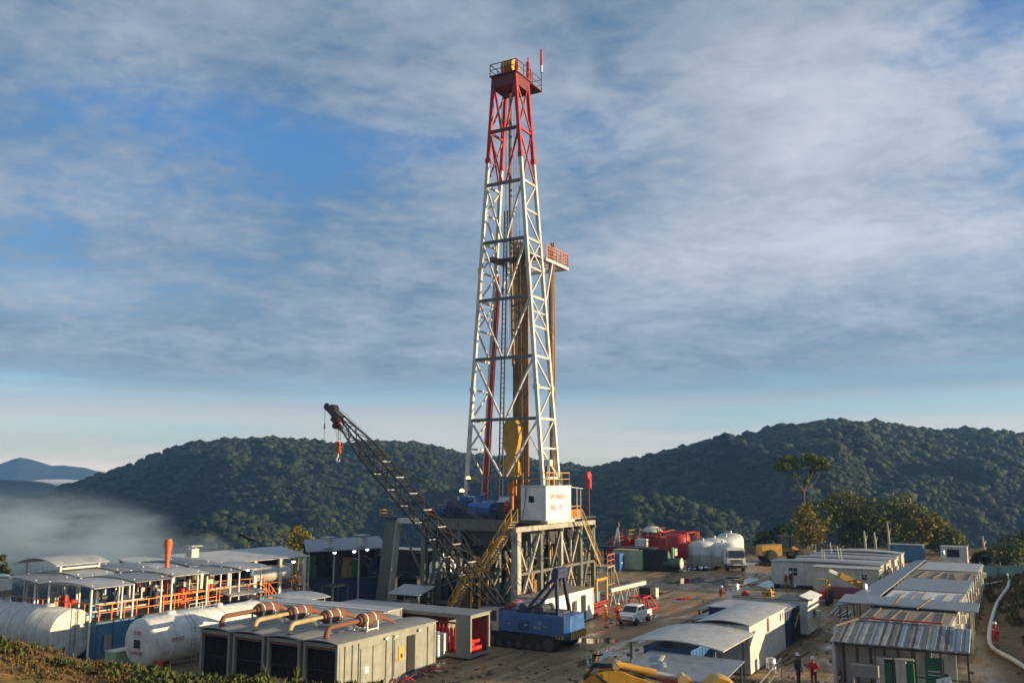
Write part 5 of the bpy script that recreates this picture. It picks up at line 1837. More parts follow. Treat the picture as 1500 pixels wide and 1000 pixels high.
def build_camp():
    # cluster of long cabins, ends towards the alley
    n0 = G(1290, 875)
    lens = (6.6, 10.2, 9.8, 10.0, 9.6, 9.9, 9.4)
    words = ['nearest, low and pale with a flat roof', 'second, with a dark square window', 'third', 'fourth', 'fifth', 'sixth', 'farthest, with a rounded end']
    for i in range(7):
        lb = 'long white camp cabin in the far cluster, ' + (words[i] if i in (0, 1, 6) else words[i] + ' counted from the nearest')
        H = 2.62 + (.1, .25, .22, .28, .2, .26, .35)[i]
        y0 = (0, .25, .1, .3, 0, .2, 0)[i]
        t = iso('camp_cabin', lb, 'cabin', loc(n0, i * 3.05, y0), 2.5, lens[i] + (1.2 if i == 1 else 0), H, M['cream'] if i != 1 else M['offwhite'],
                (M['roofwhite'], M['roofx'], M['roofgrey'], M['roofx'], M['roofgrey'], M['roofx'], M['roofwhite'])[i], 'camp cabins standing side by side', .45, ribs=(i in (0, 3)),
                arched=(.0, .10, .07, .10, .07, .10, .25)[i], over=.1, wins=(('x', 8.6, .9, .8, 1.45),) if i == 1 else (('x', 1.2, .5, .5, 1.7),) if i == 0 else (), doors=(('y', 1.4, .7, 1.9, .5),) if i in (2, 5) else ())
        if i in (0, 2, 3, 4):
            MB().box(.5, 1.6, -.22, -.03, 1.5, 2.1).build('air_conditioner', M['offwhite'], t)
        if i in (1, 2, 4):
            y = 3 + i
            MB().bar((1.0, y, H + .3), (1.4, y + .2, H + 1.6), .08).bar((1.8, y + 2, H + .2), (1.8, y + 2, H + 1.3), .06).build('vent_pipe', M['white'], t)
    # row of cabins end to end, sunlit long side to the right, walkway roof on the left
    f0 = G(1385, 925, 2.75)
    f0 = Vector((f0.x, f0.y, 0))
    total = 42.0
    segs = [(.3, 9.2, 2.75, 'nearest of the row, behind the patchwork roof', 'roofbrown'), (11.2, 8.8, 2.75, 'second of the row, pale open roof with timber', 'offwhite'), (20.4, 9.2, 2.8, 'third of the row, under a broad blue-grey sheet', 'roofblue'),
            (30.0, 8.6, 2.7, 'fourth of the row, with rusty flat roof', 'roofbrown'), (39.0, 9.6, 2.8, 'last of the row, towards the blue-green screen', 'roofgrey')]
    for k, (a, L, H, w, rf) in enumerate(segs):
        t = iso('row_cabin', 'cream cabin with sunlit long wall, ' + w, 'cabin', loc(f0, a, 0), L, 5.4, H, M['cream'], M[rf], 'cabins set end to end along the embankment', .25, ribs=False, over=.02,
                wins=(('y', L * .3, .8, .7, 1.5), ('y', L * .7, .8, .7, 1.5)) if k in (1, 3) else (), doors=(('y', L * .5, .8, 1.95, .35),) if k in (0, 2, 4) else ())
        br = MB()
        for q in range(int(L / 1.3)):
            br.box(.5 + q * 1.3, .53 + q * 1.3, .03, .049, .35, H - .16)
        br.build('panel_joint', M['grey'], t)
        if rf in ('roofbrown', 'offwhite'):
            b = MB()
            for q in range(5):
                y = .5 + q * 1.0 + R.uniform(-.3, .3)
                b.bar((R.uniform(.2, 2.0), y, H + .12), (L - R.uniform(.2, 2.5), y + R.uniform(-.5, .5), H + .13), .08, .08)
            b.build('roof_batten', M['bark'], t)
        for q in range(3):
            x = 1.2 + q * L / 3
            MB().bar((x, -.04, .3), (x, -.04, H - .1), .07).build('drainpipe', M['offwhite'], t)
            if q != 1:
                MB().box(x + .5, x + 1.2, -.32, -.01, 1.5, 2.05).build('air_conditioner', M['offwhite'], t)
        MB().box(0, L, -.12, -.02, H - .12, H - .02).build('gutter', M['galv'], t)
    t = thing('cross_canopy', 'large blue-grey sheet canopy crossing above the nearest cabins of the row', 'canopy', loc(f0, 10.4, -.9))
    MB().sheet((-2.2, -.5, 3.0), (1.0, -.5, 3.2), (1.0, 8.6, 3.3), (-2.2, 8.6, 3.1), .07).build('roof', M['roofblue'], t)
    for x, y in ((-1.2, 0), (1.0, 0), (-1.2, 7.8), (1.0, 7.8)):
        MB().bar((x, y, 0), (x, y, 3.1), .12).build('post', M['cream'], t)
    MB().bar((-1.0, 2.5, 3.55), (-2.4, 3.3, 2.95), .1).bar((-1.0, 4.5, 3.55), (-2.2, 4.9, 3.0), .1).build('loose_board', M['wood'], t)
    t = thing('walkway_roof', 'long narrow blue-grey walkway roof along the left side of the cabin row', 'canopy', loc(f0, 9.0, 5.5))
    MB().sheet((0, 0.1, 3.0), (40, .1, 3.05), (40, 1.3, 2.85), (0, 2.7, 2.7), .06).build('roof', M['roofblue'], t)
    for k in range(14):
        MB().bar((.4 + k * 2.9, 2.3, 0), (.4 + k * 2.9, 2.3, 2.7), .08).build('post', M['dsteel'], t)
    sc = thing('pole_scaffold', 'thin dark pole frame standing against the sunlit wall of the cabin row', 'scaffold', loc(f0, 14, -.5))
    for k in range(7):
        MB().tube((k * 3.2, 0, 0), (k * 3.2, 0, 3.4 if k != 3 else 4.0), .045, n=6).build('pole', M['dsteel'], sc)
    MB().tube((0, 0, 2.5), (19.2, 0, 2.6), .035, n=6).tube((0, .02, 1.6), (12.8, .02, 2.0), .03, n=6).build('ledger', M['dsteel'], sc)
    # patchwork roofed store in front
    L0 = G(1217, 938, 2.65)
    L1 = G(1420, 958, 2.55)
    ang = math.atan2(L1.y - L0.y, L1.x - L0.x)
    L = (L1 - L0).to_2d().length
    o = Vector((L0.x, L0.y, 0))
    t = thing('patchwork_store', 'open-fronted store under a patchwork roof of zinc sheets at lower right', 'store', o, ang)
    n = 34
    for k in range(n):
        x0, x1 = L * k / n - .02, L * (k + 1) / n + .02
        z = 2.62 + .012 * (k % 2)
        xw = (x1 - x0)
        m = R.choice(['sheetlt', 'sheetdk', 'sheetdk', 'galv', 'sheetdk', 'sheetlt']) if k < n - 4 else 'sheetlt'
        mb = MB()
        for q in range(4):                   # real corrugation: four ridges per sheet
            a0 = x0 + xw * q / 4
            a1 = a0 + xw / 8
            a2 = a0 + xw / 4
            y1 = 3.9 if k < n - 4 else 3.3
            mb.add([(a0, -.15, z), (a1, -.15, z + .05), (a2, -.15, z), (a0, y1, z + .75), (a1, y1, z + .80), (a2, y1, z + .75),
                    (a0, -.15, z - .012), (a1, -.15, z + .038), (a2, -.15, z - .012), (a0, y1, z + .738), (a1, y1, z + .788), (a2, y1, z + .738)],
                   [(0, 1, 4, 3), (1, 2, 5, 4), (9, 10, 7, 6), (10, 11, 8, 7), (0, 6, 7, 1), (1, 7, 8, 2), (4, 10, 9, 3), (5, 11, 10, 4)], 0)
        mb.build('roof_sheet', M[m], t)
    MB().box(1.2, L - 1.5, 3.85, 4.05, 3.48, 3.56).build('ridge_flashing', M['red'], t)
    MB().bar((-.1, 2.2, 3.2), (1.2, 3.9, 3.55), .12, .1).bar((.1, 3.3, 3.4), (1.9, 4.0, 3.6), .1).build('ridge_batten', M['wood'], t)
    MB().box(.1, L * .72, 1.55, 1.65, 0, 2.7).box(.1, .2, .2, 1.54, 0, 2.6).build('back_wall', M['offwhite'], t)
    for k in range(7):
        MB().box(.35 + k * .75, .5 + k * .75, 1.50, 1.545, .1, 2.6).build('wall_board', M['wood'], t)
    for x in (.1, L * .33, L * .62, L * .8, L - .1):
        MB().bar((x, .05, 0), (x, .05, 2.6), .1).build('post', M['dsteel'] if x > .2 else M['offwhite'], t)
    MB().bar((0, .06, 2.52), (L, .06, 2.5), .1).bar((L * .62, .06, 1.1), (L, .06, 1.1), .06).bar((L * .62, .06, .5), (L, .06, .5), .06).build('rail', M['dsteel'], t)
    MB().box(L * .84, L * .90, .8, .95, 0, 2.6).build('end_panel', M['cream'], t)
    s = MB().box(L * .68, L * .815, .55, .60, .5, 2.1)
    sg = s.build('green_board', M['sign'], t)
    MB().box(L * .70, L * .79, .54, .549, 1.35, 1.42).box(L * .70, L * .80, .54, .549, 1.15, 1.2).build('board_line', M['offwhite'], sg)
    for k in range(2):
        x = L * (.30 + .16 * k)
        c = thing('bottle_rack', ('left' if k == 0 else 'right') + ' green and white rack standing inside the patchwork-roofed store', 'rack', o + Vector((math.cos(ang) * x - math.sin(ang) * .9, math.sin(ang) * x + math.cos(ang) * .9, 0)), ang)
        MB().box(0, .55, 0, .4, .1, 1.75).build('case', M['offwhite'], c)
        MB().box(.56, .95, 0, .4, .1, 1.6).box(.60, .9, -.012, -.001, 1.2, 1.5).build('door', M['sign'], c)
        MB().box(-.05, 1.0, -.1, .5, 1.76, 1.84).build('top', M['white'], c)
    tb = thing('work_table', 'grey topped table standing inside the left part of the patchwork store', 'table', o + Vector((math.cos(ang) * 1.1 + math.sin(ang) * .3, math.sin(ang) * 1.1 - math.cos(ang) * .3, 0)), ang)
    MB().box(0, 1.4, 0, .7, .85, 1.5).build('top', M['grey'], tb)
    for x in (.05, 1.3):
        for y in (.05, .6):
            MB().box(x, x + .06, y, y + .06, 0, .849).build('leg', M['offwhite'], tb)
    pn = thing('leaning_panel', 'white board leaning against the rail at the right end of the store', 'board', o + Vector((math.cos(ang) * L * .76 + math.sin(ang) * .7, math.sin(ang) * L * .76 - math.cos(ang) * .7, 0)), ang)
    MB().sheet((0, 0, .0), (.75, -.1, .25), (.75, .5, 1.35), (0, .6, 1.1), .04).build('panel', M['white'], pn)
    MB().bar((.3, .62, 0), (.35, .45, 1.1), .05).build('prop', M['wood'], pn)
    # fire extinguishers by the store
    for k, (px, py, lb) in enumerate(((1228, 1004, 'red fire extinguisher on the ground at the left corner of the patchwork store'), (1284, 1001, 'red and white fire extinguisher beside the middle of the patchwork store'), (1302, 985, 'small red fire extinguisher between the two green racks'))):
        e = thing('fire_extinguisher', lb, 'extinguisher', G(px, py), ang, 'fire extinguishers by the store')
        h = 1.0 if k < 2 else .75
        MB().lathe([(.13, 0), (.15, .05), (.15, h * .75), (.08, h * .88), (.04, h * .9), (.04, h), (0, h)], n=14).build('cylinder', M['hotred'], e)
        MB().path([(0, 0, h), (.12, .05, h * .98), (.2, .05, h * .6), (.17, 0, h * .3)], .02, 6).build('hose', M['black'], e)
        MB().lathe([(.152, h * .4), (.152, h * .6)], n=14).build('label_band', M['white'], e)
    # middle row: grey building, dark boxes, canopy over a blue box
    a0 = G(1101, 990)
    a0 = Vector((a0.x, a0.y, 0))
    t = iso('workshop_cabin', 'tall grey-white cabin with gently curved pale roof, sun only on its upper wall', 'cabin', a0, 9.2, 3.3, 2.95, M['offwhite'], M['roofwhite'], None, .1, ribs=False, arched=.22, over=.12, posts=False)
    MB().box(4.3, 4.75, .02, .047, 2.0, 2.85).build('rust_patch', M['darkred'], t)
    MB().box(7.9, 8.05, .02, .047, 2.2, 2.7).box(8.6, 8.7, .02, .047, 2.3, 2.7).build('vent_slot', M['dark'], t)
    for k, (a, L, H, m, lb) in enumerate(((9.7, 2.4, 2.55, 'dblue', 'dark blue-black steel box, left of a pair beside the grey-white cabin'), (12.4, 2.2, 2.5, 'dark', 'near-black steel box, right of a pair beside the grey-white cabin'))):
        iso('dark_box', lb, 'container', loc(a0, a, 0.2), L, 5.5, H, M[m], M['roofgrey'], None, .2)
    w = iso('white_box', 'white steel box with a junk-strewn roof at the far end of the middle row', 'container', loc(a0, 15.1, -.3), 4.2, 5.8, 2.7, M['white'], M['roofbrown'], None, .3, ribs=False, wins=(('y', 2.0, .5, .6, 1.3),))
    MB().box(2.7, 3.3, -.3, -.02, 1.2, 1.7).build('air_conditioner', M['offwhite'], w)
    MB().sheet((.1, -.3, 2.8), (4.1, -.3, 2.8), (4.1, .6, 3.1), (.1, .6, 3.1), .06).build('eave', M['white'], w)
    j0 = loc(a0, 15.1, -.3, 2.78)
    jk = [('yellow_engine', 'bright yellow engine block lying on the flat junk-strewn roof', 'cat', (1.2, 3.2), .62, 'engine'), ('red_pump', 'small red pump on the junk-strewn roof left of the yellow engine', 'hotred', (.9, 5.0), .4, 'pump'), ('steel_rack', 'dark steel rack lying across the junk-strewn roof', 'dsteel', (2.6, 3.8), .35, 'rack')]
    for nm, lb, m, (x, y), s, c in jk:
        q = thing(nm, lb, c, loc(j0, x, y))
        MB().box(-s * .7, s * .7, -s * .5, s * .5, 0, s * .6).box(-s * .3, s * .4, -s * .3, s * .3, s * .6, s * .9).build('body', M[m], q)
        MB().tube((-s * .9, 0, s * .35), (s * .9, 0, s * .35), s * .16, n=9).tube((0, -s * .8, s * .3), (0, s * .8, s * .3), s * .12, n=9).build('shaft', M['dsteel'] if m != 'dsteel' else M['rustm'], q)
    # blue box under curved canopy
    c0 = loc(a0, -6.5, .4)
    t = iso('blue_box', 'blue steel box in deep shade under the curved canopy', 'container', loc(c0, 1.2, 1.6), 4.6, 2.9, 2.2, M['blue'], None, None, .15)
    t = thing('curved_canopy', 'curved pale canopy sheet in front of the tall grey-white cabin', 'canopy', c0)
    MB().arch(-.4, 6.2, -.8, 5.0, 2.55, .34, .06, 12, 0, 'x', .0).build('roof', M['roofwhite'], t)
    for x in (0, 5.6):
        for y in (-.2, 4.8):
            MB().bar((x, y, 0), (x, y, 2.66), .1).build('post', M['steel'], t)
    r = thing('steel_steps', 'grey metal handrail and steps beside the curved canopy', 'steps', loc(c0, .6, -2.6))
    MB().bar((-2, 0, .9), (4.5, 0, 1.5), .06).bar((-2, 0, .4), (4.5, 0, 1.0), .05).build('handrail', M['galv'], r)
    for k in range(5):
        MB().bar((-2 + k * 1.6, 0, 0), (-2 + k * 1.6, 0, .9 + .15 * k), .05).build('post', M['galv'], r)
    # low flat roofed shelter in front, below the excavator arm
    f = G(935, 985, 2.2).xy.to_3d()
    t = thing('flat_shelter', 'flat grey sheet roof on low posts behind the yellow excavator arm', 'shelter', f)
    MB().sheet((-.4, -4.4, 2.2), (5.2, -4.0, 2.3), (5.2, 1.4, 2.35), (-.4, 1.0, 2.25), .06).build('roof', M['roofblue'], t)
    for x in (0, 4.8):
        for y in (-3.9, .9):
            MB().bar((x, y, 0), (x, y, 2.2), .1).build('post', M['dsteel'], t)
    MB().box(1.5, 4.6, -3.4, .6, .0, 1.5).build('crate_stack', M['darkred'], t)
    MB().bar((1.2, -1.0, 2.34), (2.2, -.6, 2.36), .16, .06).bar((2.6, -.2, 2.36), (3.9, .1, 2.4), .18, .06).build('loose_plank', M['cream'], t)
    # roofs to the left of the middle row
    for k, (px, py, L, Wd, H, rf, lb) in enumerate(((1052, 938, 6.5, 2.2, 1.8, 'roofblue', 'low blue-grey roofed lean-to left of the curved pale roof'), (1066, 921, 5.5, 2.6, 1.8, 'roofblue', 'low dark lean-to with bluish roof at the far left of the middle row'))):
        q = G(px, py)
        t = thing('lean_to', lb, 'shelter', q.xy.to_3d())
        MB().sheet((0, 0, H), (L, 0, H + .1), (L, Wd, H - .35), (0, Wd, H - .45), .06).build('roof', M[rf], t)
        for x in (.2, L - .2):
            MB().bar((x, Wd - .2, 0), (x, Wd - .2, H - .5), .1).build('post', M['dsteel'], t)
            MB().bar((x, .2, 0), (x, .2, H - .02), .1).build('post', M['dsteel'], t)
        MB().box(.4, L - .4, .3, Wd - .4, 0, H - .6).build('store_box', M['dark'], t)
    pl = G(1010, 925)
    t = thing('plank_stack', 'rusty planks and pipes stacked along the left side of the middle row', 'planks', pl)
    for k in range(7):
        MB().bar((0, k * .2, .35 + .05 * (k % 3)), (6.5 + R.uniform(-1, 1), k * .22, .4 + .05 * (k % 2)), .12, .1).build('plank', M['wood'] if k % 3 else M['orange'], t)
    MB().box(.5, .7, -.1, 1.5, 0, .29).box(5, 5.2, -.1, 1.5, 0, .29).build('trestle', M['dsteel'], t)
    # lamp standards in the camp
    for px, py, h, m, lb in ((1081, 915, 2.9, 'lamp_g', 'yellowish lit floodlight on a short pole above the low lean-to roofs'), (1270, 915, 2.9, 'lamp_g', 'bright lit floodlight at the left corner of the crossing canopy'), (1384, 842, 2.6, 'lamp_g', 'small lit yellowish lamp at the far end of the walkway roof')):
        l = thing('floodlight', lb, 'lamp', G(px, py))
        MB().bar((0, 0, 0), (0, 0, h), .08).build('pole', M['offwhite'], l)
        MB().lathe([(.1, -.2), (.24, -.1), (.26, .1), (.2, .12)], (0, 0, h + .2), 'y', 14).build('shade', M['offwhite'], l)
        MB().lathe([(0, -.2), (.2, -.17), (.22, -.12), (.1, -.1)], (0, 0, h + .2), 'y', 14).build('lens', M[m], l)
    # far end: blue skip, little white hut, tarpaulin screen
    iso('blue_skip', 'dull blue container at the far end between the two cabin groups', 'container', G(1353, 824), 2.6, 4.6, 2.4, M['tblue'], M['roofgrey'], None, .2)
    iso('white_hut', 'small white hut with a dark opening beyond the cabin row', 'hut', G(1418, 826), 2.4, 3.4, 2.3, M['white'], M['roofwhite'], None, .1, ribs=False, doors=(('x', 1.0, 1.6, 1.1, .9),))
    t = thing('tarp_fence', 'blue-green tarpaulin screen on poles beyond the end of the cabin row', 'fence', G(1437, 846), math.radians(-8))
    MB().box(0, 7.0, -.02, .02, .2, 1.5).box(2.2, 4.4, -.045, -.025, .3, 1.3).build('tarpaulin', M['tarp'], t)
    for k in range(4):
        MB().tube((k * 2.3 + .05, .1, 0), (k * 2.3 + .05, .1, 1.9), .06, n=7).build('pole', M['palebark'] if k != 2 else M['tarp'], t)
    iso('crew_hut', 'white cabin with a dark doorway standing behind the blue crane', 'cabin', loc(G(873, 906), -9.0, .2), 9.0, 2.6, 2.6, M['cwhite'], M['roofbrown'], None, .1, ribs=False, doors=(('y', 6.6, .8, 2.0, .2),), wins=(('y', 5.2, .5, .8, 1.1),))
    sg = None


build_camp()


def build_hose():
    pts = [(1474, 838), (1478, 855), (1462, 880), (1453, 905), (1449, 930), (1452, 945), (1464, 955), (1485, 966), (1512, 984)]
    P = []
    for px, py in pts:
        z = 0.0
        for _ in range(6):
            q = G(px, py, z)
            z = zat(q.x, q.y) + .25
        P.append(G(px, py, z))
    fine = []
    for i in range(len(P) - 1):
        p0, p1, p2, p3 = P[max(i - 1, 0)], P[i], P[i + 1], P[min(i + 2, len(P) - 1)]
        for k in range(6):
            s = k / 6
            v = 0.5 * ((2 * p1) + (-p0 + p2) * s + (2 * p0 - 5 * p1 + 4 * p2 - p3) * s * s + (-p0 + 3 * p1 - 3 * p2 + p3) * s ** 3)
            fine.append(v)
    fine.append(P[-1])
    o = MB().path(fine, .15, 10).build('white_pipe', M['pipew'])
    tag(o, 'long white pipe snaking down the embankment at the right edge', 'pipe')
    q = [G(px, py, 0.6) for px, py in ((1470, 852), (1442, 851), (1425, 862), (1412, 878), (1400, 896))]
    for v in q:
        v.z = max(.2, zat(v.x, v.y) + .15)
    o = MB().path(q, .12, 8).build('hose', M['pipew'])
    tag(o, 'thin pale hose curving along the foot of the cream cabin row', 'hose')


build_hose()

# ------------------------------------------------------------------ far yard: silos, pumping units, vehicles


def wheel(t, x, y, r, w, name='wheel', hub='galv', axis='y'):
    prof = [(r * .55, -w / 2), (r * .93, -w / 2), (r, -w * .32), (r, w * .32), (r * .93, w / 2), (r * .55, w / 2)]
    o = MB().lathe(prof, (x, y, r), axis, 20).build(name, M['black'], t)
    MB().lathe([(r * .12, -w * .42), (r * .54, -w * .46), (r * .54, w * .46), (r * .12, w * .42)], (x, y, r), axis, 16).build('rim', M[hub], o)
    return o


def build_yard():
    sp = [(1030, 831, 2.1, 5.0, 'nearest on the left'), (1047, 829, 2.0, 5.3, 'second from the left, partly hidden'), (1059, 832, 1.9, 4.7, 'nearest on the right, behind the truck cab'), (1064, 827, 2.0, 5.4, 'fourth, rear middle'), (1071, 825, 2.0, 5.9, 'tallest, at the far right of the group')]
    for px, py, r, h, w in sp:
        r, h = r * .78, h * .72
        p = G(px, py)
        t = thing('bulk_silo', 'pale rounded bulk silo behind the truck, ' + w, 'silo', p, SITE, 'bulk silos standing together')
        r *= 1.2
        MB().lathe([(r * .9, .35), (r, .5), (r, h * .5), (r * 1.008, h * .5 + .03), (r, h * .5 + .06), (r, h - .85), (r * .94, h - .48), (r * .76, h - .18), (r * .45, h - .03), (0, h)], n=32).build('shell', M['silo'], t)
        MB().path([(-r * .6, -r * .9, .3), (-r * .6, -r * .86, h * .6), (-r * .3, -r * .5, h - .2)], .09, 7).build('fill_pipe', M['galv'], t)
        for k in range(4):
            a = math.pi / 4 + k * math.pi / 2
            MB().bar((r * .9 * math.cos(a), r * .9 * math.sin(a), 0), (r * .9 * math.cos(a), r * .9 * math.sin(a), 1.9), .16).build('leg', M['galv'], t)
        MB().tube((.2, 0, h - .05), (.2, 0, h + .3), .2, n=9).build('hatch', M['galv'], t)
    # red silo frame with ladder
    t = thing('red_silo', 'dark red round silo in a bright red frame with ladder, left of pale silos', 'silo', G(994, 829))
    r = 1.7
    MB().lathe([(.3, .6), (r * .9, 1.2), (r, 1.5), (r, 3.9), (r * .9, 4.3), (r * .5, 4.5), (0, 4.55)], n=26).build('shell', M['red'], t)
    fr = MB()
    for x in (-1.9, 1.9):
        for y in (-1.9, 1.9):
            fr.bar((x, y, 0), (x, y, 4.7), .14)
    for z in (.2, 2.4, 4.6):
        for s in (-1.9, 1.9):
            fr.bar((-1.9, s, z), (1.9, s, z), .12).bar((s, -1.9, z), (s, 1.9, z), .12)
    fr.build('frame', M['hotred'], t)
    ld = MB()
    for x in (2.3, 3.1):
        ld.bar((x, -2.0, 0), (x, -2.0, 4.7), .12)
    for k in range(8):
        ld.bar((2.3, -2.0, .5 + k * .55), (3.1, -2.0, .5 + k * .55), .1)
    ld.build('ladder', M['hotred'], t)
    # red pumping units
    us = [(902, 826, 2.0, 3.6, 'red', 'dark red pumping unit at the left end of the far line'), (917, 824, 2.2, 4.3, 'hotred', 'bright red pumping unit with brown top behind the pale green container'), (932, 823, 2.3, 4.3, 'hotred', 'red-orange pumping unit just left of a white cube'),
          (957, 823, 3.0, 4.5, 'red', 'wide red pumping unit with a pale rounded cover'), (974, 825, 2.4, 4.3, 'red', 'red pumping unit with brown rails left of the red silo')]
    for k, (px, py, s, h, m, lb) in enumerate(us):
        h *= 1.12
        t = thing('pumping_unit', lb, 'pump unit', G(px, py), SITE, 'red pumping units along the far side of the yard')
        MB().box(-s * .6, s * .6, -s * .5, s * .5, .4, 1.3).build('skid', M['darkred'], t)
        MB().lathe([(0, -s * .5), (s * .2, -s * .48), (s * .27, -s * .4), (s * .27, s * .4), (s * .2, s * .48), (0, s * .5)], (0, 0, 1.3 + s * .27), 'y', 16).box(-s * .4, s * .1, -s * .3, s * .4, 1.9, h * .75).tube((-s * .3, s * .2, 2.0), (-s * .3, s * .2, h * .9), .2, n=9).build('pump', M[m], t)
        MB().rail([(-s * .5, -s * .45, h * .72), (s * .5, -s * .45, h * .72), (s * .5, s * .45, h * .72)], h * .25, .05, step=.7).box(-s * .5, s * .5, -s * .44, s * .44, h * .7, h * .72).build('platform', M['wood'] if k in (1, 2, 4) else M['darkred'], t)
        for x in (-s * .45, s * .45):
            MB().bar((x, -s * .42, 0), (x, -s * .42, h * .7), .14).bar((x, s * .42, 0), (x, s * .42, h * .7), .14).build('leg', M[m], t)
        if k == 3:
            MB().lathe([(s * .5, h * .86), (s * .45, h * .93), (s * .25, h * 1.0), (0, h * 1.02)], n=18).build('cover', M['cream'], t)
    w = thing('white_tote', 'small white cube tank on a dark stand between the red pumping units', 'tank', G(941, 826))
    MB().box(-.9, .9, -.7, .7, 2.2, 3.5).build('shell', M['white'], w)
    MB().box(-1.0, 1.0, -.8, .8, 0, 2.19).build('stand', M['dark'], w)
    # green skids, light green container, blue cube and hoist frame
    iso('green_container', 'pale green container with rust streaks in the far yard', 'container', G(940, 836), 2.2, 4.0, 2.55, M['green'], M['brass'], None, .15)
    t = iso('blue_crate', 'bright blue cube container on the left of the pale green one', 'container', G(908, 837), 1.5, 1.6, 2.3, M['blue'], None, None, .1, ribs=False)
    MB().box(.5, .9, -.02, .048, 1.0, 1.15).build('label_plate', M['white'], t)
    a = thing('hoist_frame', 'pale lilac tripod hoist frame standing above the blue cube container', 'hoist', G(906, 828))
    for x, y in ((-1.6, .6), (.0, -.5), (.9, .7)):
        MB().bar((x, y, 0), (0, 0, 5.4), .16).build('leg', M['galv'], a)
    MB().box(-.3, .3, -.2, .2, 5.3, 5.9).build('head', M['dsteel'], a)
    t = thing('green_tank', 'dark green horizontal tank on a skid in the far yard', 'tank', G(962, 835))
    MB().lathe([(0, -1.9), (.8, -1.8), (1.15, -1.6), (1.15, 1.6), (.8, 1.8), (0, 1.9)], (0, 0, 1.45), 'y', 24).build('shell', M['dgreen'], t)
    MB().box(-1.1, 1.1, -1.9, 1.9, 0, .3).box(-1.2, -1.05, -2.0, 2.0, .3, 2.8).build('skid', M['dark'], t)
    MB().bar((.6, -2.05, 0), (.6, -2.05, 3.0), .22).box(.7, 1.7, -2.3, -1.9, 1.9, 2.8).build('end_post', M['green'], t)
    t = thing('compressor', 'dark drum compressor with pale round end beside the green tank', 'compressor', G(985, 837))
    MB().lathe([(0, -1.2), (.55, -1.2), (.62, -1.1), (.62, 1.0), (.4, 1.15), (0, 1.15)], (0, 0, 1.1), 'y', 20).build('drum', M['dgreen'], t)
    MB().lathe([(.35, -1.32), (.72, -1.3), (.72, -1.21), (.35, -1.21)], (0, 0, 1.1), 'y', 20).build('end_flange', M['cream'], t)
    MB().box(-.5, .5, -1.1, 1.1, 0, .5).build('base', M['dark'], t)
    # flat deck behind the green skid
    t = thing('flat_deck', 'dark flat trailer deck behind the pale green container', 'trailer', G(950, 832))
    MB().box(-1.4, 1.4, -1.0, 7.5, 2.55, 2.75).build('deck', M['dark'], t)
    for x in (-1.2, 1.2):
        for y in (-.7, 6.9):
            MB().bar((x, y, 0), (x, y, 2.5), .22).build('leg', M['dark'], t)
    # catwalk beam and pipe rack
    p0, p1 = G(893, 868, 1.2), G(944, 850, 1.6)
    ang = math.atan2(p1.y - p0.y, p1.x - p0.x)
    L = (p1 - p0).to_2d().length
    t = thing('pipe_rack', 'long pale beam on trestles lying to the right of the scaffold tower', 'pipe rack', p0.xy.to_3d(), ang)
    MB().box(0, L, -.2, .2, 1.25, 1.6).build('beam', M['mast'], t)
    for k in range(5):
        x = .6 + k * (L - 1.2) / 4
        MB().bar((x - .6, 0, 0), (x, 0, 1.24), .12).bar((x + .6, 0, 0), (x, 0, 1.24), .12).build('trestle', M['galv'], t)
    for k in range(6):
        MB().tube((.5, .5 + k * .22, .9), (L - 2, .5 + k * .22, .95), .09, n=7).build('pipe', M['tan'], t)
    b = thing('black_bin', 'dark bin with a pale lid box beside it under the pipe rack beam', 'bin', loc(p1.xy.to_3d(), -1.5, -1.2))
    MB().box(0, 1.4, 0, 1.2, 0, 1.1).build('bin', M['dark'], b)
    MB().box(1.5, 2.3, 0, 1.0, 0, .9).build('box', M['offwhite'], b)
    # red frames on the ground
    t = thing('red_basket', 'red tubular lifting frame with sloping end on the mud right of the pickup', 'frame', G(944, 897))
    fr = MB()
    A = [(0, 0, .1), (3.2, 0, .1), (3.2, 1.6, .1), (0, 1.6, .1)]
    B = [(.2, .2, 1.25), (2.0, .2, 1.25), (2.0, 1.4, 1.25), (.2, 1.4, 1.25)]
    for i in range(4):
        fr.bar(A[i], A[(i + 1) % 4], .14).bar(B[i], B[(i + 1) % 4], .12).bar(A[i], B[i], .12)
    fr.bar((1.1, 0, .1), (1.1, .2, 1.25), .12).bar(A[0], (1.1, .2, 1.25), .1)
    fr.build('frame', M['red'], t)
    MB().box(.1, 3.1, .1, 1.5, .1, .2).build('floor', M['darkred'], t)
    t = thing('red_skid', 'low red steel skid between the white crew cabin and the pickup', 'skid', G(868, 906))
    MB().box(0, 3.4, 0, 1.4, .15, .75).build('body', M['darkred'], t)
    MB().rail([(.1, 0.05, .75), (3.3, .05, .75)], .45, .05, step=.8).build('rail', M['red'], t)
    t = thing('yellow_post_frame', 'yellow steel gate frame beside the right end of the white crew cabin', 'frame', G(874, 898))
    MB().bar((0, 0, 0), (0, 0, 2.9), .2).bar((2.2, 0, 0), (2.2, 0, 2.9), .2).bar((-.1, 0, 2.9), (2.3, 0, 2.9), .2).build('frame', M['yellow'], t)
    MB().box(.2, 2.0, .5, 1.5, 0, 1.7).build('cabinet', M['tblue'], t)
    # drums and skip near the near cabin of the cluster
    t = thing('yellow_tractor', 'small red and yellow machine parked before the second camp cabin', 'tractor', G(1203, 884))
    MB().box(-1.2, .3, -.5, .5, .6, 1.3).build('hood', M['red'], t)
    MB().box(.3, 1.3, -.6, .6, .6, 1.0).bar((.4, -.5, 1.0), (.4, -.5, 2.2), .1).bar((1.2, -.5, 1.0), (1.2, -.5, 2.2), .1).box(.2, 1.4, -.6, .6, 2.2, 2.28).build('cab_frame', M['cat'], t)
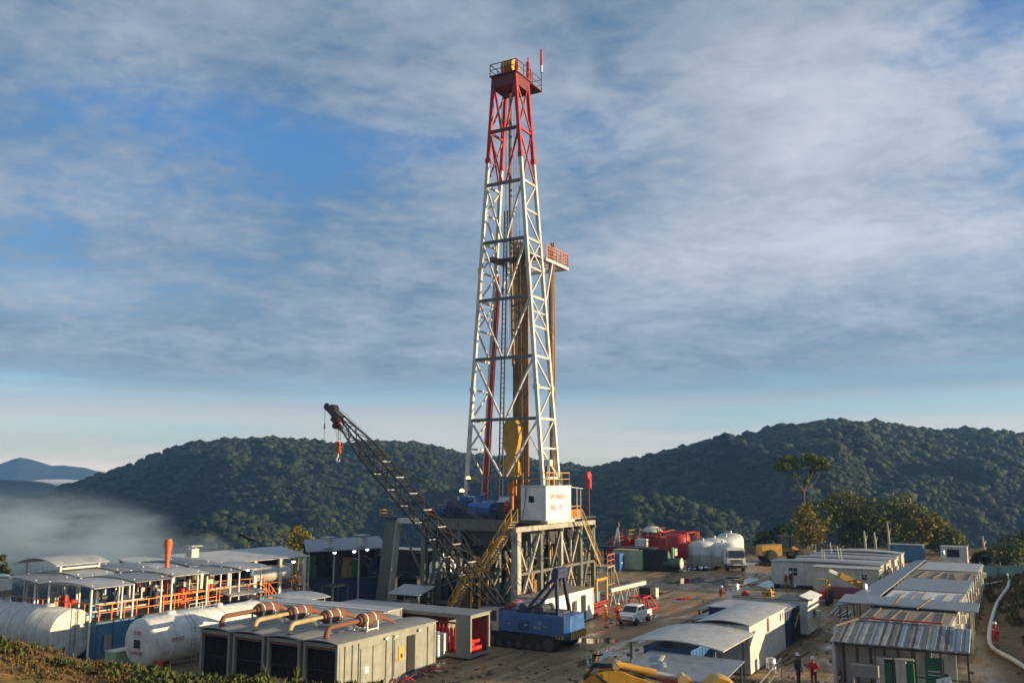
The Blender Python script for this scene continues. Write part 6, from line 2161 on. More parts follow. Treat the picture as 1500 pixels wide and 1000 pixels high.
    for x, r in ((-.8, .4), (.9, .65)):
        for y in (-.75, .75):
            wheel(t, x, y, r, .32, hub='cat')
    MB().bar((1.3, 0, .9), (2.4, -.3, 1.7), .25).bar((2.4, -.3, 1.7), (2.7, -.6, .5), .2).build('loader_arm', M['cat'], t)
    t = thing('boom_truck_arm', 'yellow telescopic lifting arm leaning in front of the nearest camp cabin', 'lift', G(1290, 884))
    MB().box(-1.2, 1.2, -.8, .8, .35, .9).build('base', M['dark'], t)
    for x in (-.8, .8):
        for y in (-.85, .85):
            wheel(t, x, y, .35, .25)
    MB().bar((.6, .2, .9), (-1.6, 3.4, 2.7), .5, .55).build('arm', M['cat'], t)
    MB().bar((-1.62, 3.43, 2.72), (-2.2, 4.2, 3.15), .3, .32).build('arm_tip', M['white'], t)
    t = thing('dark_red_tarp', 'dark red covered pile along the foot of the nearest camp cabin', 'covered pile', G(1237, 876))
    MB().arch(-.6, .9, -3.2, 1.6, .05, 1.0, .06, 8, 0, 'y').build('cover', M['darkred'], t)
    MB().box(-.4, .7, -3.0, 1.4, 0, .5).build('pile', M['dark'], t)


build_yard()


def build_truck():
    t = thing('cab_truck', 'white cab-over truck facing the camera in front of the pale silos', 'truck', G(1079, 837), math.radians(182))
    # local +y forwards (towards the camera)
    MB().box(-1.2, 1.2, -6.5, 0, .75, 1.05).build('chassis', M['dsteel'], t)
    MB().hexa([(-1.22, -1.7, .85), (1.22, -1.7, .85), (1.22, .25, .85), (-1.22, .25, .85)], [(-1.12, -1.6, 2.95), (1.12, -1.6, 2.95), (1.12, .02, 2.95), (-1.12, .02, 2.95)]).build('cab', M['white'], t)
    MB().hexa([(-1.05, .19, 1.75), (1.05, .19, 1.75), (1.05, .215, 1.75), (-1.05, .215, 1.75)], [(-1.0, .06, 2.7), (1.0, .06, 2.7), (1.0, .085, 2.7), (-1.0, .085, 2.7)]).build('windscreen', M['glass'], t)
    g = MB()
    for k in range(4):
        g.box(-.8, .8, .22, .275, 1.0 + k * .15, 1.09 + k * .15)
    g.build('grille', M['dsteel'], t)
    MB().box(-1.25, 1.25, .2, .5, .5, .84).build('bumper', M['dsteel'], t)
    for x in (-.95, .95):
        MB().box(x - .16, x + .16, .26, .31, .95, 1.15).build('headlight', M['offwhite'], t)
        MB().box(x * 1.35 - .06, x * 1.35 + .06, .1, .2, 1.9, 2.5).build('mirror', M['dark'], t)
    for y in (-.6, -4.4, -5.6):
        for x in (-1.05, 1.05):
            wheel(t, x, y, .52, .34, axis='x')
    MB().lathe([(0, -6.3), (.7, -6.2), (1.15, -5.9), (1.2, -5.8), (1.2, -2.3), (1.1, -2.1), (0, -2.0)], (0, 0, 2.2), 'y', 24).build('tank_body', M['silo'], t)


build_truck()


def build_loader():
    t = thing('wheel_loader', 'dusty yellow wheel loader parked by the trees at the back of the yard', 'loader', G(1148, 823), math.radians(8))
    t.scale = (1.1, 1.1, 1.1)
    MB().hexa([(-3.4, -1.0, .9), (-.6, -1.0, .9), (-.6, 1.0, .9), (-3.4, 1.0, .9)], [(-3.3, -.95, 2.2), (-.6, -.95, 2.4), (-.6, .95, 2.4), (-3.3, .95, 2.2)]).build('engine_hood', M['cat'], t)
    c = MB().box(-.6, .9, -.8, .8, 1.3, 1.9)
    for x in (-.55, .85):
        for y in (-.75, .75):
            c.bar((x, y, 1.9), (x, y, 3.3), .12)
    c.box(-.75, 1.05, -.9, .9, 3.3, 3.42)
    c.build('cab', M['dark'], t)
    MB().box(-.5, .8, -.7, .7, 1.95, 3.25).build('window', M['glass'], t)
    MB().box(.9, 2.6, -.5, .5, .8, 1.6).build('front_frame', M['cat'], t)
    for x in (-2.2, 1.8):
        for y in (-1.15, 1.15):
            wheel(t, x, y, .85, .6, hub='cat')
    for y in (-.55, .55):
        MB().bar((1.0, y, 2.0), (3.4, y, .8), .25, .35).build('lift_arm', M['cat'], t)
    MB().prism([(3.2, .25), (4.6, .1), (4.65, .2), (3.6, .6), (3.5, 1.1), (3.9, 1.6), (3.7, 1.6), (3.2, 1.1)], -1.4, 1.4, 'xz').build('bucket', M['cat'], t)


build_loader()


def build_pickup():
    t = thing('pickup_truck', 'white double-cab pickup standing on the mud beside two orange workers', 'pickup', loc(G(914, 916), 2.0, -.1))
    t.scale = (.84, .84, .84)
    # local -x is the front
    side = [(-2.55, .55), (-2.6, .95), (-2.3, 1.05), (-1.45, 1.12), (-.75, 1.72), (.85, 1.75), (1.15, 1.12), (2.6, 1.12), (2.62, .55), (2.2, .5), (-2.3, .48)]
    MB().prism(side[:1] + side[1:4] + [(1.15, 1.12), (2.6, 1.12), (2.62, .55), (2.2, .5), (-2.3, .48)], -.88, .88, 'xz').build('body', M['cwhite'], t)
    MB().hexa([(-1.4, -.84, 1.121), (1.1, -.84, 1.121), (1.1, .84, 1.121), (-1.4, .84, 1.121)], [(-.7, -.7, 1.74), (.85, -.7, 1.74), (.85, .7, 1.74), (-.7, .7, 1.74)]).build('cab', M['cwhite'], t)
    for s in (-1, 1):
        for x0, x1 in ((-.95, -.08), (.08, .9)):
            a, b = (-.845 * s if s < 0 else .845), 0
            w = MB().hexa([(x0, s * .80 - .02, 1.2), (x1, s * .80 - .02, 1.2), (x1, s * .80 + .03, 1.2), (x0, s * .80 + .03, 1.2)],
                          [(x0 + (.3 if x0 < -.5 else 0), s * .715 - .02, 1.62), (x1 - .05, s * .715 - .02, 1.62), (x1 - .05, s * .715 + .03, 1.62), (x0 + (.3 if x0 < -.5 else 0), s * .715 + .03, 1.62)])
            w.build('window', M['glass'], t)
    MB().hexa([(-1.36, -.74, 1.17), (-1.32, -.74, 1.17), (-1.32, .74, 1.17), (-1.36, .74, 1.17)], [(-.80, -.64, 1.68), (-.76, -.64, 1.68), (-.76, .64, 1.68), (-.80, .64, 1.68)]).build('windscreen', M['glass'], t)
    MB().box(1.25, 2.5, -.74, .74, 1.115, 1.135).build('load_bed', M['dark'], t)
    for x in (-1.6, 1.65):
        for y in (-.8, .8):
            wheel(t, x, y, .38, .26)
    MB().box(-2.72, -2.56, -.85, .85, .42, .62).build('bumper', M['dsteel'], t)
    for y in (-.68, .68):
        MB().box(-2.63, -2.58, y - .16, y + .16, .74, .92).build('headlight', M['galv'], t)


build_pickup()


def build_excavator():
    t = thing('excavator', 'yellow excavator in the bottom foreground, arched boom folded to the right', 'excavator', Vector((.2, 36.4, 0)), math.radians(-4))
    for y in (-1.3, 1.3):
        MB().prism([(-2.2, .0), (1.8, .0), (2.2, .45), (1.8, .9), (-2.2, .9), (-2.6, .45)], y - .3, y + .3, 'xz').build('track', M['black'], t)
    MB().box(-2.4, 1.5, -1.35, 1.35, 1.05, 1.9).build('house', M['cat'], t)
    c = MB().box(-.2, 1.4, .45, 1.35, 1.91, 2.9).build('cab', M['cat'], t)
    MB().box(1.405, 1.42, .55, 1.25, 2.0, 2.8).build('window', M['glass'], c)
    # boom: broad box section, arched
    def curve(p, n=5):
        out = []
        for i in range(len(p) - 1):
            a0, a1, a2, a3 = p[max(i - 1, 0)], p[i], p[i + 1], p[min(i + 2, len(p) - 1)]
            for q in range(n):
                f = q / n
                out.append(tuple(.5 * (2 * a1[c] + (a2[c] - a0[c]) * f + (2 * a0[c] - 5 * a1[c] + 4 * a2[c] - a3[c]) * f * f + (3 * a1[c] - a0[c] - 3 * a2[c] + a3[c]) * f ** 3) for c in (0, 1)))
        return out + [p[-1]]
    prof_t = curve([(1.2, 2.1), (1.9, 3.5), (2.6, 4.25), (3.3, 4.60), (4.0, 4.62), (4.7, 4.38), (6.4, 3.9), (7.6, 3.4)])
    prof_b = curve([(7.5, 2.9), (6.2, 3.3), (4.6, 3.45), (3.6, 3.4), (2.9, 3.1), (2.2, 2.5), (1.7, 1.8)])
    MB().prism(prof_t + prof_b, -.34, .34, 'xz').build('boom', M['cat'], t)
    MB().box(3.35, 3.40, -.36, .36, 3.5, 4.55).box(2.35, 2.40, -.36, .36, 2.8, 3.9).build('boom_rib', M['cat'], t)
    MB().tube((3.9, 0, 4.80), (5.4, 0, 4.52), .15, n=14).tube((3.9, 0, 4.8), (4.02, 0, 4.78), .19, n=14).build('arm_cylinder', M['yellow'], t)
    MB().tube((5.4, 0, 4.52), (6.5, 0, 4.32), .09, n=12).build('piston_rod', M['galv'], t)
    for s in (-.48, .48):
        MB().tube((1.6, s, 1.7), (4.3, s, 3.9), .12, n=12).build('boom_cylinder', M['yellow'], t)
    MB().tube((6.4, -.3, 4.32), (6.4, .3, 4.32), .2, n=14).build('pivot_pin', M['brass'], t)
    MB().tube((3.85, -.35, 4.8), (3.85, .35, 4.8), .14, n=12).build('pivot_pin', M['brass'], t)
    MB().prism([(6.2, 4.4), (6.6, 4.45), (7.8, 3.2), (8.6, 1.2), (8.3, 1.0), (7.3, 2.9), (6.3, 4.1)], -.22, .22, 'xz').build('stick', M['cat'], t)
    bk = curve([(7.25, 4.15), (7.6, 4.42), (8.0, 4.42), (8.45, 4.12), (8.75, 3.6), (8.85, 3.0)]) + curve([(8.55, 3.0), (8.4, 3.45), (8.1, 3.82), (7.75, 4.02), (7.3, 4.0)])
    MB().prism(bk, -.55, .55, 'xz').build('bucket', M['cat'], t)
    hs = MB()
    for k in range(6):
        y = -.25 + k * .1
        hs.path([(2.6, y, 4.30), (3.0, y, 4.75 + .05 * (k % 2)), (3.6, y, 4.78), (4.3, y + .05, 4.66), (5.0, y + .1, 4.36)], .035, 6)
    hs.path([(3.1, -.36, 4.5), (3.5, -.42, 4.2), (4.4, -.4, 3.9), (5.6, -.38, 3.75)], .05, 6).path([(2.5, -.36, 4.1), (2.45, -.38, 3.6), (2.7, -.36, 3.2)], .035, 6)
    hs.build('hydraulic_hose', M['black'], t)
    MB().box(3.2, 3.6, -.2, .2, 4.63, 4.75).box(2.7, 2.9, -.15, .15, 4.45, 4.62).build('hose_clamp', M['yellow'], t)


build_excavator()

# ------------------------------------------------------------------ people


def build_person(label, at, rz, top, legs=None, pose='stand', hat='hat'):
    """one continuous body: tapered limbs merged by a voxel remesh; local +y is forward"""
    mb = MB()

    def limb(pts):
        mb.path([p[:3] for p in pts], [p[3] for p in pts], 10)
        for p in pts:
            mb.lathe([(p[3] * math.sin(a), -p[3] * math.cos(a)) for a in [math.pi * k / 6 for k in range(7)]], p[:3], 'z', 10)
    st = {'stand': 0.03, 'walk': 0.22}.get(pose, 0.05)
    hands = []
    for s in (-1, 1):
        f = st * s
        limb([(s * .09, 0, .93, .092), (s * .10, f * .55 + .02, .50, .062), (s * .10, f - .02 * (pose == 'walk'), .09, .048)])
        limb([(s * .10, f - .03, .05, .05), (s * .115, f + .17, .04, .042)])
    lean = {'bend': .12, 'carry': .05}.get(pose, .0)
    limb([(0, 0, .93, .13), (0, lean * .3, 1.12, .125), (0, lean, 1.36, .135), (0, lean, 1.44, .10)])
    for s in (-1, 1):
        limb([(s * .07, 0, .95, .10), (s * .09, lean * .5, 1.2, .10), (s * .10, lean, 1.38, .095)])
        sh = (s * .19, lean, 1.42, .065)
        if pose == 'walk':
            el, wr = (s * .24, lean - .12 * s, 1.15, .045), (s * .22, lean - .02 * s + .12, .93, .032)
        elif pose == 'carry' or (pose == 'bend' and s > 0):
            el, wr = (s * .25, lean + .08, 1.15, .046), (s * .17, lean + .30, 1.12, .033)
        else:
            el, wr = (s * .25, lean - .02, 1.14, .045), (s * .24, lean + .06, .90, .032)
        limb([sh, el, wr])
        w, e = Vector(wr[:3]), Vector(el[:3])
        d = (w - e).normalized()
        pm_ = w + d * .07
        limb([(*w, .030), (*pm_, .036)])
        side = d.cross(Vector((s, 0, 0.2))).normalized()
        for k in range(4):
            b = pm_ + side * (.028 * (k - 1.5)) + d * .015
            ln = (.075, .085, .08, .062)[k]
            mid = b + d * ln * .55 + Vector((-s * .012, .008, 0))
            limb([(*b, .0125), (*mid, .0115), (*(mid + d * ln * .4 + Vector((-s * .022, .012, 0))), .010)])
        tb = w + d * .03 + side * -.03
        limb([(*tb, .014), (*(tb + side * -.02 + d * .035), .0125), (*(tb + side * -.022 + d * .065 + Vector((-s * .01, 0, 0))), .011)])
        hands.append(pm_ + d * .03)
    limb([(0, lean, 1.44, .062), (0, lean + .01, 1.55, .056)])
    limb([(0, lean + .01, 1.58, .068), (0, lean + .015, 1.64, .088), (0, lean, 1.69, .094), (0, lean - .01, 1.73, .085)])
    limb([(0, lean + .09, 1.63, .018), (0, lean + .112, 1.615, .014)])          # nose
    limb([(0, lean + .07, 1.565, .03), (0, lean + .055, 1.56, .035)])            # chin
    for s in (-1, 1):
        limb([(s * .095, lean - .005, 1.66, .018), (s * .098, lean - .01, 1.63, .014)])
    o = mb.build('person', [top, legs or top, M['skin'], M['black'], M['textblk'], M['hat']])
    md = o.modifiers.new('r', 'REMESH')
    md.mode = 'VOXEL'
    md.voxel_size = .0125
    sm = o.modifiers.new('s', 'SMOOTH')
    sm.iterations = 3
    sm.factor = .4
    dg = bpy.context.evaluated_depsgraph_get()
    dg.update()
    me = bpy.data.meshes.new_from_object(o.evaluated_get(dg))
    old = o.data
    o.modifiers.clear()
    o.data = me
    bpy.data.meshes.remove(old)
    me.name = 'person'
    eyes = [Vector((s * .034, lean + .088, 1.66)) for s in (-1, 1)]
    for p in me.polygons:
        c = p.center
        m = 0
        if c.z > 1.515:
            m = 2
            if any((c - e).length < .014 for e in eyes) or (abs(c.x) < .03 and abs(c.z - 1.588) < .006 and c.y > lean + .06):
                m = 4
        elif min((c - h).length for h in hands) < .11 and abs(c.x) > .12:
            m = 2
        elif c.z < .13:
            m = 3
        elif c.z < .97:
            m = 5 if .38 < c.z < .43 and legs is None else 1
        elif (1.27 < c.z < 1.31) and legs is None:
            m = 5
        p.material_index = m
        p.use_smooth = True
    o.location = at
    o.rotation_euler = (0, 0, rz)
    tag(o, label, 'person')
    h = MB()
    h.lathe([(.118, 1.70), (.116, 1.76), (.10, 1.81), (.06, 1.845), (0, 1.855)], (0, lean - .005, 0), 'z', 18)
    h.lathe([(.10, 1.695), (.14, 1.69), (.14, 1.70), (.118, 1.71)], (0, lean + .015, 0), 'z', 18)
    h.build('hard_hat', M[hat], o)
    bt = MB()
    for z, r in ((1.05, .142),):
        bt.lathe([(.155, 1.03), (.16, 1.04), (.16, 1.08), (.155, 1.09)], (0, lean * .2, 0), 'z', 18)
    bt.build('waist_belt', M['offwhite'] if top is M['cov_o'] else M['dsteel'], o)
    return o


def build_people():
    a = build_person('person in orange coverall and white hard hat standing behind the white pickup', G(887, 919), math.radians(-60), M['cov_o'], None, 'stand')
    b = build_person('person in orange coverall bending at the side of the white pickup, red pack on back', G(905, 916), math.radians(-40), M['cov_o'], None, 'bend')
    pk = thing('backpack', 'round red pack on the back of the worker beside the pickup', 'pack', b.location + Vector((0, 0, 1.05)), math.radians(-40))
    MB().lathe([(0, -.18), (.17, -.15), (.22, 0), (.17, .15), (0, .18)], (0, -.16, .18), 'y', 16).build('bag', M['hotred'], pk)
    MB().bar((-.12, -.05, .0), (-.1, .02, .38), .05).bar((.12, -.05, .0), (.1, .02, .38), .05).build('strap', M['dsteel'], pk)
    build_person('person in maroon jacket and white hard hat walking across the open muddy yard', G(1058, 886), math.radians(10), M['cov_d'], M['cov_b'], 'walk')
    build_person('person in red jacket and white hard hat left of the patchwork-roofed store', G(1193, 1009), math.radians(150), M['cov_r'], M['cov_d'], 'carry')
    p = G(1460, 949, .3)
    p.z = zat(p.x, p.y)
    for _ in range(5):
        p = G(1460, 949, p.z)
        p.z = zat(p.x, p.y)
    build_person('person in bright red coverall standing beside the white pipe on the embankment', p, math.radians(120), M['cov_r'], None, 'stand')
    build_person('person in maroon coverall, left of two at the corner of the far cabin cluster', G(1152, 863), math.radians(40), M['cov_d'], M['cov_b'], 'stand')
    build_person('person in maroon coverall, right of two at the corner of the far cabin cluster', G(1159, 862), math.radians(200), M['cov_d'], M['cov_b'], 'stand')
    build_person('person in dark clothes and white hard hat left of the red-jacketed worker', G(1170, 1003), math.radians(-150), M['textblk'], M['dblue'], 'stand')
    build_person('person in red coverall standing at the rail below the driller console on the floor', rl(4.6, 3.6, FLZ), math.radians(150), M['cov_r'], None, 'stand')


build_people()

# ------------------------------------------------------------------ trees, scrub, puddles, fog
LEAF = dict(
    mid=foliage_mat('leaves_mid', (0.045, 0.070, 0.014), (0.24, 0.26, 0.045), .35),
    warm=foliage_mat('leaves_warm', (0.09, 0.085, 0.014), (0.36, 0.28, 0.045), .5),
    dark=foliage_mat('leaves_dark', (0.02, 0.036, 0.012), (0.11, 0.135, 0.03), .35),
    dry=foliage_mat('dry_scrub', (0.050, 0.030, 0.012), (0.22, 0.145, 0.05), 1.2),
    grass=foliage_mat('grass_green', (0.030, 0.045, 0.012), (0.13, 0.15, 0.04), 1.0),
)


def leaf_cloud(blobs, n, size, rng, clump=14):
    """small tilted quads gathered in clumps through the volume of the blobs"""
    B = np.array(blobs, float)
    vol = B[:, 3] * B[:, 4] * B[:, 5]
    nc = max(8, n // clump)
    idx = rng.choice(len(B), nc, p=vol / vol.sum())
    d = rng.normal(size=(nc, 3))
    d /= np.linalg.norm(d, axis=1)[:, None]
    rad = rng.uniform(.25, 1.08, nc) ** .5
    c = B[idx, :3] + d * rad[:, None] * B[idx, 3:6]
    cs = rng.uniform(.5, 1.4, nc) * B[idx, 3:6].mean(1) * .24
    k = np.repeat(np.arange(nc), clump)
    p = c[k] + rng.normal(size=(len(k), 3)) * cs[k][:, None] * np.array([.6, .6, .42])
    u = rng.normal(size=(len(k), 3))
    u /= np.linalg.norm(u, axis=1)[:, None]
    w = np.cross(u, rng.normal(size=(len(k), 3)))
    w /= np.linalg.norm(w, axis=1)[:, None]
    s = size * rng.uniform(.5, 1.3, len(k))[:, None]
    q = np.stack([p - u * s, p + w * s * .55, p + u * s, p - w * s * .55], 1).reshape(-1, 3)
    return q, np.arange(len(q)).reshape(-1, 4)


def tree(name, label, at, blobs, n, size, leaf, bark='bark', tr=.3, seed=1, cat='tree', group=None, lean=(0, 0), bare=0):
    rng = np.random.default_rng(seed)
    t = thing(name, label, cat, at, 0, group)
    top = max(b[2] for b in blobs)
    mb = MB()
    fork = Vector((lean[0] * .5, lean[1] * .5, top * (.66 if bare else .42)))
    mb.path([(0, 0, -.4), (lean[0] * .12, 0, top * .15), (lean[0] * .3 + .1, lean[1] * .3, top * .3), fork], [tr * 1.25, tr, tr * .85, tr * .75], 8)
    for b in blobs:
        q = Vector(b[:3])
        m = fork.lerp(q, .5) + Vector((rng.uniform(-.3, .3), rng.uniform(-.3, .3), -.1 * (q - fork).length))
        mb.path([fork, m, q], [tr * .55, tr * .34, tr * .12], 6)
        for _ in range(1 if bare else 3):
            e = q + Vector(rng.normal(size=3) * np.array(b[3:6]) * .6)
            mb.path([m.lerp(q, .6), e], [tr * .2, tr * .05], 5)
    mb.build('trunk', M[bark], t)
    co, fc = leaf_cloud(blobs, n, size, rng)
    o = mesh_from_np('crown', co, fc, leaf)
    o.parent = t
    return t


def build_trees():
    p = G(1182, 815)
    tree('umbrella_tree', 'tall slender tree with flat spreading crown standing above the yellow loader', p,
         [(-3.1, 0, 13.7, 1.3, 1.2, .8), (-2.0, .5, 14.7, 1.3, 1.1, .7), (-.8, 0, 14.0, .9, 1.0, .5), (1.0, 0, 14.9, 1.1, 1.1, .8), (2.4, -.4, 14.4, 1.4, 1.2, 1.0), (3.5, .2, 13.8, .9, .9, .6), (1.7, .5, 13.0, .8, .7, .5), (-1.5, -.4, 12.4, .7, .6, .5), (.5, 0, 11.4, .5, .5, .6), (-.4, .2, 9.9, .5, .5, .5)],
         7000, .24, LEAF['mid'], 'bark', .17, 3, bare=1)
    tree('young_tree', 'rounded olive-yellow young tree in front of the tall slender trunk', G(1185, 818), [(-.8, 0, 5.2, 1.9, 1.8, 1.9), (.9, 0, 4.4, 1.9, 1.8, 2.0), (-.2, .4, 6.8, 1.6, 1.5, 1.6), (-.4, 0, 3.0, 1.7, 1.6, 1.2)], 3600, .22, LEAF['warm'], 'palebark', .16, 4)
    spec = [
        ('broad green tree behind the far cabins, right of the young olive tree', 1232, [(-2, 0, 6.2, 2.6, 2.4, 2.2), (1.2, 0, 7.6, 2.8, 2.6, 2.2), (3.2, 0, 5.6, 2.4, 2.2, 2.2), (0, .5, 4.2, 3.4, 2.4, 2.0)], 'mid', 11),
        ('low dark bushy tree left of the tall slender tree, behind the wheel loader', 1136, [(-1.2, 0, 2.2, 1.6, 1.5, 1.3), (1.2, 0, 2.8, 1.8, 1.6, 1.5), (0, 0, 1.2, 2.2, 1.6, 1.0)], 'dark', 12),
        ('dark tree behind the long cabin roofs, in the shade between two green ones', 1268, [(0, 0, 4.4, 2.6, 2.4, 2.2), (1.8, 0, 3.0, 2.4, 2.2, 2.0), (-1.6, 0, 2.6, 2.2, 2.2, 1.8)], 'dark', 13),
        ('large sunlit green tree behind the cabin cluster, tallest of the right-hand clump', 1306, [(-1.5, 0, 6.4, 2.6, 2.3, 2.0), (1.6, 0, 7.4, 2.4, 2.3, 1.8), (3.2, 0, 5.2, 2.6, 2.4, 2.2), (-2.5, 0, 4.0, 2.4, 2.2, 2.0), (.4, 0, 4.2, 3.0, 2.6, 2.2)], 'mid', 14),
        ('medium green tree in the right-hand clump, sloping down towards the blue container', 1345, [(-1, 0, 5.2, 2.4, 2.2, 1.9), (1.8, 0, 4.4, 2.4, 2.2, 1.9), (0, 0, 2.8, 2.8, 2.3, 1.8)], 'warm', 15),
        ('small rounded tree at the right end of the clump behind the blue container', 1382, [(-.6, 0, 3.2, 2.0, 1.9, 1.7), (1.2, 0, 2.4, 1.8, 1.8, 1.4), (0, 0, 1.4, 2.2, 1.9, 1.2)], 'mid', 16),
    ]
    for lb, px, bl, m, sd in spec:
        tree('bushy_tree', lb, G(px, 812), [(b[0] * 1.12, b[1], b[2] * 1.05, b[3] * 1.12, b[4], b[5] * 1.05) for b in bl], 5200, .26, LEAF[m], 'bark', .2, sd, group='trees at the edge of the pad')
    for px, py, lb, m, sd, sc in ((1478, 842, 'small green tree beyond the tarpaulin screen at the right edge', 'mid', 21, 1.0), (1497, 838, 'bushy tree cut by the right picture edge above the pipe', 'dark', 22, 1.2), (1440, 836, 'low bush behind the white hut with thin bare twigs', 'dark', 23, .6)):
        q = G(px, py)
        q.z = zat(q.x, q.y)
        tree('small_tree', lb, q, [(b[0] * sc, b[1] * sc, b[2] * sc, b[3] * sc, b[4] * sc, b[5] * sc) for b in ((-.8, 0, 2.6, 1.5, 1.4, 1.3), (1.0, 0, 3.3, 1.4, 1.3, 1.2), (0, 0, 1.4, 1.8, 1.5, 1.1))], 2600, .2, LEAF[m], 'palebark', .13, sd)
    for px, h, lb in ((1268, 4.4, 'bare pale trunk standing before the dark tree, left of a pair'), (1283, 4.2, 'bare pale trunk standing before the dark tree, right of a pair'), (1303, 5.6, 'leaning pale bare trunk against the sunlit tree'), (1442, 3.6, 'thin bare forked trunk near the white hut')):
        q = G(px, 822)
        o = MB().path([(0, 0, -.3), (.1, 0, h * .5), (.0, 0, h)], [.22, .18, .12], 8).path([(.08, 0, h * .6), (.5, .1, h * .85)], [.1, .05], 6).build('bare_trunk', M['palebark'], None, q)
        tag(o, lb, 'tree trunk')
    # bushes on the far lip of the pad, left side
    q = G(-4, 862)
    tree('small_tree', 'leafy shrub showing at the far left edge behind the white tank', q, [(0, 0, 2.6, .9, .9, 1.3), (.3, 0, 1.4, 1, 1, 1)], 900, .2, LEAF['grass'], 'bark', .08, 31)
    tree('bushy_tree', 'yellow-green shrub top showing above the shed roofs beside the higher shed', G(436, 830), [(0, 0, 4.4, 1.4, 1.3, 1.0), (1.0, 0, 3.4, 1.4, 1.2, 1.0), (-.6, 0, 2.2, 1.5, 1.3, 1.2)], 1600, .2, LEAF['warm'], 'bark', .12, 32)
    dk = thing('dark_canopy', 'dark torn tarpaulin bundle on a frame rising behind the long shed roof', 'tarpaulin', G(362, 846))
    MB().bar((0, 0, 0), (0, 0, 4.8), .14).build('post', M['dsteel'], dk)
    MB().bar((5, 1, 0), (5, 1, 4.2), .12).build('post', M['dsteel'], dk)
    MB().sheet((-1.4, -.8, 5.2), (.9, -1.2, 4.3), (1.2, 1.0, 4.4), (-1.0, .8, 5.3), .1).sheet((.8, -1.0, 4.6), (5.5, 0, 4.3), (5.3, 1.6, 4.3), (1.0, 1.0, 4.7), .06).build('cover', M['dark'], dk)


build_trees()


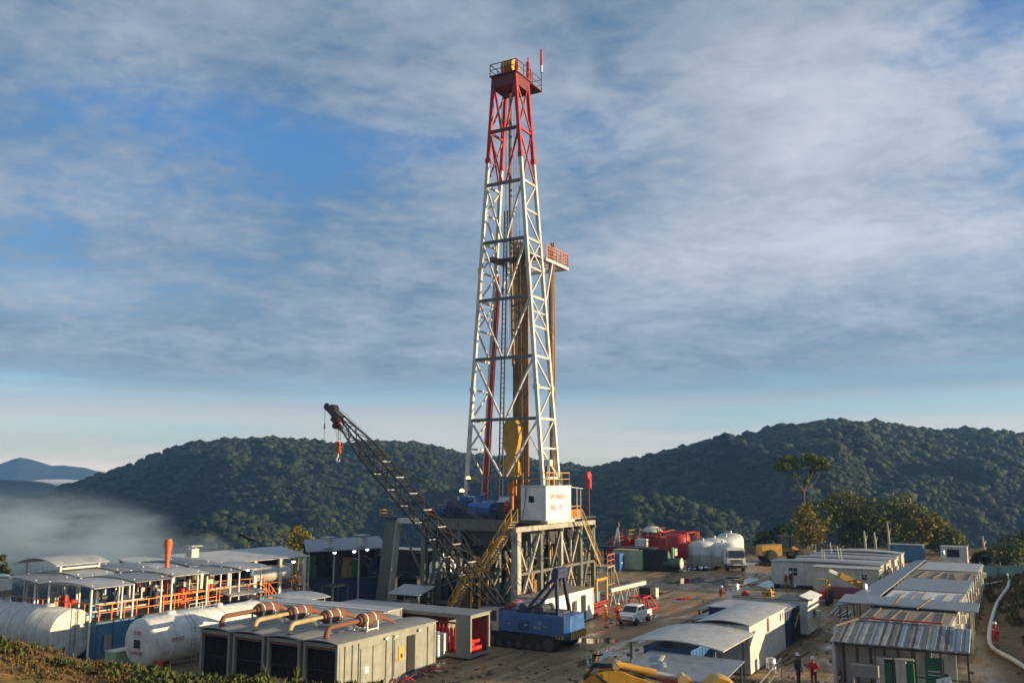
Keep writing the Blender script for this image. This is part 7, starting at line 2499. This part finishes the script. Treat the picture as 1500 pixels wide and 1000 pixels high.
def build_scrub():
    rng = np.random.default_rng(9)

    def blades(n, xr, yr, cond, hgt, wid, mat, name, label):
        x = rng.uniform(*xr, n)
        y = rng.uniform(*yr, n)
        keep = cond(x, y)
        x, y = x[keep], y[keep]
        z = terrain_h(x, y)
        dens = fbm(x * .45, y * .45, 3, 17)
        ok = dens > rng.uniform(-.16, .16, len(x))
        x, y, z = x[ok], y[ok], z[ok]
        m = len(x)
        kk = 7
        X = np.repeat(x, kk) + rng.normal(0, .10, m * kk)
        Y = np.repeat(y, kk) + rng.normal(0, .10, m * kk)
        Z = np.repeat(z, kk)
        h = np.repeat(rng.uniform(*hgt, m), kk) * rng.uniform(.5, 1.15, m * kk)
        a = rng.uniform(0, 6.283, m * kk)
        w = wid * rng.uniform(.6, 1.5, m * kk)
        t = h * rng.uniform(.1, .7, m * kk)
        dx, dy = np.cos(a), np.sin(a)
        p0 = np.stack([X - dy * w * .4, Y + dx * w * .4, Z - .03], 1)
        p1 = np.stack([X + dy * w * .4, Y - dx * w * .4, Z - .03], 1)
        p2 = np.stack([X + dx * t * .5 + dy * w, Y + dy * t * .5 - dx * w, Z + h * .7], 1)
        p3 = np.stack([X + dx * t, Y + dy * t, Z + h], 1)
        p4 = np.stack([X + dx * t * .5 - dy * w, Y + dy * t * .5 + dx * w, Z + h * .7], 1)
        co = np.stack([p0, p1, p2, p3, p4], 1).reshape(-1, 3)
        o = mesh_from_np(name, co, np.arange(len(co)).reshape(-1, 5), mat)
        kind(o, 'stuff')
        tag(o, label, 'scrub')

    def mnd(x, y):
        return (terrain_h(x, y) > .35)
    blades(5200, (-34, -3.4), (40, 48.4), mnd, (.05, .24), .03, LEAF['dry'], 'dry_grass', 'dry brown grass over the spoil mound at the bottom left')
    blades(700, (-24, -3.6), (42, 47.6), mnd, (.12, .45), .04, LEAF['grass'], 'undergrowth', 'green leafy undergrowth along the lower edge of the mound')
    blades(800, (-17, -3.6), (41, 44.5), mnd, (.15, .4), .06, LEAF['dark'], 'dark_plants', 'dark low plants along the bottom edge in front of the generators')  # plants of a darker green leaf colour

    def emb(x, y):
        return (x - (33.5 + 0.42 * np.clip(y - 58, -40, 90)) > 0)
    blades(9000, (32, 72), (50, 112), emb, (.12, .5), .07, LEAF['dry'], 'dry_scrub', 'dry brown scrub covering the embankment at the right edge')
    blades(2500, (34, 74), (56, 112), emb, (.2, .6), .09, LEAF['grass'], 'embankment_weeds', 'scattered green weeds on the right-hand embankment')
    # single tall plants before the generators
    for k, (px, py, lb) in enumerate(((388, 1000, 'tall green grass clump before the second generator from the sunlit end'), (434, 1008, 'tall green grass clump before the nearest generator'), (345, 992, 'leafy green plant before the third generator'), (250, 985, 'pale seeding weed in front of the white tank'), (22, 948, 'tuft of yellow-green grass on the mound at the far left'))):
        q = D(px, py, 45.8 if px > 300 else 45.2)
        z = zat(q.x, q.y)
        t = thing('grass_clump', lb, 'plant', Vector((q.x, q.y, z)), R.uniform(0, 6))
        rg = np.random.default_rng(60 + k)
        mb = MB()
        for i in range(26):
            a = rg.uniform(0, 6.28)
            h = rg.uniform(.6, 1.5) * (1.0 if k < 2 else .7)
            r = rg.uniform(.1, .5)
            w = .025
            c, s = math.cos(a), math.sin(a)
            ps = [(c * r * f ** 1.8, s * r * f ** 1.8, h * f * (1 - .12 * f)) for f in (0, .4, .75, 1)]
            vs = []
            for (x, y, zz), ww in zip(ps, (w, w * 1.3, w, .003)):
                vs += [(x - s * ww, y + c * ww, zz), (x + s * ww, y - c * ww, zz)]
            mb.add(vs, [(0, 1, 3, 2), (2, 3, 5, 4), (4, 5, 7, 6)])
        mb.build('blades', LEAF['grass'], t)
        MB().path([(0, 0, -.05), (.02, 0, .3)], [.03, .015], 6).build('stem', LEAF['dry'], t)
    # a few stones
    rs = np.random.default_rng(4)
    v, f = icosphere()
    for k, (px, py, s, lb) in enumerate(((26, 936, .55, 'pale boulder on top of the mound before the grey-white tank'), (205, 990, .25, 'small pale stone on the mound before the white tank'), (262, 990, .3, 'rounded brown stone at the edge of the mound'), (1407, 908, .5, 'pale stone at the foot of the cabin row'))):
        q = D(px, py, 45.0) if px < 600 else G(px, py)
        z = zat(q.x, q.y)
        sc = np.array([s, s * .8, s * .6]) * rs.uniform(.85, 1.15, 3)
        o = mesh_from_np('stone', v * sc * (1 + .18 * np.array([mnoise.noise(Vector(p * 2) + Vector((k * 5, 0, 0))) for p in v]))[:, None], f, M['palebark'])
        o.location = (q.x, q.y, z + s * .2)
        tag(o, lb, 'stone')


build_scrub()


def build_puddles():
    m = bpy.data.materials.new('puddle_water')
    m.use_nodes = True
    b = m.node_tree.nodes['Principled BSDF']
    b.inputs['Base Color'].default_value = (0.045, 0.038, 0.03, 1)
    b.inputs['Roughness'].default_value = 0.03
    rng = np.random.default_rng(2)
    for px, py, rx, ry in ((1117, 852, 5.0, 6.5), (868, 938, 1.6, 1.2), (1010, 832, 4, 3), (880, 955, 1.4, .5), (1015, 850, 4.0, 2.2), (960, 905, 3.0, .8), (1000, 880, 3.5, 1.0), (930, 940, 2.5, .6), (870, 965, 2.0, .7), (1110, 826, 3, 3.5), (975, 870, 3, 1)):
        q = G(px, py)
        n = 40
        pts = []
        ph = rng.uniform(0, 6)
        for k in range(n):
            a = 2 * math.pi * k / n
            r = 1 + .22 * math.sin(2 * a + ph) + .16 * math.sin(5 * a + ph * 2) + .10 * math.sin(9 * a + ph * 3)
            x, y = r * rx * math.cos(a), r * ry * math.sin(a)
            pts.append((x * .5 - y * .866 if ry > rx * 9 else x, y, 0))
        o = MB().add(pts, [tuple(range(n))]).build('puddle', m, None, (q.x, q.y, .006), 0 if px in (1117, 868) else SITE)
        kind(o, 'structure')


build_puddles()


def build_fog():
    def nz(cx, cy, cz, rx, ry, rz, dens, seed):
        def f(t, pv):
            tc = N(t, 'ShaderNodeTexCoord')
            mp = vmap(t, tc.outputs['Object'], (1 / rx, 1 / ry, 1 / rz))
            ln = N(t, 'ShaderNodeVectorMath', operation='LENGTH')
            t.links.new(mp, ln.inputs[0])
            fall = ramp(t, ln.outputs['Value'], [(0.1, 1), (1.0, 0)], 'EASE')
            ns = noise_n(t, vmap(t, tc.outputs['Object'], (1 / 30, 1 / 30, 1 / 9), (seed, 2, 1)), 1.0, 4, .55, .4)
            d = math_n(t, 'MULTIPLY', fall, ramp(t, ns, [(0.42, 0), (0.66, 1)]))
            t.links.new(math_n(t, 'MULTIPLY', d, dens), pv.inputs['Density'])
        return f
    for k, (px, py, Y, rx, ry, rz, dn) in enumerate(((-30, 790, 370, 88, 70, 24, .085), (110, 812, 345, 60, 50, 12, .06), (150, 768, 400, 34, 40, 9, .03), (305, 797, 420, 18, 26, 7, .035))):
        c = D(px, py, Y)
        o = MB().box(-rx, rx, -ry, ry, -rz, rz).build('fog', volume_mat('valley_fog', 0, (.52, .68, .80), nz(0, 0, 0, rx, ry, rz, dn, k * 3.0), .0), None, c)
        kind(o, 'stuff')
    c = D(84, 706, 1900)
    o = MB().lathe([(0, -1), (.7, -.7), (1, 0), (.7, .7), (0, 1)], n=24).build('fog', volume_mat('cloud_sea', .03, (.95, .97, 1.0), None, .0), None, c)
    o.scale = (60, 50, 7)
    kind(o, 'stuff')


build_fog()


def build_litter():
    """clods, stones and small scrap trodden into the mud"""
    rng = np.random.default_rng(12)
    v, f = icosphere()
    n = 5200
    px = rng.uniform(560, 1480, n)
    d = 46 + 100 * rng.random(n) ** 1.6
    x = (px - 750) / F * d
    y = d
    ok = (padmask(x, y) < -2) & (ground_h(x, y) < .3)
    cl = fbm(x * .14, y * .14, 3, 40)
    ok &= cl > rng.uniform(-.25, .25, n)
    x, y = x[ok], y[ok]
    z = ground_h(x, y)
    m = len(x)
    s = .035 + .16 * rng.random(m) ** 4
    P = np.empty((m, len(v), 3))
    for i in range(m):
        q = v * (1 + .3 * rng.normal(size=len(v)))[:, None] * np.array([1, rng.uniform(.6, 1.3), .6]) * s[i]
        P[i] = q + np.array([x[i], y[i], z[i] + s[i] * .2])
    fc = (f[None] + (np.arange(m) * len(v))[:, None, None]).reshape(-1, 3)
    o = mesh_from_np('gravel', P.reshape(-1, 3), fc, pm('mud_clod', (0.15, 0.10, 0.055), .8, dirt=.3, var=.5, scale=3))
    kind(o, 'stuff')
    tag(o, 'stones and clods of mud scattered over the yard', 'gravel')
    it = [(1030, 945, 'oil_drum', 'blue drum standing by the curved canopy', 'blue', 'drum'), (985, 935, 'oil_drum', 'rusty drum left of the curved canopy', 'rustm', 'drum'), (1130, 985, 'oil_drum', 'grey drum beside the grey-white cabin wall', 'galv', 'drum'),
          (700, 985, 'oil_drum', 'single yellow drum on the mud right of the open red container', 'cat', 'drum')]
    for px_, py_, nm, lb, mt, c in it[:3]:
        q = G(px_, py_)
        t = thing(nm, lb, c, q)
        MB().lathe([(.28, 0), (.3, .02), (.3, .28), (.315, .3), (.3, .32), (.3, .6), (.315, .62), (.3, .64), (.3, .88), (.28, .9)], n=16).build('shell', M[mt], t)
        MB().lathe([(.05, .901), (.05, .93)], (.15, 0, 0), n=8).build('bung', M['galv'], t)
    for k, (px_, py_, lb) in enumerate(((1150, 975, 'timber lying on the dark ground between the two cabin rows, nearest the camera'), (1190, 935, 'long pale plank on the ground before the white steel box'), (1240, 905, 'steel pipes lying in the alley beside the bright floodlight'))):
        q = G(px_, py_)
        mb = MB()
        for j in range(5):
            mb.bar((R.uniform(-.4, .4), j * .35, .1 + .02 * j), (4.5 + R.uniform(-1, 1), j * .4 + R.uniform(-.4, .4), .12 + .02 * j), .13, .1)
        o = mb.build('timber_pile', M['wood'] if k < 2 else M['galv'], None, q, SITE)
        tag(o, lb, 'timber' if k < 2 else 'pipes')


build_litter()
